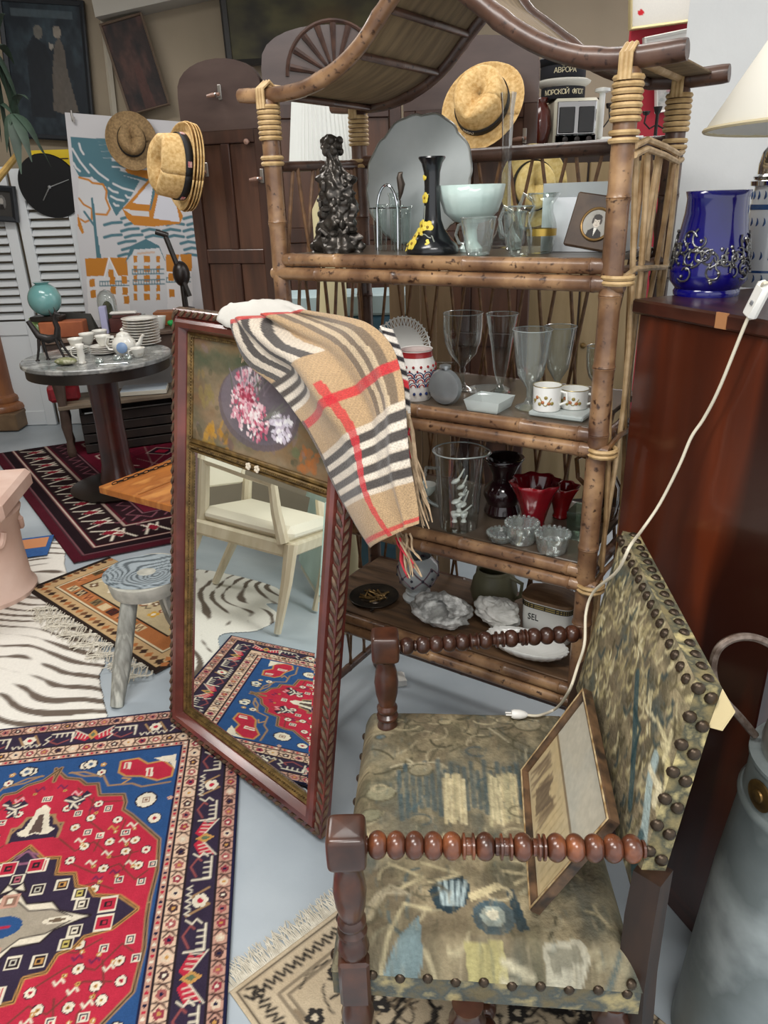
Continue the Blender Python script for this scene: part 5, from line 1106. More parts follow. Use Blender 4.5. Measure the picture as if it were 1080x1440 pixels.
# frosted box
p0_ = on(772, .24, 3); p1_ = on(888, .24, 3); h = zrow(p0_, 258)-p0_[2]; wB = np.linalg.norm(p1_-p0_)*.97
fb = thing('frosted_box', 'square frosted white plastic container behind the small portrait', 'container', (p0_+p1_)/2, SVIEW)
for (c_, s_) in (((0, -.055, h*.40), (wB, .003, h*.80)), ((0, .055, h*.40), (wB, .003, h*.8)), ((-wB/2, 0, h*.40), (.003, .11, h*.8)), ((wB/2, 0, h*.40), (.003, .11, h*.8)), ((0, 0, .002), (wB, .11, .003))): obj('side', MB().box(c_, s_), mat('frosted_white', 'dfe4e8', rough=.5), fb, smooth=False)
for (c_, s_) in (((0, -.056, h*.9), (wB, .003, h*.2)), ((0, .056, h*.9), (wB, .003, h*.2)), ((-wB/2, 0, h*.9), (.003, .11, h*.2)), ((wB/2, 0, h*.9), (.003, .11, h*.2))): obj('clear_rim', MB().box(c_, s_), glass('milky_rim', 'e4e4ea', .3, .2, .35), fb, smooth=False)
# portrait in a dark square frame
pc = on(838, .045, 3); pl_ = on(800, .05, 3); hs = (zrow(pc, 284)-pc[2]); pa = .085
Mpf = Matrix.Translation(Vector(on(826, .078, 3))+Vector((0, 0, .012)))@Matrix.Rotation(S_ANG, 4, 'Z')@Matrix.Rotation(math.radians(-16), 4, 'X')@Matrix.Rotation(math.radians(9), 4, 'Y')
pf = thing('portrait_miniature', 'small dark wooden frame with a round portrait leaning on the frosted box', 'picture', M=Mpf)
fw_, fh_ = wpx(pc, 76), hs*1.04
obj('frame', MB().box((.0, 0, fh_/2), (fw_, .014, fh_), .003), mat('dark_walnut', '33241a', '54402e', rough=.5, scale=14), pf)
cc0 = (fw_*.04, -.007, fh_*.46); rO = fh_*.29
obj('brass_ring', MB().tube([(cc0[0]+rO*math.cos(a), -.009, cc0[2]+rO*math.sin(a)) for a in np.linspace(0, 2*math.pi, 36, endpoint=False)], .0028, 8, closed=True), mat('dull_brass', '8a6d44', rough=.35, metal=.8), pf)
cv = Cv(2., 2., 40, '9d9a92'); cv.noise(.2, 5, 3); cv.poly([(.45, 2), (.55, 1.45), (.85, 1.25), (1.15, 1.25), (1.45, 1.45), (1.6, 2)], '2d2b2a'); cv.poly([(.9, 1.25), (1.0, 1.75), (1.12, 1.25)], 'e2dfd6'); cv.ell(1.0, .85, .27, .36, 'cfc6b8'); cv.ell(1.0, .55, .30, .18, '3a3532'); cv.ell(.74, .8, .08, .22, '4a4440'); cv.ell(1.26, .8, .08, .2, '4a4440'); cv.ell(.9, .82, .04, .025, '5a524c'); cv.ell(1.1, .82, .04, .025, '5a524c'); cv.line([(1.0, .85), (1.02, .98)], .03, 'a89a8c'); cv.line([(.92, 1.06), (1.08, 1.06)], .03, '8a6a62')
yy, xx = np.mgrid[0:cv.H, 0:cv.W]/40.; msk = np.hypot(xx-1, yy-1) < .98
sheet('portrait', cv, (cc0[0]-rO, -.0085, cc0[2]+rO), (2*rO, 0, 0), (0, 0, -2*rO), vmat('old_print', rough=.5, nz=.05), pf, mask=msk)
# --- third shelf
p = on(568, .155, 2); Rp = (zrow(p, 448)-p[2])*.52
Mp_ = Matrix.Translation(Vector(p)+Vector((0, 0, Rp*.97)))@Matrix.Rotation(S_ANG, 4, 'Z')@Matrix.Rotation(math.radians(-14), 4, 'X')@Matrix.Rotation(math.radians(90), 4, 'X')
pl = thing('lattice_plate', 'white porcelain plate with pierced lattice rim propped beside the scarf', 'plate', M=Mp_)
mb = MB(); mb.open = True; obj('well', mb.lathe([(Rp*.72, .008), (Rp*.6, .001), (.0001, 0)], 40), M_porc, pl, solid=.003)
mb = MB().tube([(Rp*.96*math.cos(a), Rp*.96*math.sin(a), .013) for a in np.linspace(0, 2*math.pi, 60, endpoint=False)], .0022, 6, closed=True)
for k_ in range(44):
    a = k_*2*math.pi/44
    for da in (-.06, .06): mb.tube([(Rp*.70*math.cos(a), Rp*.70*math.sin(a), .008), (Rp*.97*math.cos(a+da), Rp*.97*math.sin(a+da), .013)], .0016, 5)
    mb.ball((Rp*.99*math.cos(a+.07), Rp*.99*math.sin(a+.07), .013), .0026, 6, 4)
obj('pierced_rim', mb, M_porc, pl)
p, h = it(586, 490, .055, 2); R = wpx(p, 27)
ij = thing('imari_jar', 'blue, red and white painted porcelain jar beside the pewter flask', 'jar', p, SVIEW)
obj('body', lat([(.70, 0), (.74, .04), (.92, .35), (1.0, .58), (.97, .74), (.84, .86), (.82, .98), (.86, 1.0), (.8, .985)], R, h, 32), mat('imari_glaze', 'e0dcd6', 'cfcac4', rough=.16, scale=20, coat=.5), ij)
mb = MB(); mbr = MB(); rj = lambda z: np.interp(z, [0, .35, .58, .74, .86, .98], [.74, .92, 1.0, .97, .84, .82])*R+.0006
for z, s_ in ((.40, .012), (.50, .012), (.30, .011)):
    for k_ in range(13):
        a = k_*2*math.pi/13+z*4
        for q in (1., .6): (mb if q == 1 else mbr).tube([(rj(z)*math.cos(a+s_*q*math.cos(t)/R), rj(z)*math.sin(a+s_*q*math.cos(t)/R), z*h+s_*q*math.sin(t)) for t in np.linspace(0, math.pi, 9)], .0016, 5)
for k_ in range(16):
    a = k_*2*math.pi/16; mbr.ball((rj(.70)*math.cos(a), rj(.70)*math.sin(a), .70*h), .0036, 6, 4); mb.ball((rj(.16)*math.cos(a), rj(.16)*math.sin(a), .16*h), .004, 6, 4); mbr.ball((rj(.62)*math.cos(a+.2), rj(.62)*math.sin(a+.2), .62*h), .0028, 6, 4)
obj('blue_waves', mb, mat('imari_blue', '28345c', rough=.2), ij); obj('red_enamel', mbr, mat('imari_red', '8e2a2c', rough=.25), ij); obj('neck_band', lat([(.855, .86), (.845, .88), (.835, .96), (.845, .97)], R, h, 32), MATS['imari_red'], ij)
p, h = it(626, 513, .032, 2); R = h*.46
fk = thing('pewter_flask', 'round flattened pewter hip flask standing on the third bamboo shelf', 'flask', p, SVIEW)
obj('body', MB().lathe([(0, -.014), (R*.6, -.0135), (R*.9, -.009), (R, 0), (R*.9, .009), (R*.6, .0135), (0, .014)], 36, (0, 0, R*.99), (0, -1, 0)), mat('polished_pewter', 'a3a8aa', '85898b', rough=.28, metal=.6, scale=10), fk)
obj('cap', MB().lathe([(.010, R*1.93), (.010, R*2.02), (.0135, R*2.03), (.0135, R*2.16), (.009, R*2.19), (0, R*2.20)], 18), MATS['polished_pewter'], fk)
gob = [(.72, 0), (.74, .015), (.3, .045), (.13, .09), (.11, .20), (.18, .26), (.13, .30), (.3, .36), (.72, .48), (.93, .64), (1.0, .82), (1.0, 1.0)]
flu = [(.62, 0), (.64, .02), (.30, .06), (.16, .12), (.30, .2), (.45, .34), (.62, .6), (.82, .85), (.95, 1.0)]
cut = [(.70, 0), (.72, .02), (.30, .07), (.16, .14), (.18, .26), (.45, .36), (.66, .44), (.78, .62), (.90, .85), (1.0, 1.0)]
for (x, d, yt, hw, pr, m, rf, lab) in ((650, .19, 440, 27, gob, G_clear, None, 'large round clear wine goblet beside the flared glass'), (703, .19, 441, 23, flu, G_clear, lambda a, t: 1+.03*math.cos(8*a), 'tall flared clear glass vase between the goblets'), (744, .095, 463, 27, cut, G_cut, lambda a, t: 1+.03*math.cos(10*a), 'faceted clear glass goblet in front of its twin'), (782, .20, 459, 22, cut, G_cut, lambda a, t: 1+.03*math.cos(10*a), 'faceted clear glass goblet behind the flowered cups'), (838, .20, 487, 18, gob, G_clear, lambda a, t: 1+.03*math.cos(12*a), 'small ribbed clear wine glass behind the corner bamboo post')):
    p, h = it(x, yt, d, 2); R = wpx(p, hw); t = thing('wine_glass', lab, 'glass', p)
    obj('bowl', lat(pr, R, h, 28, rf=rf), m, t); obj('rim', MB().tube([(R*pr[-1][0]*math.cos(a), R*pr[-1][0]*math.sin(a), h) for a in np.linspace(0, 2*math.pi, 28, endpoint=False)], .0011, 5, closed=True), glass('glass_rim', 'e8efed', .6, .1, .35), t)
p, h = it(604, 478, .28, 2); vessel('glass_tumbler', 'clear glass tumbler lying in front of the lattice plate', 'glass', (p[0], p[1], p[2]+wpx(p, 12)), [(.8, 0), (.85, .03), (1, 1)], wpx(p, 12), .075, G_clear, 20)
bpy.data.objects['glass_tumbler'].matrix_basis = Matrix.Translation(Vector(p)+Vector((0, 0, wpx(p, 12)*1.02)))@Matrix.Rotation(S_ANG, 4, 'Z')@Matrix.Rotation(math.radians(90), 4, 'Y')
p = on(688, .045, 2); vessel('frosted_dish', 'square frosted glass dish at the front of the third bamboo shelf', 'dish', p, [(1.1, 0), (1.2, .1), (1.38, .9), (1.41, 1)], wpx(p, 27), .028, G_frost, 4, rz=S_ANG+math.pi/4)
p = on(686, .15, 2); vessel('glass_coaster', 'round clear glass dish with beaded rim behind the frosted dish', 'dish', p, [(.7, 0), (.75, .1), (.95, .9), (1, 1)], wpx(p, 30), .018, G_cut, 36, rf=lambda a, t: 1+.02*math.cos(24*a))
p = on(790, .075, 2); single('glass_tray', 'thick rectangular clear glass tray under the flowered cups', 'tray', MB().box((0, 0, .006), (.125, .085, .011), .003), G_frost, p, S_ANG)
for (x, d, lab) in ((768, .062, 'white porcelain cup with painted rust flowers on the glass tray'), (806, .105, 'white porcelain cup with gold flower half hidden behind another cup')):
    p = on(x, d, 2); R = wpx(p, 20); h = zrow(p, 541 if x < 780 else 546)-p[2]; p = p+np.array([0, 0, .0118]); h -= .0118; t = thing('demitasse_cup', lab, 'cup', p, SVIEW)
    obj('body', lat([(.90, 0), (.95, .03), (.97, .5), (1.0, 1.0), (.96, 1.0), (.93, .6), (.9, .08), (.001, .06)], R, h, 30), M_porc, t); mb = MB(); mg = MB()
    for k_ in range(7):
        a = -1.5+(k_-3)*.22; z = h*(.45+.15*math.sin(k_*2)); c_ = np.array([R*.985*math.cos(a), R*.985*math.sin(a), z]); n_ = [math.cos(a), math.sin(a), 0]
        (mb if k_ % 2 else mg).lathe([(.0042, 0), (.003, .001), (0, .0012)], 7, c_, n_)
    mg.tube([(R*.985*math.cos(a), R*.985*math.sin(a), h*(.45+.18*math.sin(a*6))) for a in np.linspace(-2.2, -.9, 12)], .0011, 5)
    obj('painted_flowers', mb, mat('rust_enamel', 'a8663c', rough=.3), t); obj('painted_stems', mg, mat('olive_enamel', '8a7a3c', rough=.3), t)
    obj('rim_line', MB().tube([(R*.99*math.cos(a), R*.99*math.sin(a), h) for a in np.linspace(0, 2*math.pi, 30, endpoint=False)], .0011, 5, closed=True), mat('gilt_line', '9a8a5a', rough=.3, metal=.5), t)
    obj('handle', MB().tube([(R*.95, 0, h*.8), (R*1.4, 0, h*.75), (R*1.45, 0, h*.4), (R*.95, 0, h*.25)], .0028, 7), M_porc, t)
# --- second shelf
p, h = it(645, 633, .06, 1); R = wpx(p, 36)
gp = thing('glass_pitcher', 'tall clear glass pitcher full of small white porcelain on the second bamboo shelf', 'pitcher', p, SVIEW)
obj('body', lat([(.72, 0), (.74, .03), (.80, .3), (.88, .7), (.95, .95), (1.0, 1.0)], R, h, 32, rf=lambda a, t: 1+(.22*max(0, math.cos(a-.1))**8 if t > .8 else 0)), G_clear, gp); obj('rim', MB().tube([(R*(1+.22*max(0, math.cos(a-.1))**8)*math.cos(a), R*(1+.22*max(0, math.cos(a-.1))**8)*math.sin(a), h) for a in np.linspace(0, 2*math.pi, 40, endpoint=False)], .0018, 6, closed=True), MATS['glass_rim'], gp)
obj('handle', MB().tube([(-R*.85, 0, h*.72), (-R*1.45, 0, h*.70), (-R*1.6, 0, h*.45), (-R*1.4, 0, h*.25), (-R*.8, 0, h*.2)], .005, 8), G_cut, gp)
g9 = random.Random(6)
sme = None
for i, (dx, dz, yaw, tilt) in enumerate(((-.012, .55, .4, 1.0), (.006, .46, -.4, 1.1), (-.010, .28, 1.5, .5), (.012, .22, 2.6, .4), (.0, .10, .9, .3), (.010, .36, -1.2, .6))):
    mb = MB().ball((0, 0, 0), .013, 10, 6, (1, .8, .45)).tube([(.008, 0, .002), (.022, 0, .010), (.036, 0, .020)], [.003, .0024, .002], 6)
    o = single('porcelain_spoon', 'small white porcelain spoon standing in the glass pitcher', 'spoon', mb, M_porc, M=Matrix.Translation(Vector(p)+Vector((dx*.8, dx*.4, dz*h+.012)))@Matrix.Rotation(S_ANG+yaw*.6, 4, 'Z')@Matrix.Rotation(-tilt*.5, 4, 'Y'), group='white spoons in the glass pitcher')
for i, (dx, dz) in enumerate(((-.010, .04), (.012, .06), (.0, .19))):
    single('porcelain_egg_cup', 'tiny white porcelain egg cup inside the glass pitcher', 'cup', lat([(.7, 0), (.4, .3), (.8, .6), (1, 1)], .011, .026, 14), M_porc, (p[0]+dx, p[1]-dx*.5, p[2]+dz*h+.002), group='white egg cups in the glass pitcher', solid=.0015)
p, h = it(600, 676, .15, 1); R = wpx(p, 17); t = thing('glass_mug', 'clear glass mug with white porcelain cup inside beside the pitcher', 'mug', p, SVIEW)
obj('body', lat([(.85, 0), (.9, .04), (1, 1)], R, h*.9, 22), G_clear, t); obj('inner_cup', lat([(.4, .45), (.75, .7), (.8, .95)], R, h*.9, 18), M_porc, t); obj('handle', MB().tube([(R*.2, -R*.95, h*.7), (R*.5, -R*1.4, h*.6), (R*.4, -R*1.4, h*.3), (R*.2, -R*.9, h*.2)], .004, 7), G_cut, t)
p, h = it(706, 643, .19, 1); R = wpx(p, 27); vessel('dark_ruby_vase', 'very dark ruby glass vase with flared neck behind the red ruffled bowl', 'vase', p, [(.85, 0), (.95, .06), (.8, .2), (1.0, .36), (.95, .48), (.55, .60), (.58, .72), (.85, .9), (1.05, 1.0)], R, h, mat('near_black_ruby', '1f0a10', rough=.08, coat=.6), 30, solid=.003)
ruf = lambda a, t: 1+.10*math.cos(8*a)*max(0, t-.55)*2
p, h = it(750, 676, .135, 1); R = wpx(p, 34); vessel('ruby_ruffled_bowl', 'ruby red and cobalt ruffled glass vase on the second bamboo shelf', 'vase', p, [(.45, 0), (.5, .05), (.42, .15), (.55, .4), (.75, .7), (.95, .92), (1.02, 1.0)], R, h, mat('ruby_glaze', '8a0d1c', '4a0612', rough=.08, scale=6, coat=.6), 48, rf=ruf, solid=.003)
p, h = it(788, 683, .24, 1); R = wpx(p, 23); vessel('ruby_ruffled_bowl', 'smaller bright red ruffled glass vase tucked behind the ruby and cobalt one', 'vase', p, [(.45, 0), (.5, .05), (.42, .15), (.55, .4), (.75, .7), (.95, .92), (1.02, 1.0)], R, h, mat('red_glaze', 'a01018', '6a0812', rough=.08, scale=6, coat=.6), 48, rf=ruf, solid=.003)
for (x, d, yt, hw, lab) in ((705, .040, 748, 20, 'round cut-glass salt dish with beaded rim nearest the red vase'), (733, .055, 733, 23, 'cut-glass salt dish perched highest between two others'), (776, .042, 748, 24, 'wide cut-glass salt dish with beaded rim by the corner post')):
    p, h = it(x, yt, d, 1); R = wpx(p, hw); t = thing('cut_glass_dish', lab, 'dish', p); obj('body', lat([(.80, 0), (.85, .08), (.92, .6), (1, .9), (.9, .9), (.75, .5), (.001, .45)], R, h, 30, rf=lambda a, t: 1+.03*math.cos(15*a)), glass('bright_cut_glass', 'f2f7f5', .5, .10, .10), t); mb = MB()
    for k_ in range(20): a = k_*2*math.pi/20; mb.ball((R*.97*math.cos(a), R*.97*math.sin(a), h*.93), R*.13, 7, 5)
    obj('beaded_rim', mb, MATS['bright_cut_glass'], t)
p, h = it(843, 643, .29, 1); R = wpx(p, 26); t = thing('smoky_jug', 'large smoky glass jug with angular handle behind the corner post', 'jug', p, SVIEW)
obj('body', lat([(.8, 0), (.9, .05), (1.0, .3), (.95, .55), (.62, .75), (.60, .88), (.72, 1)], R, h, 28), G_amber, t); obj('handle', MB().tube([(-R*.6, 0, h*.93), (-R*1.2, 0, h*.97), (-R*1.5, 0, h*.90), (-R*1.35, 0, h*.6), (-R*.95, 0, h*.5)], .006, 8), G_amber, t)
p, h = it(820, 716, .15, 1); vessel('green_tumbler', 'square pale green glass tumbler behind the cut-glass dishes', 'glass', p, [(1.0, 0), (1.05, .05), (1.15, 1)], wpx(p, 24), h, G_green, 4, rz=S_ANG+math.pi/4)
# --- bottom shelf
p, h = it(526, 838, .115, 0); R = wpx(p, 34); t = thing('metal_dish', 'dark tarnished metal dish holding gilt scraps beside the striped-cross vase', 'dish', p, SVIEW)
obj('bowl', lat([(.6, 0), (.62, .15), (.55, .3), (.8, .6), (1, .95), (1.03, 1)], R, h, 30), mat('tarnished_metal', '2c2825', '4a423a', rough=.3, metal=.8, scale=20), t, solid=.003); mb = MB()
for k_ in range(14): mb.tube([(g9.uniform(-.6, .6)*R, g9.uniform(-.6, .6)*R, h*.9), (g9.uniform(-.6, .6)*R, g9.uniform(-.6, .6)*R, h*1.15)], .003, 5)
obj('gilt_scraps', mb, mat('gilt_scrap', 'a88a58', '6a5434', rough=.35, metal=.7, scale=60), t); obj('handle', MB().tube([(R*.5, -R*.9, h*.9), (R*.55, -R*1.05, h*.7), (R*.6, -R*.9, .006)], .003, 6), MATS['tarnished_metal'], t)
p, h = it(588, 780, .18, 0); R = wpx(p, 29)
dv = thing('crossed_vase', 'grey-white porcelain vase painted with purple crossed bands on the bottom shelf', 'vase', p, SVIEW)
dpr = [(.72, 0), (.75, .05), (.55, .12), (.60, .18), (.42, .22), (.80, .38), (1.0, .62), (.95, .80), (.62, .96), (.66, 1.0)]
obj('body', lat(dpr, R, h, 30), mat('grey_porcelain', 'c6cccd', rough=.2, coat=.4), dv); mb = MB(); mk = MB(); rd = lambda z: np.interp(z, [q[1] for q in dpr], [q[0] for q in dpr])*R+.0005
for k_ in range(6):
    a0 = k_*math.pi/3+.25
    for s_ in (-1, 1): mb.tube([(rd(z)*math.cos(a0+s_*.52*(z-.6)/.22), rd(z)*math.sin(a0+s_*.52*(z-.6)/.22), z*h) for z in np.linspace(.38, .82, 9)], .0022, 5)
    mk.ball((rd(.6)*math.cos(a0), rd(.6)*math.sin(a0), .6*h), .005, 7, 5)
    for z in (.42, .78, .6): mk.ball((rd(z)*math.cos(a0+.52), rd(z)*math.sin(a0+.52), z*h), .0045, 7, 4)
obj('crossed_bands', mb, mat('mauve_enamel', '8a707a', rough=.3), dv); obj('painted_sprigs', mk, mat('ink_enamel', '3a3a48', rough=.3), dv)
def rock(name, label, x, d, yt, hw, seed, hole, m):
    p, h = it(x, yt, d, 0); R = wpx(p, hw); nv_, nu_ = 70, 97; th = np.linspace(0.0, math.pi, nv_)[:, None]; ph = np.linspace(0, 2*math.pi, nu_)[None]
    n1 = noise2(nv_, nu_-1, 4, 4, seed)+.55*(noise2(nv_, nu_-1, 14, 3, seed+3)-.5); n1 = np.concatenate([n1, n1[:, :1]], 1); wgt = np.sin(th)**.6; r_ = 1+.75*(n1-.5)*wgt
    X, Y, Z = r_*np.sin(th)*np.cos(ph), r_*np.sin(th)*np.sin(ph), -r_*np.cos(th)
    if hole: dd = np.hypot(X*1.0, (Z-.30)*1.0); Y = np.where((Y < .3) & (dd < .52), Y+1.1*np.clip(1-(dd/.52)**2, 0, 1), Y)
    P_ = np.stack([X*R, Y*R*.62, Z*h*.52], -1); P_[..., 2] -= P_[..., 2].min()
    o = gridobj(name, P_, None, m); o.matrix_basis = Matrix.Translation(Vector(p))@Matrix.Rotation(S_ANG, 4, 'Z'); tag(o, label, 'mineral')
rock('geode', 'grey crystal geode with hollow centre on the bottom bamboo shelf', 622, .085, 838, 40, 5, True, mat('grey_geode', 'a8a8a4', 'dededa', c3='82827f', rough=.55, scale=28, bump=1.0, bscale=45, contrast=(.3, .65)))
rock('quartz_cluster', 'whitish rough quartz lump beside the hollow geode', 701, .14, 846, 32, 8, False, mat('white_quartz', 'dbdad4', 'efeee8', c3='bdbcb6', rough=.5, scale=22, bump=1.0, bscale=40))
p, h = it(694, 798, .26, 0); R = wpx(p, 33); t = thing('olive_jug', 'dull olive green pottery jug behind the geodes', 'jug', p, SVIEW); obj('body', lat([(.75, 0), (.85, .05), (1, .4), (.9, .7), (.7, .9), (.74, 1)], R, h, 26), mat('olive_pottery', '6d6a52', '8a8668', rough=.5, scale=9), t, solid=.003); obj('handle', MB().tube([(R*.7, 0, h*.85), (R*1.25, 0, h*.75), (R*1.2, 0, h*.4), (R*.9, 0, h*.3)], .006, 8), MATS['olive_pottery'], t)
# salt crock with wooden lid
p, h = it(772, 830, .19, 0); wS = wpx(p, 72); dS = .09
sl = thing('salt_crock', 'white ceramic salt crock lettered SEL with hinged wooden lid', 'crock', p, SVIEW)
hb = h*.82
out = [(-wS/2, -dS/2), (wS/2, -dS/2), (wS/2, dS/2), (-wS/2, dS/2)]
nO = 40; ring = [(wS/2*np.sign(math.cos(a))*abs(math.cos(a))**.45, dS/2*np.sign(math.sin(a))*abs(math.sin(a))**.45) for a in np.linspace(0, 2*math.pi, nO, endpoint=False)]
vs = []
for (k_, z) in ((.93, 0), (.97, .008), (1.0, hb*.5), (1.0, hb)): vs += [(x*k_, y*k_, z) for x, y in ring]
fs = [(r*nO+i, r*nO+(i+1) % nO, (r+1)*nO+(i+1) % nO, (r+1)*nO+i) for r in range(3) for i in range(nO)]+[tuple(range(nO))[::-1], tuple(3*nO+i for i in range(nO))]
obj('body', MB().add(vs, fs), M_porc, sl)
ob_ = [(x*1.004, y*1.004, hb*z) for z in (.84, .97) for x, y in ring]; obj('gold_band', MB().add(ob_, [(i, (i+1) % nO, nO+(i+1) % nO, nO+i) for i in range(nO)]), mat('ochre_band', 'a8965a', rough=.4), sl)
mb = MB()
for z in (.85, .905, .96): mb.tube([(x*1.007, y*1.007, hb*z) for x, y in ring], .0011, 5, closed=True)
for i in range(0, nO): x, y = ring[i]; mb.ball((x*1.006, y*1.006, hb*.93), .0019, 6, 4); mb.ball((x*1.006, y*1.006, hb*.878), .0019, 6, 4)
obj('black_lines', mb, mat('black_print', '1c1a1a', rough=.5), sl)
vs = []
for (k_, z, dy) in ((1.05, hb+.001, 0), (1.07, hb+.006, 0), (1.05, hb+.010, 0), (.55, h*.98, dS*.12), (.3, h, dS*.15)): vs += [(x*k_, y*k_+dy, z) for x, y in ring]
obj('lid', MB().add(vs, [(r*nO+i, r*nO+(i+1) % nO, (r+1)*nO+(i+1) % nO, (r+1)*nO+i) for r in range(4) for i in range(nO)]+[tuple(4*nO+i for i in range(nO))]), mat('lid_wood', '8a6a4c', '6a4c34', rough=.5, scale=14, stretch=(1, 6, 1)), sl, label='brown wooden lid')
def text(body, size, M, m, name, parent, ext=.0006, sx=1.):
    cu = bpy.data.curves.new(name, 'FONT'); cu.body = body; cu.size = size; cu.extrude = ext; cu.align_x = 'CENTER'; cu.align_y = 'CENTER'; cu.resolution_u = 3
    tmp = bpy.data.objects.new(name+'_src', cu); col.objects.link(tmp); dg = bpy.context.evaluated_depsgraph_get(); me = bpy.data.meshes.new_from_object(tmp.evaluated_get(dg)); bpy.data.objects.remove(tmp)
    me.materials.clear(); me.materials.append(m); o = bpy.data.objects.new(name, me); col.objects.link(o)
    if parent: o.parent = parent
    o.matrix_basis = M@Matrix.Diagonal((sx, 1, 1, 1)); return o
text('SEL', .026, Matrix.Translation((-wS*.22, -dS/2-.0006, hb*.60))@Matrix.Rotation(math.pi/2, 4, 'X'), MATS['black_print'], 'lettering', sl, sx=.8)
obj('lid_hinge', MB().tube([(-wS*.3, dS*.45, hb+.005), (-wS*.3, dS*.5, h*1.06), (wS*.1, dS*.5, h*1.12), (wS*.3, dS*.5, h*1.02), (wS*.3, dS*.45, hb+.005)], .002, 6), M_porc, sl)
p = on(740, .070, 0); R = wpx(p, 60)
sbw = vessel('shell_bowl', 'wide white ribbed shell-shaped bowl in front of the salt crock', 'bowl', p, [(.35, 0), (.45, .04), (.75, .35), (.93, .7), (1.0, 1.0)], R, .038, M_porc, 72, rf=lambda a, t: 1+.025*math.cos(24*a+t*3), solid=.003)
sbw.scale = (1, .52, 1); sbw.rotation_euler = (0, 0, S_ANG)
# door wedge and dark tapered leg of a little table behind the shelf
q = atz(563, 958); single('door_wedge', 'small white plastic wedge lying on the floor under the bamboo shelf', 'wedge', MB().add([(-.02, -.03, 0), (.02, -.03, 0), (.02, .05, 0), (-.02, .05, 0), (-.02, -.03, .022), (.02, -.03, .022), (.010, .05, .006), (-.010, .05, .006)], [(3, 2, 1, 0), (4, 5, 6, 7), (0, 1, 5, 4), (1, 2, 6, 5), (2, 3, 7, 6), (3, 0, 4, 7)]), M_pl, q, .1, smooth=False)
# ------------------------------------------------------------------ folding screen behind the shelf
M_scr = mat('screen_oak', '2e1a13', '4d2e20', c3='3c2319', rough=.45, scale=5, stretch=(4, 4, .5), contrast=(.3, .7), coat=.25)
M_scrp = mat('screen_panel_oak', '3c2419', '5a3a29', rough=.5, scale=5, stretch=(4, 4, .5), coat=.2)
M_scrt = mat('screen_arch_oak', '40302d', '50403b', rough=.42, scale=6, stretch=(.6, 2, 2), coat=.25)
sA, sB, sC, sD = aty(266, 280, 3.55), aty(381, 280, 3.42), aty(568, 280, 3.50), aty(751, 280, 3.30)
scr = thing('folding_screen', 'three-panel dark oak folding screen with arched tops behind the bamboo shelf', 'screen', (sB[0], sB[1], 0))
def panel(a, b, ysh0, ysh1, ypk, fan, name):
    a, b = np.array([a[0], a[1], 0]), np.array([b[0], b[1], 0]); x = _n(b-a); W = float(np.linalg.norm(b-a))-.008; y = np.array([-x[1], x[0], 0]); y = y if y[1] > 0 else -y
    zs = (zrow(a, ysh0)+zrow(b, ysh1))/2; zp = zrow((a+b)/2, ypk)
    t = bpy.data.objects.new(name, None); col.objects.link(t); t.parent = scr; t.matrix_basis = scr.matrix_basis.inverted()@frame3(a+x*.004, x, y, np.array([0, 0, 1.]))
    zb = zs-.13; pts = [(0, zb), (W, zb), (W, zs)]
    for k_ in range(1, 14):
        q = k_/14; ang = math.pi*q; pts.append((W/2+W/2*math.cos(ang), zs+(zp-zs)*math.sin(ang)**.75))
    pts.append((0, zs)); obj('arch', MB().prism(pts, .03), M_scrt, t, ang=20)
    st = .052
    for x0_ in (st/2, W-st/2): obj('stile', MB().box((x0_, .015, (zb+.016)/2), (st, .03, zb-.016), .003), M_scr, t)
    rows_ = [zb-.02, zb-.50, zb-.93, zb-1.36, .08]
    for z in rows_: obj('rail', MB().box((W/2, .015, z), (W-2*st, .028, .06), .003), M_scr, t)
    for r_ in range(4):
        z1_, z0_ = rows_[r_]-.03, rows_[r_+1]+.03; obj('muntin', MB().box((W/2, .015, (z0_+z1_)/2), (.04, .026, z1_-z0_), .003), M_scr, t)
        for s_ in (-1, 1): cx_ = W/2+s_*(W/2-st+.02)/2; obj('field_panel', MB().box((cx_, .018, (z0_+z1_)/2), ((W/2-st-.02)-.002, .010, z1_-z0_), .002), M_scrp, t)
    if fan:
        mb = MB(); cx_, cz_ = W*.52, zs-.03; R1 = W*.34
        mb.tube([(cx_+R1*math.cos(q), -.002, cz_+R1*math.sin(q)*1.0) for q in np.linspace(0, math.pi, 22)], .008, 6)
        for k_ in range(9): q = math.pi*(k_+.5)/9; mb.tube([(cx_+.05*math.cos(q), -.002, cz_+.05*math.sin(q)), (cx_+R1*.95*math.cos(q), -.004, cz_+R1*.95*math.sin(q))], [.006, .014], 6)
        mb.lathe([(.05, 0), (.045, .01), (.02, .012), (.018, .018), (0, .02)], 16, (cx_, 0, cz_), (0, -1, 0))
        obj('carved_fan', mb, mat('carved_dark_oak', '33201a', '4f352a', rough=.45, scale=20), t)
    return t, W, zs
p1_, W1, zs1 = panel(sA, sB, 148, 118, 82, False, 'panel'); p2_, W2, zs2 = panel(sB, sC, 98, 92, 34, True, 'panel'); p3_, W3, zs3 = panel(sC, sD, 100, 96, 50, False, 'panel')
M_hook = mat('hook_metal', 'a9a5a0', rough=.3, metal=.8); M_peg = mat('peg_wood', '8a6a5c', rough=.4)
def hook(par, W, x, z):
    t = obj('coat_hook', MB().box((x, -.004, z), (.016, .008, .055), .002).tube([(x, -.008, z-.012), (x, -.03, z-.02), (x, -.045, z-.008)], .004, 6), M_hook, par)
    obj('peg', MB().tube([(x-.045, -.03, z-.014), (x-.02, -.03, z-.012), (x+.012, -.03, z-.010)], [.006, .009, .006], 8), M_peg, t)
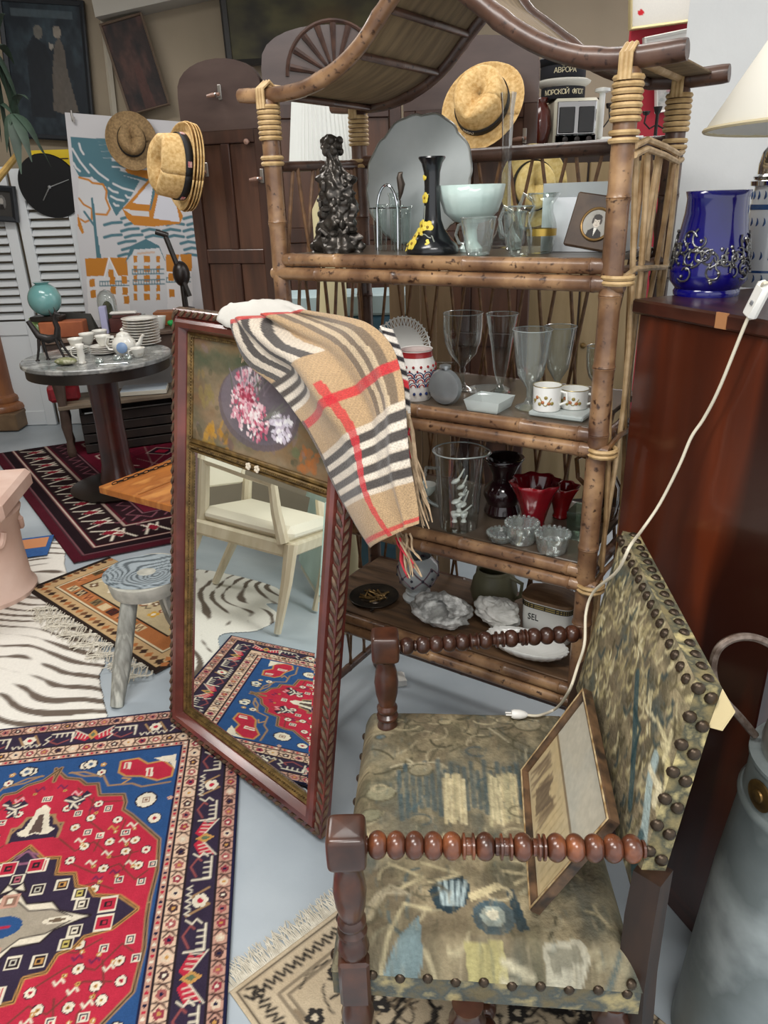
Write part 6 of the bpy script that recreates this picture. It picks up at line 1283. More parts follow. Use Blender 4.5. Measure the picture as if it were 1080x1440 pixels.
hook(p1_, W1, W1*.52, zrow((sA+sB)/2, 130)); hook(p1_, W1, W1*.93, zrow(sB, 247)); hook(p3_, W3, W3*.92, zrow(sD, 190)); hook(p1_, W1, W1*.26, zrow(sA, 240))
obj('peg_knob', MB().lathe([(.005, 0), (.005, .012), (.011, .016), (.011, .022), (0, .026)], 12, (W1*.80, 0, zrow(sB, 198)), (0, -1, 0)), M_peg, p1_)

# ------------------------------------------------------------------ hats
M_straw = mat('straw', 'c29a5c', 'e0bf86', rough=.75, scale=70, bump=.6, bscale=180)
M_straw2 = mat('brown_straw', '7d6443', '9c8058', rough=.8, scale=70, bump=.6, bscale=180)
M_band = mat('black_ribbon', '17171a', rough=.7)
def hat(label, c, ax, m, R=.15, crown=.115, up=(0, 0, 1), band=True, group=None, cs=1., spots=False, rc=.088, text_=None):
    ax = _n(np.array(ax, float)); u_ = np.array(up, float); u_ = _n(u_-ax*np.dot(u_, ax)); x = np.cross(u_, ax)
    t = thing('straw_hat', label, 'hat', M=frame3(np.array(c), x, u_, ax), group=group)     # local z = out of the crown
    nA = 40; rings = [(R, .010), (R*.97, .004), (R*.8, -.002), (rc/.088*.092*cs, 0), (rc*cs, .012), (rc*.97*cs, crown*.5), (rc*.92*cs, crown*.86), (rc*.80*cs, crown*.985), (rc*.5*cs, crown*.96), (.001, crown*.86)]
    P_ = np.zeros((len(rings), nA+1, 3))
    for i, (r, z) in enumerate(rings):
        for k_ in range(nA+1):
            a = 2*math.pi*k_/nA; ov = 1.13; X, Y = r*math.cos(a), r*ov*math.sin(a)
            zz_ = z
            if i < 3: zz_ = z+.016*abs(math.cos(a))*(r/R)
            if i >= 5: zz_ -= .030*max(0, math.sin(a))**3*(i >= 7)*.3; pinch = 1-.22*max(0, -math.sin(a))**2*((i-4)/5)*abs(math.cos(a)+.0); X *= pinch
            if i >= 7: zz_ -= .022*math.exp(-(X/.018)**2)*(1 if Y < .05 else .4)
            P_[i, k_] = (X, Y, zz_)
    gridobj('crown_and_brim', P_, None, m, t, solid=.003, offset=0)
    if band:
        nb = 40; Pb_ = np.zeros((2, nb+1, 3))
        for i, z in enumerate((.010, .042)):
            for k_ in range(nb+1): a = 2*math.pi*k_/nb; r = (rc*cs+.003)*(1-.0*z); Pb_[i, k_] = (r*math.cos(a), r*1.13*math.sin(a), z)
        b = gridobj('ribbon', Pb_, None, M_band, t, solid=.002, offset=0)
        if spots:
            for a in (.35, 1.55, 2.9, 4.2, 5.4): r = rc*cs+.005; obj('badge', MB().box((r*math.cos(a), r*1.13*math.sin(a), .026), (.005, .022, .016), .001, R=np.array([[math.cos(a), -math.sin(a), 0], [math.sin(a), math.cos(a), 0], [0, 0, 1]])).v and MB().box((r*math.cos(a), r*1.13*math.sin(a), .026), (.004, .022, .016), .001, R=np.array([[math.cos(a), -math.sin(a), 0], [math.sin(a), math.cos(a), 0], [0, 0, 1]])), mat('ribbon_badge', 'd8cfc6', 'b8485a', rough=.6, scale=90), b)
    return t
hc_ = aty(264, 236, 3.33); hax = _n(np.array([-.80, -.58, .10]))
for i in range(4): hat(['straw fedora with black ribbon hung outermost in the stack on the oak screen', 'straw fedora nested directly under the ribboned outermost hat', 'straw fedora third deep in the nested stack on the screen', 'straw fedora innermost of the nested stack against the oak screen'][i], hc_-hax*(.013*i-.012), hax, M_straw, R=.146-.002*i+.006*(i > 0), crown=.125-.004*i, band=i == 0, group='straw hats nested on the screen', cs=1-.035*i, spots=True, rc=.108, up=(.25, -.3, 1))
hat('brown straw hat with dark band hanging on the sailing poster', aty(185, 199, 5.40), (.35, -1., .25), M_straw2, R=.160, crown=.10, rc=.085)
hb_ = hat('natural straw fedora with lettered black ribbon hanging on the right screen panel', aty(680, 152, 3.22), (-.35, -.85, .45), M_straw, R=.155, crown=.12, up=(.35, 0, 1), rc=.098)
for i_, ch_ in enumerate('NOU'):
    a_ = -1.75+i_*.16; text(ch_, .020, Matrix.Translation((.1022*math.cos(a_), .1022*1.13*math.sin(a_), .026))@Matrix.Rotation(a_+math.pi/2, 4, 'Z')@Matrix.Rotation(math.pi/2, 4, 'X'), mat('ribbon_thread', 'd8d4c8', rough=.6), 'lettering', hb_)
hat('pale yellow straw hat hanging low on the screen behind the glass jugs', aty(748, 262, 3.24), (.1, -1, .05), mat('yellow_straw', 'd9c487', 'c9b06a', rough=.8, scale=70, bump=.5, bscale=180), R=.135, crown=.08, rc=.08)

# ------------------------------------------------------------------ back left: shutters, clock, poster, pictures, plant
YS = 5.62
M_shut = mat('white_shutter_paint', 'd9dde0', rough=.5)
def shutter(x0p, x1p, label):
    a, b = aty(x0p, 330, YS), aty(x1p, 330, YS); W = b[0]-a[0]; top = zrow((a+b)/2, 236)
    t = thing('louvred_shutter', label, 'shutter', (a[0], YS, .0))
    sw = .075; zl = zrow((a+b)/2, 462)
    for x in (sw/2, W-sw/2): obj('stile', MB().box((x, 0, top/2+.001), (sw, .03, top-.002), .003), M_shut, t)
    for z, hh_ in ((top-.05, .1), (zl, .10), (.06, .11)): obj('rail', MB().box((W/2, 0, z), (W-2*sw, .028, hh_), .003), M_shut, t)
    obj('solid_panel', MB().box((W/2, .004, (zl+.06)/2), (W-2*sw, .012, zl-.16), .002), M_shut, t)
    z = zl+.085
    me = None
    while z < top-.11:
        ca, sa = math.cos(.75), math.sin(.75); Rm_ = np.array([[1, 0, 0], [0, ca, sa], [0, -sa, ca]])
        obj('slat', MB().box((W/2, 0, z), (W-2*sw-.002, .058, .008), .002, R=Rm_.T), M_shut, t); z += .058
shutter(-62, 26, 'white louvred shutter panel nearest the wooden column, behind the desk'); shutter(31, 117, 'white louvred shutter panel with the black clock in front of it')
cc = aty(71, 262, 5.555); rk = wpx(cc, 43)
ck = thing('wall_clock', 'round black clock with thin silver hands hung on the white shutter', 'clock', M=frame3(cc, np.array([1., 0, 0]), np.array([0, .96, .28]), np.array([0, -.28, .96])))
obj('face', MB().lathe([(0, -.005), (rk, -.005), (rk, .012), (rk*.985, .016), (0, .016)], 48, (0, 0, 0), (0, -1, 0)), mat('matt_black', '0f1014', rough=.5), ck)
for (a, l, w_) in ((.30, .72, .004), (-2.25, .52, .005)): obj('hand', MB().tube([(0, -.020, 0), (rk*l*math.cos(a), -.020, rk*l*math.sin(a))], [w_, w_*.7], 6), mat('silver_hand', 'b8bcc0', rough=.3, metal=.7), ck)
obj('hand_boss', MB().lathe([(.012, 0), (.010, .006), (0, .008)], 14, (0, -.018, 0), (0, -1, 0)), MATS['silver_hand'], ck)
def picture(name, label, p, Y, ex_, frame_m, cv, fr=.02, thick=.03, vm='dark_oil'):
    """p: top-left, top-right, bottom-left pixels of a flat framed picture on the plane at depth Y"""
    TL, TR, BL_ = aty(*p[0], Y), aty(*p[1], Y), aty(*p[2], Y); xx = _n(TR-TL); dn = BL_-TL; dn = dn-xx*np.dot(dn, xx); h_ = float(np.linalg.norm(dn)); w_ = float(np.linalg.norm(TR-TL)); zz_ = -dn/h_; yy_ = np.cross(zz_, xx); yy_ = yy_ if yy_[1] > 0 else -yy_
    t = thing(name, label, 'picture', M=frame3(TL-zz_*h_, xx, yy_, zz_))
    sweep([(0, 0), (0, thick), (fr*.3, thick+.006), (fr, thick*.8), (fr, .004)], w_, h_, t, frame_m, 'frame'); obj('backing', MB().box((w_/2, -.003, h_/2), (w_-.004, .006, h_-.004)), MATS['backing_board'], t)
    sheet('canvas', cv, (fr, -.012, h_-fr), (w_-2*fr, 0, 0), (0, 0, -(h_-2*fr)), vmat(vm, rough=.6, nz=.06), t); return t, w_, h_
# poster board
YP = 5.50; TL, TR, BLp = aty(91, 158, YP), aty(253, 171, YP), aty(131, 466, YP); pxx = TR-TL; pyy = BLp-TL; pxx = pxx*1.14; pyy = pyy-pxx*np.dot(pyy, pxx)/np.dot(pxx, pxx)*.6
Lw, Lh = np.linalg.norm(pxx), np.linalg.norm(pyy); cv = Cv(Lw, Lh, 210, 'c6c5c8'); TE, OR, LT = '4d7480', 'bd7b2c', 'ccccce'
Ainv = np.linalg.inv(np.array([[pxx[0], pyy[0]], [pxx[2], pyy[2]]]))
def pq(*pts):
    o = []
    for cx_, cy_ in pts: q = aty(80+cx_/4.8, 150+cy_/4.8, YP)-TL; m_ = Ainv@np.array([q[0], q[2]]); o.append((m_[0]*Lw, m_[1]*Lh))
    return o
u1 = np.linalg.norm(np.array(pq((0, 0), (100, 0))[1])-np.array(pq((0, 0))[0]))/100
def PL(pts, w_, c_): cv.line(pq(*pts), w_*u1, c_)
def PP(pts, c_): cv.poly(pq(*pts), c_)
PP([(92, 205), (270, 215), (400, 300), (430, 460), (560, 500), (480, 640), (400, 740), (350, 640), (330, 540), (240, 480), (150, 470), (110, 400)], TE)
PP([(270, 215), (640, 240), (640, 480), (560, 500), (430, 460), (330, 420)], LT)
for y0 in range(225, 470, 44): PL([(270, y0), (360, y0+2)], 22, TE); PL([(250+(y0-225)*.5, y0+20), (330+(y0-225)*.5, y0+22)], 20, TE)
PL([(240, 350), (300, 380), (420, 390), (520, 420)], 26, TE); PL([(340, 420), (440, 450), (560, 480)], 24, TE); PL([(560, 480), (620, 500)], 22, TE)
for (a, b) in (((105, 285), (215, 445)), ((150, 250), (180, 320)), ((112, 380), (155, 435)), ((225, 390), (345, 495)), ((380, 520), (515, 570)), ((350, 550), (410, 580)), ((365, 605), (450, 635)), ((465, 600), (495, 615)), ((385, 655), (415, 668)), ((235, 480), (260, 500))): PL([a, ((a[0]+b[0])/2-4, (a[1]+b[1])/2+6), b], 14, LT)
PP([(150, 475), (240, 500), (320, 540), (330, 600), (360, 690), (340, 730), (260, 720), (230, 780), (170, 760), (140, 640)], LT); PL([(150, 478), (215, 495), (240, 515), (310, 525), (335, 570), (330, 620), (358, 690), (335, 730), (265, 725)], 14, OR); PL([(150, 620), (180, 660), (235, 690), (235, 760), (190, 780), (160, 760)], 13, OR); PP([(140, 720), (185, 850), (170, 860), (140, 800)], OR)
PP([(228, 615), (245, 615), (270, 850), (300, 1025), (268, 1025), (250, 830)], TE); PL([(185, 710), (250, 800)], 16, TE)
for r_, y0 in enumerate(range(745, 1010, 42)):
    for k_ in range(5):
        x0_ = 295+(r_ % 2)*25+k_*140-(20 if r_ > 3 else 0)
        if 300 < x0_ < 900 and not (y0 > 880 and 470 < x0_ < 740): PL([(x0_, y0+12), (x0_+50, y0-2), (x0_+115, y0+(-6 if k_ < 2 else 8))], 20, TE)
PP([(440, 690), (640, 470), (730, 470), (850, 740), (830, 790), (650, 810), (520, 800), (470, 750)], OR); PP([(510, 650), (660, 470), (660, 530), (625, 665)], 'd5d6de'); PP([(650, 755), (690, 560), (800, 640), (830, 780)], 'd2d3dc'); PP([(625, 700), (650, 520), (680, 520), (650, 700)], TE); PP([(622, 750), (688, 470), (700, 500), (650, 758)], OR); PP([(445, 690), (620, 710), (625, 745), (510, 735)], LT); PP([(450, 420), (640, 430), (620, 490), (480, 450)], OR)
PP([(190, 1025), (470, 1018), (480, 1140), (200, 1145)], OR); PP([(735, 1000), (910, 995), (910, 1110), (740, 1115)], OR); PP([(200, 1150), (480, 1140), (500, 1440), (215, 1440)], 'd9d7d8'); PP([(740, 1115), (910, 1110), (920, 1440), (745, 1440)], 'd9d7d8')
PP([(320, 1150), (352, 1015), (415, 1145)], LT); PL([(320, 1150), (352, 1020), (412, 1148)], 9, 'e6e4e6'); PP([(800, 1110), (828, 995), (855, 1110)], LT)
PP([(460, 1060), (500, 940), (600, 893), (690, 940), (735, 1050), (700, 1000), (500, 1000)], TE); PP([(475, 1080), (520, 965), (690, 955), (735, 1060), (750, 1440), (500, 1440)], LT); PP([(490, 945), (600, 895), (700, 955)], TE)
for yy_ in (1030, 1095, 1160, 1225, 1285):
    for xx_, ww_ in ((530, 24), (607, 40), (683, 24)): PP([(xx_-ww_/2, yy_-22), (xx_+ww_/2, yy_-22), (xx_+ww_/2, yy_+22), (xx_-ww_/2, yy_+22)], OR)
for (xa, xb, yy_) in ((510, 720, 1115), (515, 725, 1185), (290, 485, 1195), (740, 900, 1170)):
    PL([(xa, yy_-14), (xb, yy_-18)], 8, TE); PL([(xa, yy_+16), (xb, yy_+12)], 8, TE)
    for k_ in range(int((xb-xa)/18)): PL([(xa+k_*18, yy_-14), (xa+k_*18, yy_+14)], 6, TE)
for (xx_, yy_) in ((238, 1190), (245, 1265), (365, 1125), (375, 1175), (455, 1170), (460, 1245), (470, 1305), (380, 1240), (770, 1150), (775, 1260)): PP([(xx_-18, yy_-26), (xx_+18, yy_-26), (xx_+18, yy_+26), (xx_-18, yy_+26)], OR)
PP([(540, 985), (660, 975), (660, 990), (540, 1000)], 'c9b0a0')
po = thing('sailing_poster', 'large white print board of a teal lake, orange sailing boat and hotel facade', 'poster', TL+pyy)
sheet('print', cv, TL, pxx, pyy, vmat('matt_print', rough=.6), po, True)
pfl = pyy*(TL[2]-.003)/(-pyy[2])
obj('board', MB().add([TL+np.array([0, .002, 0]), TL+pxx+np.array([0, .002, 0]), TL+pxx+pfl+np.array([0, .002, 0]), TL+pfl+np.array([0, .002, 0]), TL+np.array([0, .016, 0]), TL+pxx+np.array([0, .016, 0]), TL+pxx+pfl+np.array([0, .016, 0]), TL+pfl+np.array([0, .016, 0])], [(0, 1, 2, 3), (7, 6, 5, 4), (0, 4, 5, 1), (1, 5, 6, 2), (2, 6, 7, 3), (3, 7, 4, 0)]), mat('board_edge', 'c4c2c2', rough=.7), po, True, smooth=False)
hk = aty(103, 170, YP); obj('hook', MB().tube([hk+np.array([0, -.01, .06]), hk+np.array([0, -.012, 0]), hk+np.array([.015, -.03, -.01]), hk+np.array([.02, -.03, .02])], .006, 6), M_hook, po, True)
# dark paintings
cv = Cv(1., 1.5, 70, '1a222a'); cv.noise(.5, 5, 3, tint='141b22'); cv.rect(.1, .06, .9, .15, '58646a', .5); cv.noise(.2, 8, 9, tint='3a4a52'); cv.poly([(.22, 1.3), (.25, .5), (.35, .35), (.5, .45), (.58, .7), (.55, 1.3)], '151a20', .9); cv.ell(.42, .31, .06, .08, '6a665e', .8); cv.poly([(.55, .42), (.62, .45), (.56, .52)], '9a948a', .8)
cv.poly([(.56, .75), (.62, .45), (.68, .35), (.74, .45), (.76, .75), (.86, 1.2), (.72, 1.26), (.52, 1.2)], '5f574e', .75); cv.ell(.67, .30, .055, .07, '8d8478', .8); cv.noise(.2, 30, 5)
picture('dark_couple_painting', 'tall dark painting of a standing couple hung high above the shutters', ((-4, -6), (119, 2), (6, 193)), 5.66, None, mat('black_frame', '1c2026', rough=.5), cv, fr=.03)
cv = Cv(1., 1.7, 60, '2b201e'); cv.noise(.6, 4, 6, tint='47302a'); cv.noise(.4, 6, 8, tint='1a1618'); cv.poly([(.4, 1.7), (.45, .9), (.6, .8), (.7, 1.7)], '4a2c26', .6); cv.noise(.2, 30, 5)
picture('brown_unframed_painting', 'narrow dark brown canvas hung beside the pale wall trim', ((141, 35), (200, 18), (160, 170)), 5.60, None, mat('thin_brown_frame', '6a5a4c', rough=.5), cv, fr=.012)
cv = Cv(1.6, 1., 70, '22201c'); cv.noise(.6, 4, 16, tint='3a3524'); cv.noise(.5, 4, 18, tint='4e4a30'); cv.noise(.3, 7, 19, tint='15171a'); cv.ell(.9, .75, .3, .16, '5a4a28', .5, soft=.6)
picture('large_dark_painting', 'large dark brownish landscape painting high on the wall behind the oak screen', ((296, -120), (585, -135), (303, 96)), 5.60, None, mat('dark_frame', '1e1c1a', rough=.4), cv, fr=.04)
cv = Cv(1., 1., 40, '3a3836'); cv.ell(.5, .45, .22, .30, '6a6866'); cv.ell(.5, .4, .10, .12, 'a09c96'); cv.poly([(.35, .75), (.42, .55), (.58, .55), (.65, .75)], '22201f')
picture('small_dark_portrait', 'small black framed portrait hung on the left white shutter', ((-22, 259), (22, 262), (-18, 310)), 5.575, None, mat('black_frame', '1c2026'), cv, fr=.035)
# yellow sign
q0_ = aty(39, 211, 5.6); q1_ = aty(100, 236, 5.6); sgn = thing('yellow_sign', 'bright yellow sign board low on the wall behind the clock', 'sign', (q0_[0], 5.66, q1_[2])); ws_, hs_ = q1_[0]-q0_[0], q0_[2]-q1_[2]
obj('board', MB().box((ws_/2, .0, hs_/2), (ws_, .02, hs_)), mat('yellow_paint', 'e8c92a', rough=.4), sgn); mb = MB()
for (x, z, w_) in ((.22, .78, .35), (.5, .52, .9), (.2, .3, .25)): mb.box((ws_*x, -.011, hs_*z), (ws_*w_*.9, .003, .008))
obj('dark_lines', mb, mat('brown_print', '4a3616', rough=.6), sgn, kind='stuff')
# plant: tall pot on the floor left of the column, leaves hang into view
pb = np.array([-2.95, 4.45, 0]); plt = thing('dracaena_plant', 'tall dracaena with long drooping dark leaves beside the shutters', 'plant', pb)
obj('pot', MB().lathe([(.14, 0), (.15, .02), (.19, .33), (.20, .36), (.18, .36), (.17, .33), (.001, .32)], 28), mat('terracotta_pot', '9a5f42', rough=.8), plt)
tr = [pb+np.array([0, 0, .3]), pb+np.array([.02, 0, 1.0]), aty(-12, 262, 4.45), aty(8, 238, 4.45), aty(24, 218, 4.45), aty(27, 195, 4.45), aty(20, 168, 4.45)]
obj('stem', MB().tube(tr, [.03, .028, .022, .018, .017, .016, .012], 8), mat('yellow_stem', 'a8884c', '8a7038', rough=.6, scale=20), plt, True)
M_leaf = mat('dark_leaf', '17271c', '24382a', rough=.7, scale=10)
g10 = random.Random(3); top_ = aty(18, 160, 4.45)
for (base, tips) in ((top_, ((60, 215), (72, 235), (40, 140), (5, 95), (-10, 60), (30, 245), (45, 228), (-30, 150), (10, 215))), (aty(-10, 70, 4.45), ((8, 20), (20, 90), (28, 150), (34, 190), (2, 200), (18, 235), (-40, 150)))):
    for (x, y) in tips:
        tip = aty(x, y, 4.45+g10.uniform(-.15, .15)); mid = (base+tip)/2+np.array([0, 0, .10]); pts = [(1-t)**2*base+2*t*(1-t)*mid+t*t*tip for t in np.linspace(0, 1, 9)]
        obj('leaf', MB().tube(pts, [.008, .018, .026, .030, .030, .026, .020, .011, .002], 6, flat=.12), M_leaf, plt, True)
st2 = aty(-10, 70, 4.45); obj('stem', MB().tube([pb+np.array([-.04, 0, .3]), pb+np.array([-.05, 0, 1.2]), st2+np.array([-.05, 0, -.3]), st2], [.03, .026, .022, .014], 8), MATS['yellow_stem'], plt, True)
# turned wooden column at the left edge
cp_ = atz(4, 600); cpb = np.array([cp_[0]+.03, cp_[1], 0]); clm = thing('wooden_column', 'turned reddish wooden column on a square plinth at the rug edge', 'column', cpb)
M_col = mat('column_wood', '6d3f24', '8f5c38', rough=.4, scale=6, stretch=(2, 2, .5), coat=.3)
obj('plinth', MB().box((0, 0, .075), (.34, .34, .13), .008), mat('plinth_wood', '5d4632', '7a6248', rough=.6, scale=8), clm)
obj('shaft', MB().lathe([(.165, .142), (.17, .16), (.16, .185), (.13, .20), (.14, .22), (.135, .245), (.115, .26), (.11, .30), (.105, .7), (.095, 1.6)], 32), M_col, clm)

# ------------------------------------------------------------------ round table with tea things
tz = .79; tc = atz(137, 500, tz); tr_ = wpx(tc, 101)
M_marb = mat('grey_marble', '8e908f', 'b9bab6', c3='6a6c6b', rough=.25, scale=12, coat=.3, contrast=(.3, .7)); M_blk = mat('black_wood', '17120f', '241a16', rough=.35, scale=10)
rt_ = thing('round_table', 'round pedestal table with grey marble top and black apron on the red rug', 'table', (tc[0], tc[1], 0))
RZ = .0137                                           # standing on the rug
obj('top', MB().lathe([(tr_*.97, tz-.030), (tr_, tz-.022), (tr_, tz-.006), (tr_*.985, tz)], 56), M_marb, rt_); obj('apron', MB().lathe([(tr_*.90, tz-.085), (tr_*.955, tz-.080), (tr_*.955, tz-.0302), (tr_*.9, tz-.0301)], 56), M_blk, rt_)
obj('pedestal', MB().lathe([(.11, RZ+.045), (.105, RZ+.06), (.085, .16), (.078, .4), (.085, .66), (.10, tz-.086)], 24), mat('dark_red_mahogany', '2e100d', '4a1b14', rough=.3, scale=6, coat=.4), rt_); obj('foot', MB().lathe([(.27, RZ), (.28, RZ+.015), (.22, RZ+.035), (.11, RZ+.045)], 32), M_blk, rt_)
def ont(x, y, z=None): return atz(x, y, (z or tz)+.0008)
M_tea = mat('flowered_porcelain', 'dedcd4', 'b9aea0', rough=.2, scale=28, coat=.4, contrast=(.55, .75))
def cup(p, R, h, label, m=M_tea, rz=0., group='flowered tea cups on the marble table'):
    t = thing('tea_cup', label, 'cup', p, rz, group)
    obj('bowl', lat([(.5, 0), (.55, .05), (.75, .35), (.95, .85), (1.02, 1.0)], R, h, 24), m, t, solid=.002); obj('handle', MB().tube([(R*.9, 0, h*.85), (R*1.4, 0, h*.8), (R*1.45, 0, h*.45), (R*.85, 0, h*.35)], .0035, 7), m, t); return t
def saucer(p, R, label, group): return single('saucer', label, 'saucer', lat([(.5, 0), (.55, .12), (.85, .55), (1, 1)], R, .012, 28), M_tea, p, group=group, solid=.002)
stk = ont(202, 484)
for i in range(10): single('dinner_plate', 'white porcelain plate in the tall stack behind the teapot', 'plate', lat([(.6, 0), (.62, .1), (.8, .5), (1, 1)], .105-.001*(i % 3), .013, 30), M_tea, stk+np.array([.002*math.sin(i*2), 0, i*.0155]), group='plates stacked behind the teapot', solid=.003)
s1 = ont(148, 497); s2 = ont(107, 497)
for i in range(4): saucer(s1+np.array([0, 0, i*.0105]), .078, 'white saucer in the stack under the flowered cup beside the teapot', 'saucers stacked beside the teapot')
for i in range(3): saucer(s2+np.array([0, 0, i*.0105]), .075, 'white saucer in the stack beside the black metal figure', 'saucers stacked by the metal figure')
cup(s1+np.array([0, 0, .045]), .042, .055, 'flowered cup standing on the saucers beside the teapot', rz=.5); cup(s2+np.array([.01, 0, .034]), .042, .05, 'flowered cup standing on the saucers by the metal figure', rz=2.5)
cup(ont(124, 484), .045, .065, 'wide flowered cup behind the two saucer stacks', rz=1); cup(ont(142, 478), .045, .06, 'flowered cup farthest back beside the purple box', rz=3); cup(ont(195, 502), .040, .05, 'flowered cup standing alone in front of the plate stack', rz=4); 
t = thing('milk_jug', 'slim flowered porcelain milk jug at the front of the marble table', 'jug', ont(116, 511), .5); obj('body', lat([(.6, 0), (.65, .05), (.5, .15), (.62, .4), (.55, .75), (.75, 1)], .032, .10, 22), M_tea, t, solid=.002); obj('handle', MB().tube([(-.018, 0, .09), (-.045, 0, .08), (-.045, 0, .05), (-.02, 0, .03)], .0035, 7), M_tea, t)
tp = ont(177, 499); t = thing('teapot', 'white porcelain teapot with blue painted flower on the marble table', 'teapot', tp, .1)
obj('body', lat([(.6, 0), (.65, .04), (.9, .25), (1, .5), (.9, .75), (.6, .95), (.55, 1.0)], .066, .105, 28), M_tea, t); obj('lid', lat([(.56, 1.0), (.5, 1.1), (.2, 1.2), (.1, 1.22), (.16, 1.32), (0.001, 1.4)], .066, .105, 24), M_tea, t); obj('spout', MB().tube([(.055, 0, .04), (.085, 0, .06), (.10, 0, .095), (.112, 0, .105)], [.016, .013, .009, .008], 10), M_tea, t); obj('handle', MB().tube([(-.05, 0, .095), (-.085, 0, .10), (-.10, 0, .065), (-.085, 0, .035), (-.055, 0, .03)], .006, 8), M_tea, t)
obj('blue_flower', MB().lathe([(.030, 0), (.022, .004), (0, .005)], 12, (.0, -.0655, .05), (0, -1, .1)), mat('blue_enamel', '7d97bd', rough=.3), t, label='blue painted flower')
M_iron = mat('black_iron', '1a1718', '2c2624', rough=.45, scale=30, metal=.3)
fp_ = ont(74, 506); t = thing('iron_figure', 'black iron animal figure with long legs on the marble table', 'figurine', fp_)
obj('figure', MB().tube([(-.09, 0, .21), (-.05, 0, .13), (0, 0, .11), (.05, 0, .12), (.06, 0, .17), (.05, 0, .22), (.065, 0, .245), (.09, 0, .235)], [.012, .018, .024, .022, .015, .013, .014, .006], 10), M_iron, t)
for (x, y, a) in ((-.045, -.015, -.03), (-.04, .015, .01), (.045, -.015, .03), (.05, .015, .05)): obj('leg', MB().tube([(x, y, .115), (x+a*.4, y, .06), (x+a, y, .004)], [.010, .007, .006], 7).lathe([(.012, 0), (.010, .005), (0, .006)], 10, (x+a, y, 0)), M_iron, t)
for (x, z) in ((.04, .25), (.068, .262)): obj('ear', MB().tube([(x, 0, z-.015), (x-.008, 0, z+.015)], [.006, .001], 6), M_iron, t)
p_ = ont(94, 513); nz_ = noise2(14, 25, 4, 3, 4); P_ = np.zeros((14, 26, 3))
for i in range(14):
    for k_ in range(26): th = math.pi*i/13; a = 2*math.pi*k_/25; r_ = .058*(1+.25*(nz_[i, k_ % 25]-.5)*math.sin(th)); P_[i, k_] = (r_*math.sin(th)*math.cos(a), r_*math.sin(th)*math.sin(a)*.7, r_*.33*(1-math.cos(th)))
o = gridobj('green_stone', P_, None, mat('mossy_stone', '8d8c6c', 'b5b29a', c3='6c7048', rough=.5, scale=30)); o.location = p_; tag(o, 'flat mottled green and cream stone at the table front', 'stone')
for (x, y, lab) in ((140, 510, 'clear cut-glass stopper lying before the saucer stack'), (165, 506, 'small cut-glass dish beside the glass stopper'), (180, 505, 'little glass salt cellar in front of the teapot')): vessel('glass_trinket', lab, 'glass', ont(x, y), [(.7, 0), (1, .3), (.8, .8), (.6, 1)], .026, .026, G_cut, 10, openv=False)
single('butter_knife', 'silver knife lying on the marble table before the glass pieces', 'knife', MB().tube([(-.07, 0, .004), (-.01, 0, .004), (.0, 0, .004), (.07, 0, .003)], [.004, .004, .007, .003], 8, flat=.4), M_chrome, ont(160, 512), .2)

# ------------------------------------------------------------------ desk behind the round table
dz_ = .79; d0 = atz(52, 481, dz_)[:2]; du_ = np.array([math.cos(.38), math.sin(.38)]); bv_ = np.array([-du_[1], du_[0]]); dv_ = -bv_; ddp = .42; d1 = d0+bv_*ddp
M_desk = mat('worn_desk_wood', '4a3a30', '6b584a', rough=.55, scale=8, stretch=(1, 4, 1)); M_deskd = mat('desk_apron_wood', '3a2a22', '55443a', rough=.5, scale=8)
dk = thing('writing_desk', 'worn wooden desk with carved legs and a pale lower shelf behind the round table', 'desk', M=frame3((d1[0], d1[1], 0), (du_[0], du_[1], 0), (-dv_[0], -dv_[1], 0), (0, 0, 1.)))   # local y: -dv_, so 0 .. -ddp is back .. front
DL = 1.08
obj('top', MB().box((DL/2, -ddp/2, dz_-.012), (DL, ddp, .024), .004), M_desk, dk); obj('apron', MB().box((DL/2, -ddp/2, dz_-.075), (DL-.05, ddp-.05, .10), .004), M_deskd, dk)
for x in (.07, DL-.07):
    for y in (-.06, -ddp+.06): obj('leg', MB().lathe([(.022, .0137), (.03, .05), (.02, .12), (.034, .22), (.026, .36), (.04, .50), (.024, .60), (.035, .665)], 12, (x, y, 0)), M_deskd, dk)
obj('lower_shelf', MB().box((DL/2, -ddp/2, .35), (DL-.08, ddp-.05, .025), .003), mat('pale_shelf_wood', '8a7a66', '6e6050', rough=.6, scale=6, stretch=(1, 5, 1)), dk)
def _ond(x, f, z):
    lo, hi = -.5, 2.
    for _ in range(40):
        m = (lo+hi)/2; q = d0+du_*m+bv_*ddp*f
        if proj((q[0], q[1], z))[0] < x: lo = m
        else: hi = m
    q = d0+du_*lo+bv_*ddp*f; return np.array([q[0], q[1], z])
def ondk(x, f): return _ond(x, f, dz_+.001)
def onls(x, f): return _ond(x, f, .3640)
p_ = onls(92, .50); R_ = .1
single('red_case', 'small red zipped case on the lower desk shelf', 'case', MB().box((0, 0, .055), (.20, .12, .11), .02), mat('red_leather', '9e1f2b', '7d1822', rough=.45, scale=20), p_, .38)
p_ = onls(204, .45); bk_ = thing('hardback_book', 'blue-grey hardback book lying on the lower desk shelf', 'book', p_, .18); obj('cover', MB().box((0, 0, .0165), (.30, .20, .033), .002), mat('book_cover', 'a3b0bd', 'b9c3cb', rough=.5, scale=6), bk_); obj('pages', MB().box((.003, -.006, .0165), (.30, .20, .026)), mat('book_pages', 'e0dccf', rough=.9), bk_)
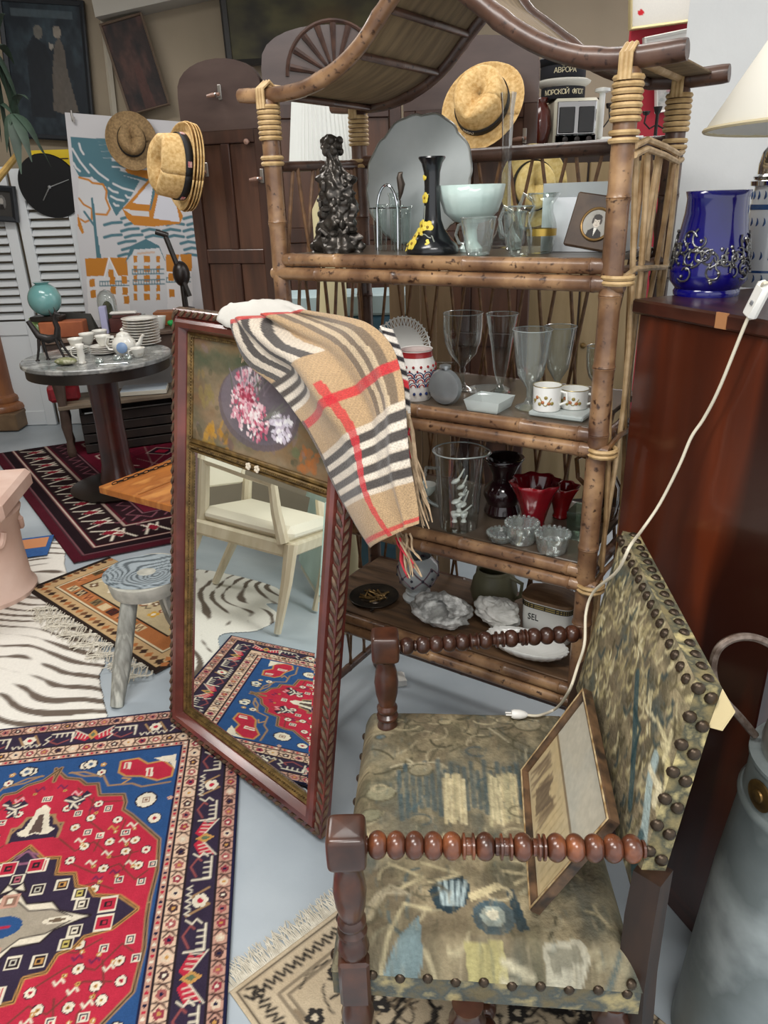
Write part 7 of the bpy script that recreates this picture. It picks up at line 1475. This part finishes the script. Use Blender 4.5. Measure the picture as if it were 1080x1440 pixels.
# dark slatted crate, added to deepen the shade under the desk
q_ = d0+du_*.55+bv_*.22; crt = thing('added_dark_crate', 'dark slatted crate added on the rug to darken the space under the desk', 'crate', (q_[0], q_[1], .0142), .38)
M_crt = mat('added_crate_wood', '1d1613', '2e231d', rough=.6, scale=10)
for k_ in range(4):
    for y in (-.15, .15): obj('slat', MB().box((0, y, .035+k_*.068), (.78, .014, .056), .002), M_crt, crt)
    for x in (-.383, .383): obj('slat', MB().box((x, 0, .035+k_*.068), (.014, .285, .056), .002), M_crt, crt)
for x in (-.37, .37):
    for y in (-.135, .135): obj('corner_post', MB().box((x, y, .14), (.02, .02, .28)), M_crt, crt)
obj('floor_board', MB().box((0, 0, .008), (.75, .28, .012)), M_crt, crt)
# turquoise globe vase on a dark stand on a terracotta box
p_ = ondk(92, .30); single('terracotta_box', 'rectangular terracotta planter box on the desk under the turquoise vase', 'planter', MB().box((0, 0, .050), (.27, .12, .098), .006), mat('terracotta', 'a85f3a', '8d4c2e', rough=.7, scale=8), p_, .1)
q_ = p_+np.array([-.09, .01, .1008]); t = thing('globe_vase', 'turquoise spherical vase on a black stand behind the iron figure', 'vase', q_)
sH = zrow(q_, 402)-q_[2]; rV = wpx(q_, 22)
obj('stand', MB().box((0, 0, .016), (.19, .11, .030), .004), M_blk, t); obj('body', MB().lathe([(.02, .031)]+[(rV*math.sin(a), .031+rV-rV*math.cos(a)) for a in np.linspace(.35, 2.75, 14)]+[(rV*.45, .033+rV*1.98), (rV*.55, .035+rV*2.02)], 36), mat('turquoise_glaze', '6aa0a0', '7fb0ad', rough=.18, scale=4, coat=.5), t)
p_ = ondk(56, .55); vessel('green_tumbler', 'small pale green glass tumbler at the desk corner', 'glass', p_, [(.6, 0), (.65, .05), (1, 1)], .045, .115, mat('green_cup_glass', '8fb070', rough=.15), 20, solid=.002)
p_ = ondk(112, .72); single('leather_pouch', 'black leather pouch standing on the desk before the poster', 'pouch', MB().add([(-.13, -.04, 0), (.12, -.04, 0), (.12, .04, 0), (-.13, .04, 0), (-.11, -.008, .13), (.09, -.008, .11), (.09, .008, .11), (-.11, .008, .13)], [(3, 2, 1, 0), (4, 5, 6, 7), (0, 1, 5, 4), (1, 2, 6, 5), (2, 3, 7, 6), (3, 0, 4, 7)]), mat('black_leather', '26241f', '35322c', rough=.5, scale=10), p_, .05, smooth=False)
p_ = ondk(150, .28); single('lilac_box', 'slim lilac card box standing upright on the desk', 'box', MB().box((0, 0, .085), (.04, .08, .168), .002), mat('lilac_card', 'a9a9c9', rough=.6), p_, .2)
p_ = ondk(186, .28); single('mahogany_box', 'long mahogany box on the desk behind the plates', 'box', MB().box((0, 0, .045), (.25, .12, .088), .004).box((-.02, 0, .098), (.17, .10, .016), .003), mat('box_mahogany', '4a2420', '5d302a', rough=.35, scale=8, coat=.3), p_, .08)
q_ = p_+np.array([-.04, 0, .1072]); single('pen_tray', 'white and black pen case on the mahogany box', 'case', MB().box((0, 0, .010), (.17, .06, .018), .008), mat('ivory_case', 'e2dfd8', rough=.4), q_, .1)
p_ = ondk(156, .75); t = thing('bell_jar', 'small clear glass bell jar with dark contents on the desk', 'bell jar', p_); hJ = zrow(p_, 407)-p_[2]; obj('dome', lat([(1, 0), (1, .72), (.85, .86), (.5, .96), (.1, .99), (.14, 1.0)], .062, hJ, 24), G_clear, t); obj('base', MB().lathe([(.07, 0), (.07, .012), (.05, .016)], 24), M_blk, t); obj('dried_moss', MB().ball((0, 0, hJ*.38), .04, 10, 8, (1, 1, hJ*.33/.04)), mat('dark_moss', '3a3a2e', '54513c', rough=.9, scale=30, bump=.8), t)
vessel('shot_glass', 'small clear glass beside the bell jar on the desk', 'glass', ondk(200, .78), [(.7, 0), (.75, .05), (1, 1)], .032, .075, G_cut, 18)
p_ = ondk(243, .62); single('cigar_box', 'small tan wooden box at the right end of the desk', 'box', MB().box((0, 0, .0455), (.22, .14, .09), .004), mat('tan_box_wood', '9a5f38', '7d4a2a', rough=.5, scale=10), p_, .06)
q_ = p_+np.array([.0, -.0, .0912]); t = thing('black_spotlight', 'black metal spotlight with long arm on the tan wooden box', 'lamp', q_)
hd = aty(255, 385, q_[1]); obj('head', MB().ball(hd-q_, .072, 14, 10, (.8, .8, 1.15)), M_blk, t); obj('base', MB().lathe([(.06, 0), (.06, .015), (.02, .025), (.018, (hd-q_)[2])], 20, ((hd-q_)[0], (hd-q_)[1], 0)), M_blk, t); obj('arm', MB().tube([aty(233, 333, q_[1])-q_, aty(268, 416, q_[1])-q_+np.array([0, -.03, 0])], .017, 10), M_blk, t); obj('arm_head', MB().tube([aty(219, 326, q_[1])-q_, aty(236, 331, q_[1])-q_], .018, 10), M_blk, t)
for (x, y, c_, nm, lab) in ((214, .62, 'd98aa6', 'pink_trinket', 'pink paper flower on the desk beside the small glass'), (241, .16, '1f9a4a', 'green_toy', 'bright green toy frog on the desk beside the white pots')):
    p_ = ondk(x, y) if nm == 'pink_trinket' else ondk(x+3, y); mb = MB(); [mb.ball((.018*math.cos(a), .018*math.sin(a), .035+.01*math.sin(3*a)), .018, 8, 6) for a in np.linspace(0, 6.28, 7)[:-1]]; mb.ball((0, 0, .02), .02, 8, 6); single(nm, lab, 'trinket', mb, mat(nm+'_paint', c_, rough=.6), p_+np.array([0, 0, .0]))
single('white_pot', 'white ceramic pot at the right of the desk', 'pot', lat([(.6, 0), (.65, .05), (1, 1), (.92, 1), (.6, .1), (.001, .08)], .05, .08, 22), M_porc, ondk(225, .25))

# ------------------------------------------------------------------ left foreground: stone pedestal, stool, chest with flap
pe_ = atz(5, 868); pc_ = np.array([pe_[0]-.10, pe_[1]+.16, 0]); rB = .20
M_pink = mat('pink_terracotta', 'cfae9f', 'dcc0b2', rough=.8, scale=6, bump=.2, bscale=40)
pc_[0] -= .06; pc_[1] += .045
pd = thing('pink_planter', 'pale pink terracotta pedestal planter with square rim on the zebra hide', 'planter', (pc_[0], pc_[1], .0066), .15)
hT = zrow((pc_[0]+.15, pc_[1]-.1), 690)-.007
obj('body', MB().lathe([(rB, 0), (rB*1.02, .02), (rB*.93, .05), (rB*.90, hT*.40), (rB*.92, hT*.62), (rB*1.0, hT*.70), (rB*1.04, hT*.74), (rB*.98, hT*.78)], 36), M_pink, pd); obj('rim', MB().box((0, 0, hT*.87), (rB*2.2, rB*2.2, hT*.17), .018), M_pink, pd); 
for a in (-.9, -2.1, .3): obj('swag', MB().tube([(rB*.95*math.cos(a+t*.35), rB*.95*math.sin(a+t*.35), hT*(.62-.10*math.sin(math.pi*t))) for t in np.linspace(0, 1, 8)], .014, 7), M_pink, pd)
obj('soil_board', MB().tube([(-.05, -.02, hT*.955), (.09, .03, hT*1.3)], .012, 6), mat('slat_wood', '8a6a48', rough=.7), pd)
sgw = mat('stool_grey_wood', 'a3a49c', 'cbcbc0', c3='82827a', rough=.75, scale=9, stretch=(3, 3, .5), bump=.5, bscale=40)
stz = .40; sp0 = atz(205, 800, stz); sr = .128
sto = thing('carved_stool', 'grey weathered wooden stool with a zebra-grained seat behind the mirror edge', 'stool', (sp0[0], sp0[1], 0))
nS_ = 60; cvS = np.zeros((nS_, 61, 3)); PS = np.zeros((nS_, 61, 3))
for i in range(nS_):
    for k_ in range(61):
        r_ = i/(nS_-1); a = 2*math.pi*k_/60; X, Y = 1.15*sr*r_*math.cos(a), sr*r_*math.sin(a); q = math.hypot(X-.05, Y+.02); v_ = math.sin(q*300+2.5*math.sin(a*3+X*30)+9*math.sin(X*22+1)*math.sin(Y*26)); PS[i, k_] = (X, Y, stz-.018*(1-r_)**2-.010*max(0, r_-.92)/.08); cvS[i, k_] = lin('8f999e') if v_ > -.35 else lin('4d565b')
gridobj('seat', PS, cvS, vmat('grained_seat', rough=.6, nz=.15, nzs=80), sto); obj('seat_underside', MB().lathe([(sr*.5, stz-.075), (sr*.95, stz-.06), (sr, stz-.03), (sr*.995, stz-.011)], 40, sx=1.0, sy=1.15), mat('pale_stool_rim', 'b5b3a8', '94948a', rough=.7, scale=20), sto)
lg = atz(163, 997); ofs = np.array([lg[0]-sp0[0], lg[1]-sp0[1]])
for (fx, fy, zf_) in ((ofs[0], ofs[1]+.012, .003), (.17, -.07, .023), (.02, .20, .023)): obj('leg', MB().tube([(fx, fy, zf_), (fx*.79, fy*.79, .12), (fx*.38, fy*.38, stz-.05)], [.022, .030, .028], 9), sgw, sto)
# chest whose front lies open, held by a chain
fz = .42; f0 = atz(138, 684, fz)[:2]; f1 = atz(244, 712, fz)[:2]; f2 = atz(244, 641, fz)[:2]; fx_ = _n(f1-f0); fy_ = _n(f2-f0); fy_ = fy_-fx_*np.dot(fy_, fx_); fy_ = _n(fy_)
M_pine = mat('orange_pine', 'b8712f', 'd08e48', c3='a5622a', rough=.45, scale=5, stretch=(3, 1, 1), coat=.2)
chs = thing('pine_chest', 'orange pine chest with its front flap open on a chain behind the mirror', 'chest', M=frame3((f0[0], f0[1], 0), (fx_[0], fx_[1], 0), (fy_[0], fy_[1], 0), (0, 0, 1.)))
obj('flap', MB().box((.245, .25, fz-.017), (.49, .50, .034), .004), M_pine, chs); obj('body', MB().box((.625, .235, .0137+.33), (.25, .43, .66), .004), M_pine, chs)
mb = MB()
for k_ in range(16): t_ = k_/15; c_ = np.array([.045+.02*t_, .055+.42*t_, fz+.006]); mb.tube([c_+np.array([.006*math.sin(a)*(k_ % 2), .017*math.cos(a), .006*math.sin(a)*((k_+1) % 2)]) for a in np.linspace(0, 6.28, 10)[:-1]], .0022, 5, closed=True)
obj('chain', mb, M_iron, chs, kind='stuff')
obj('edge_strip', MB().box((.24, .25, fz+.001), (.01, .46, .002)), mat('pine_line', '9a5f2a', rough=.5), chs)
obj('support_leg', MB().box((.40, .31, .0137+(fz-.048)/2), (.05, .05, fz-.048), .003), M_pine, chs)
# small blue and orange mat peeking out beside the planter
m0 = floor2(atz(36, 788)); m1 = floor2(atz(66, 784)); m2 = floor2(atz(34, 750)); mx_ = _n(m1-m0); my_ = np.array([-mx_[1], mx_[0]])
bm = thing('blue_mat', 'small blue and orange woven mat beside the pink planter', 'mat', (m0[0], m0[1], .0)); a0_ = m0-mx_*.30
obj('weave', slab([a0_, a0_+mx_*.40, a0_+mx_*.40+my_*.24, a0_+my_*.24], .0134, .0158), mat('blue_weave', '2f5f9c', '27508a', rough=.9, scale=60), bm, True, smooth=False); obj('orange_band', slab([a0_+my_*.10, a0_+my_*.10+mx_*.38, a0_+mx_*.38+my_*.22, a0_+my_*.22], .0159, .0164), mat('orange_weave', 'c9885c', rough=.9), bm, True, smooth=False)

# ------------------------------------------------------------------ seen in the mirror: cream armchair and mint cabinet
M_cream = mat('cream_paint', 'd8cdb4', 'c4b79a', rough=.55, scale=9, stretch=(2, 2, .5)); M_cush = mat('cream_cushion', 'e6dfcb', rough=.9, bump=.2, bscale=120)
arm = thing('cream_armchair', 'cream painted armchair with pale cushion seen in the leaning mirror', 'armchair', (-1.98, 1.86, .0145), math.radians(20))
obj('seat_rail', MB().box((0, 0, .39), (.52, .50, .07), .012), M_cream, arm); obj('cushion', MB().box((0, 0, .455), (.49, .47, .075), .03), M_cush, arm)
for sx in (-1, 1):
    obj('front_leg', MB().tube([(.24*sx, -.235, .42), (.25*sx, -.25, .25), (.235*sx, -.245, .0)], [.034, .028, .018], 8), M_cream, arm); obj('rear_leg', MB().tube([(.22*sx, .33, .0), (.22*sx, .25, .30), (.22*sx, .23, .45), (.225*sx, .30, .95)], [.02, .027, .028, .022], 8), M_cream, arm)
    obj('arm_rest', MB().tube([(.225*sx, .27, .70), (.27*sx, .05, .69), (.28*sx, -.12, .68)], [.02, .024, .026], 8), M_cream, arm); obj('arm_support', MB().tube([(.28*sx, -.11, .68), (.27*sx, -.15, .55), (.25*sx, -.20, .42)], [.022, .026, .03], 8), M_cream, arm)
obj('back_panel', MB().box((0, .275, .74), (.42, .03, .36), .012), M_cush, arm); obj('crest_rail', MB().box((0, .30, .95), (.48, .035, .06), .015), M_cream, arm)
mc = thing('mint_cabinet', 'pale mint painted low cabinet reflected in the mirror', 'cabinet', (-2.75, 1.25, 0), math.radians(-12)); M_mint = mat('mint_paint', 'b9cfc4', 'a9c0b4', rough=.5, scale=6)
obj('body', MB().box((0, 0, .46), (.70, .75, .84), .006), M_mint, mc); obj('plinth', MB().box((0, 0, .02), (.66, .71, .04)), mat('mint_plinth', 'd0cdb8', rough=.6), mc)
for y in (-.19, .19):
    d_ = obj('door', MB().box((.355, y, .47), (.014, .35, .74), .004).box((.364, y, .47), (.006, .25, .62), .002), M_mint, mc); obj('knob', MB().ball((.378, y*.2, .50), .012, 8, 6), M_gilt, d_)

# ------------------------------------------------------------------ right background: tall cabinet with caps and kitchen things, pictures, lampshade
tz2 = 1.70; YC = 3.62
ca0, ca1 = aty(735, 205, YC), aty(925, 205, YC)
tcb = thing('tall_cupboard', 'tall dark cupboard behind the shelf carrying caps and a chrome appliance', 'cupboard', (ca0[0], YC, 0)); Wc = ca1[0]-ca0[0]; tz2 = zrow((ca0+ca1)/2, 207)
M_cup = mat('dark_cupboard_wood', '2e221c', '45352c', rough=.45, scale=6); obj('body', MB().box((Wc/2, .25, tz2/2-.012), (Wc, .48, tz2-.026), .004), M_cup, tcb); obj('top', MB().box((Wc/2, .24, tz2-.012), (Wc+.02, .52, .024), .004), M_blk, tcb)
for k_ in range(2): d_ = obj('door', MB().box((Wc*(.25+.5*k_), .004, tz2*.5), (Wc*.48, .02, tz2-.12), .004), mat('pale_door_wood', 'a08a66', '8d7854', rough=.5, scale=5, stretch=(3, 1, .5)), tcb); obj('knob', MB().ball((Wc*(.45+.1*k_), -.016, tz2*.5), .014, 8, 6), M_gilt, d_)
def onc(x, dy=.12): p = aty(x, 205, YC+dy); return np.array([p[0], YC+dy, tz2+.001])
p_ = onc(802, .12); wT = wpx(p_, 60); hTt = zrow(p_, 140)-p_[2]
ta = thing('chrome_appliance', 'chrome and black toaster oven with three knobs on the tall cupboard', 'appliance', p_)
obj('case', MB().box((0, .02, hTt/2), (wT, .2, hTt-.002), .012), mat('cream_enamel', 'c9c6b4', rough=.3, coat=.3), ta); obj('window_surround', MB().box((0, -.081, hTt*.60), (wT*.88, .006, hTt*.66), .003), M_chrome, ta)
for x in (-.22, .22): obj('window', MB().box((x*wT, -.084, hTt*.56), (wT*.36, .008, hTt*.52), .003), mat('dark_glass', '2a2c2e', rough=.06, coat=.6), ta); obj('chrome_strip', MB().box((0, -.084, hTt*.17), (wT*.92, .008, hTt*.20), .003), M_chrome, ta)
for x in (-.25, .02, .29): obj('knob', MB().lathe([(.012, 0), (.012, .012), (0, .014)], 14, (x*wT, -.088, hTt*.17), (0, -1, 0)), M_blk, ta)
q_ = p_+np.array([-.02, .0, hTt+.0005])
def cap(q, label, txt, crown, h, R):
    t = thing('sailor_cap', label, 'cap', q); obj('band', lat([(.90, 0), (.92, .05), (.92, .55), (.90, .6)], R, h, 40, openv=False), mat('navy_cloth', '12141c', rough=.8), t); obj('crown', lat([(.90, .58), (1.12, .80), (1.14, .88), (1.0, .97), (.2, 1.0), (.001, 1.0)], R, h, 40), crown, t)
    for i, cchar in enumerate(txt):
        a = -math.pi/2-.12+(i-(len(txt)-1)/2)*.165; r_ = R*.925
        text(cchar, h*.34, Matrix.Translation((r_*math.cos(a), r_*math.sin(a), h*.30))@Matrix.Rotation(a+math.pi/2, 4, 'Z')@Matrix.Rotation(math.pi/2, 4, 'X'), mat('gold_thread', 'd8cfae', rough=.6), 'lettering', t)
    return t
hC = zrow(q_, 112)-q_[2]
cap(q_+np.array([-.02, .03, 0]), 'white-topped navy sailor cap with lettered band under another cap', 'МОРСКОЙ ФЛОТ', mat('white_cloth', 'd8d6cc', rough=.9), hC*1.05, wpx(q_, 33))
q2 = q_+np.array([-.025, .03, hC*1.05+.001]); cp2 = cap(q2, 'black lettered sailor cap stacked on the white-topped cap', 'АВРОРА', mat('navy_cloth', '12141c'), hC*1.05, wpx(q_, 34))
obj('wreath_emblem', MB().tube([(-.02+.020*math.cos(a), -wpx(q_, 34)*1.10, hC*.80+.020*math.sin(a)) for a in np.linspace(2.2, 7.2, 14)], .005, 6), MATS['gold_thread'], cp2)
p_ = onc(868, .14); sc2 = thing('kitchen_scale', 'white enamel kitchen scale with tall post on the cupboard', 'scale', p_); hS = zrow(p_, 122)-p_[2]
obj('base', MB().box((0, 0, .022), (wpx(p_, 62), .16, .042), .010), mat('white_enamel', 'dadbd8', rough=.25, coat=.4), sc2); obj('post', MB().tube([(-.085, 0, .042), (-.085, 0, hS*.92)], .014, 12), MATS['white_enamel'], sc2); obj('head', MB().lathe([(.012, hS*.90), (.034, hS*.93), (.034, hS*.98), (.01, hS)], 18, (-.085, 0, 0)), MATS['white_enamel'], sc2); obj('pan', MB().lathe([(.02, .043), (.055, .055), (.06, .062)], 24, (.03, 0, 0)), M_chrome, sc2)
p_ = onc(757, .10); t = thing('amber_vase', 'brown amber glass vase beside the chrome appliance', 'vase', p_); obj('body', lat([(.6, 0), (.7, .05), (1, .45), (.85, .75), (.5, .9), (.62, 1)], .055, zrow(p_, 138)-p_[2], 22), mat('amber_glass', '5a2218', '3a1510', rough=.12, coat=.5, scale=5), t, solid=.003)
for (x, lab) in ((838, 'black iron candlestick with curled arms beside the white scale'), (920, 'black iron candlestick standing at the cupboard end')):
    p_ = onc(x, .30 if x < 880 else .1); t = thing('iron_candlestick', lab, 'candlestick', p_); hK = zrow(p_, 138 if x < 880 else 150)-p_[2]; obj('stem', MB().lathe([(.04, 0), (.035, .01), (.008, .02), (.007, hK*.8), (.012, hK*.85), (.02, hK)], 14), M_iron, t)
    for s_ in (-1, 1): obj('arm', MB().tube([(0, 0, hK*.55), (s_*.03, 0, hK*.45), (s_*.055, 0, hK*.6), (s_*.05, 0, hK*.8)], .004, 6).lathe([(.012, hK*.8), (.018, hK*.88), (.016, hK*.9)], 12, (s_*.05, 0, 0)), M_iron, t)
# red board with framed pictures
YR = 4.3; r0, r1 = aty(872, 230, YR), aty(985, -60, YR)
rb = single('display_board', 'tall red display board carrying framed pictures behind the white wall', 'board', MB().box((0, 0, 0), (r1[0]-r0[0]+.5, .03, r1[2])), mat('red_paint', 'b02436', rough=.6), ((r0[0]+r1[0])/2+.26, YR+.05, r1[2]/2+.001), smooth=False)
cv = Cv(1., .8, 60, 'd9d6cf'); cv.rect(.22, .0, .8, .45, 'b5bab2'); cv.ell(.5, .2, .12, .10, '8a9088'); cv.ell(.7, .35, .2, .06, 'c08a80'); cv.ell(.14, .62, .05, .04, 'c8202c')
M_gfr = mat('thin_gold_frame', 'c9b98a', rough=.35, metal=.5); M_wfr = mat('white_frame', 'd4d2cc', rough=.4)
picture('framed_print', 'pale framed print with red dot at the top of the red board', ((884, -52), (985, -66), (886, 44)), YR, None, M_gfr, cv, fr=.014)
cv = Cv(1., .8, 60, 'dcd9d4'); cv.ell(.22, .2, .05, .05, 'c8202c'); cv.rect(.3, .35, .8, .7, 'c2bdb6')
picture('framed_print', 'white framed print with small red mark below the upper print', ((903, 54), (990, 36), (906, 100)), YR, None, M_wfr, cv, fr=.014)
cv = Cv(1., 1., 70, 'c9c4c0'); g11 = random.Random(5); cv.noise(.4, 6, 3, tint='a8a8a6')
for i in range(40): cv.ell(g11.random(), g11.random(), .06, .05, g11.choice(('c96a7a', 'b8b4b0', '8f9490', 'd8c8c4', 'a84a5a')), .6)
picture('floral_print', 'pale floral print with pink blossoms low on the red board', ((920, 106), (992, 94), (922, 160)), YR, None, M_wfr, cv, fr=.01)
# pleated lampshade on a pale drawer box, left of the sculpture
YL = 2.54; l0, l1 = aty(410, 236, YL), aty(505, 236, YL); cl_ = (l0+l1)/2; zl0 = zrow(cl_, 236); zl1 = zrow(cl_, 140); Rl = (l1[0]-l0[0])/2*1.05
ps = thing('pleated_lamp', 'white pleated lampshade on a cream stand behind the bronze sculpture', 'lamp', (cl_[0], YL, 0)); b_ = MB(); nS = 96
b_.v = [((Rl*k+.003*(-1)**i)*math.cos(2*math.pi*i/nS), (Rl*k+.003*(-1)**i)*math.sin(2*math.pi*i/nS)*.8, z) for k, z in ((1., zl0), (.80, zl1)) for i in range(nS)]; b_.f = [(i, (i+1) % nS, nS+(i+1) % nS, nS+i) for i in range(nS)]
obj('shade', b_, mat('white_pleats', 'e6e8e4', rough=.9), ps, smooth=False); obj('shade_band', MB().tube([(Rl*1.01*math.cos(a), Rl*.81*math.sin(a), zl0) for a in np.linspace(0, 6.283, 40)[:-1]], .006, 6, closed=True), mat('cream_band', 'd8cfae', rough=.8), ps); obj('stand', MB().lathe([(.08, 0.0), (.08, .02), (.05, .04), (.045, 1.0), (.05, zl0-.12), (.012, zl0-.05), (.010, zl1-.02)], 24), mat('cream_stand', 'd8cda2', rough=.6), ps); obj('spider', MB().tube([(-Rl*.8, 0, zl1-.01), (Rl*.8, 0, zl1-.01)], .003, 6).tube([(0, -Rl*.62, zl1-.01), (0, Rl*.62, zl1-.01)], .003, 6), M_chrome, ps)
# pale boards leaning behind the third shelf, blue cushion beside them
b0_, b1_ = aty(548, 470, 2.42), aty(640, 470, 2.38)
pbx = thing('leaning_boards', 'pale brown wooden boards leaning behind the third bamboo shelf', 'boards', (b0_[0], b0_[1], 0)); zt = 1.36
for k_ in range(4): x = (b1_[0]-b0_[0])*(k_+.5)/4; obj('plank', MB().box((x, .0+.02*k_, zt/2+.001), ((b1_[0]-b0_[0])/4-.004, .018, zt-.02*k_), .002), mat('pale_plank', '8d7456', 'a58a68', rough=.6, scale=5, stretch=(4, 4, .5)), pbx)
c0_ = aty(490, 425, 2.75); csh = thing('blue_chest', 'blue painted chest standing behind the bamboo shelf', 'chest', (c0_[0], 2.80, 0)); zc_ = zrow(c0_, 412); obj('body', MB().box((0, 0, zc_*.47), (.44, .18, zc_*.94-.004), .01), mat('blue_paint', '3f6378', '547c90', rough=.5, scale=8), csh); obj('lid', MB().box((0, 0, zc_*.97), (.46, .20, zc_*.06), .008), mat('pale_blue_lid', '9fb3b8', rough=.5), csh)
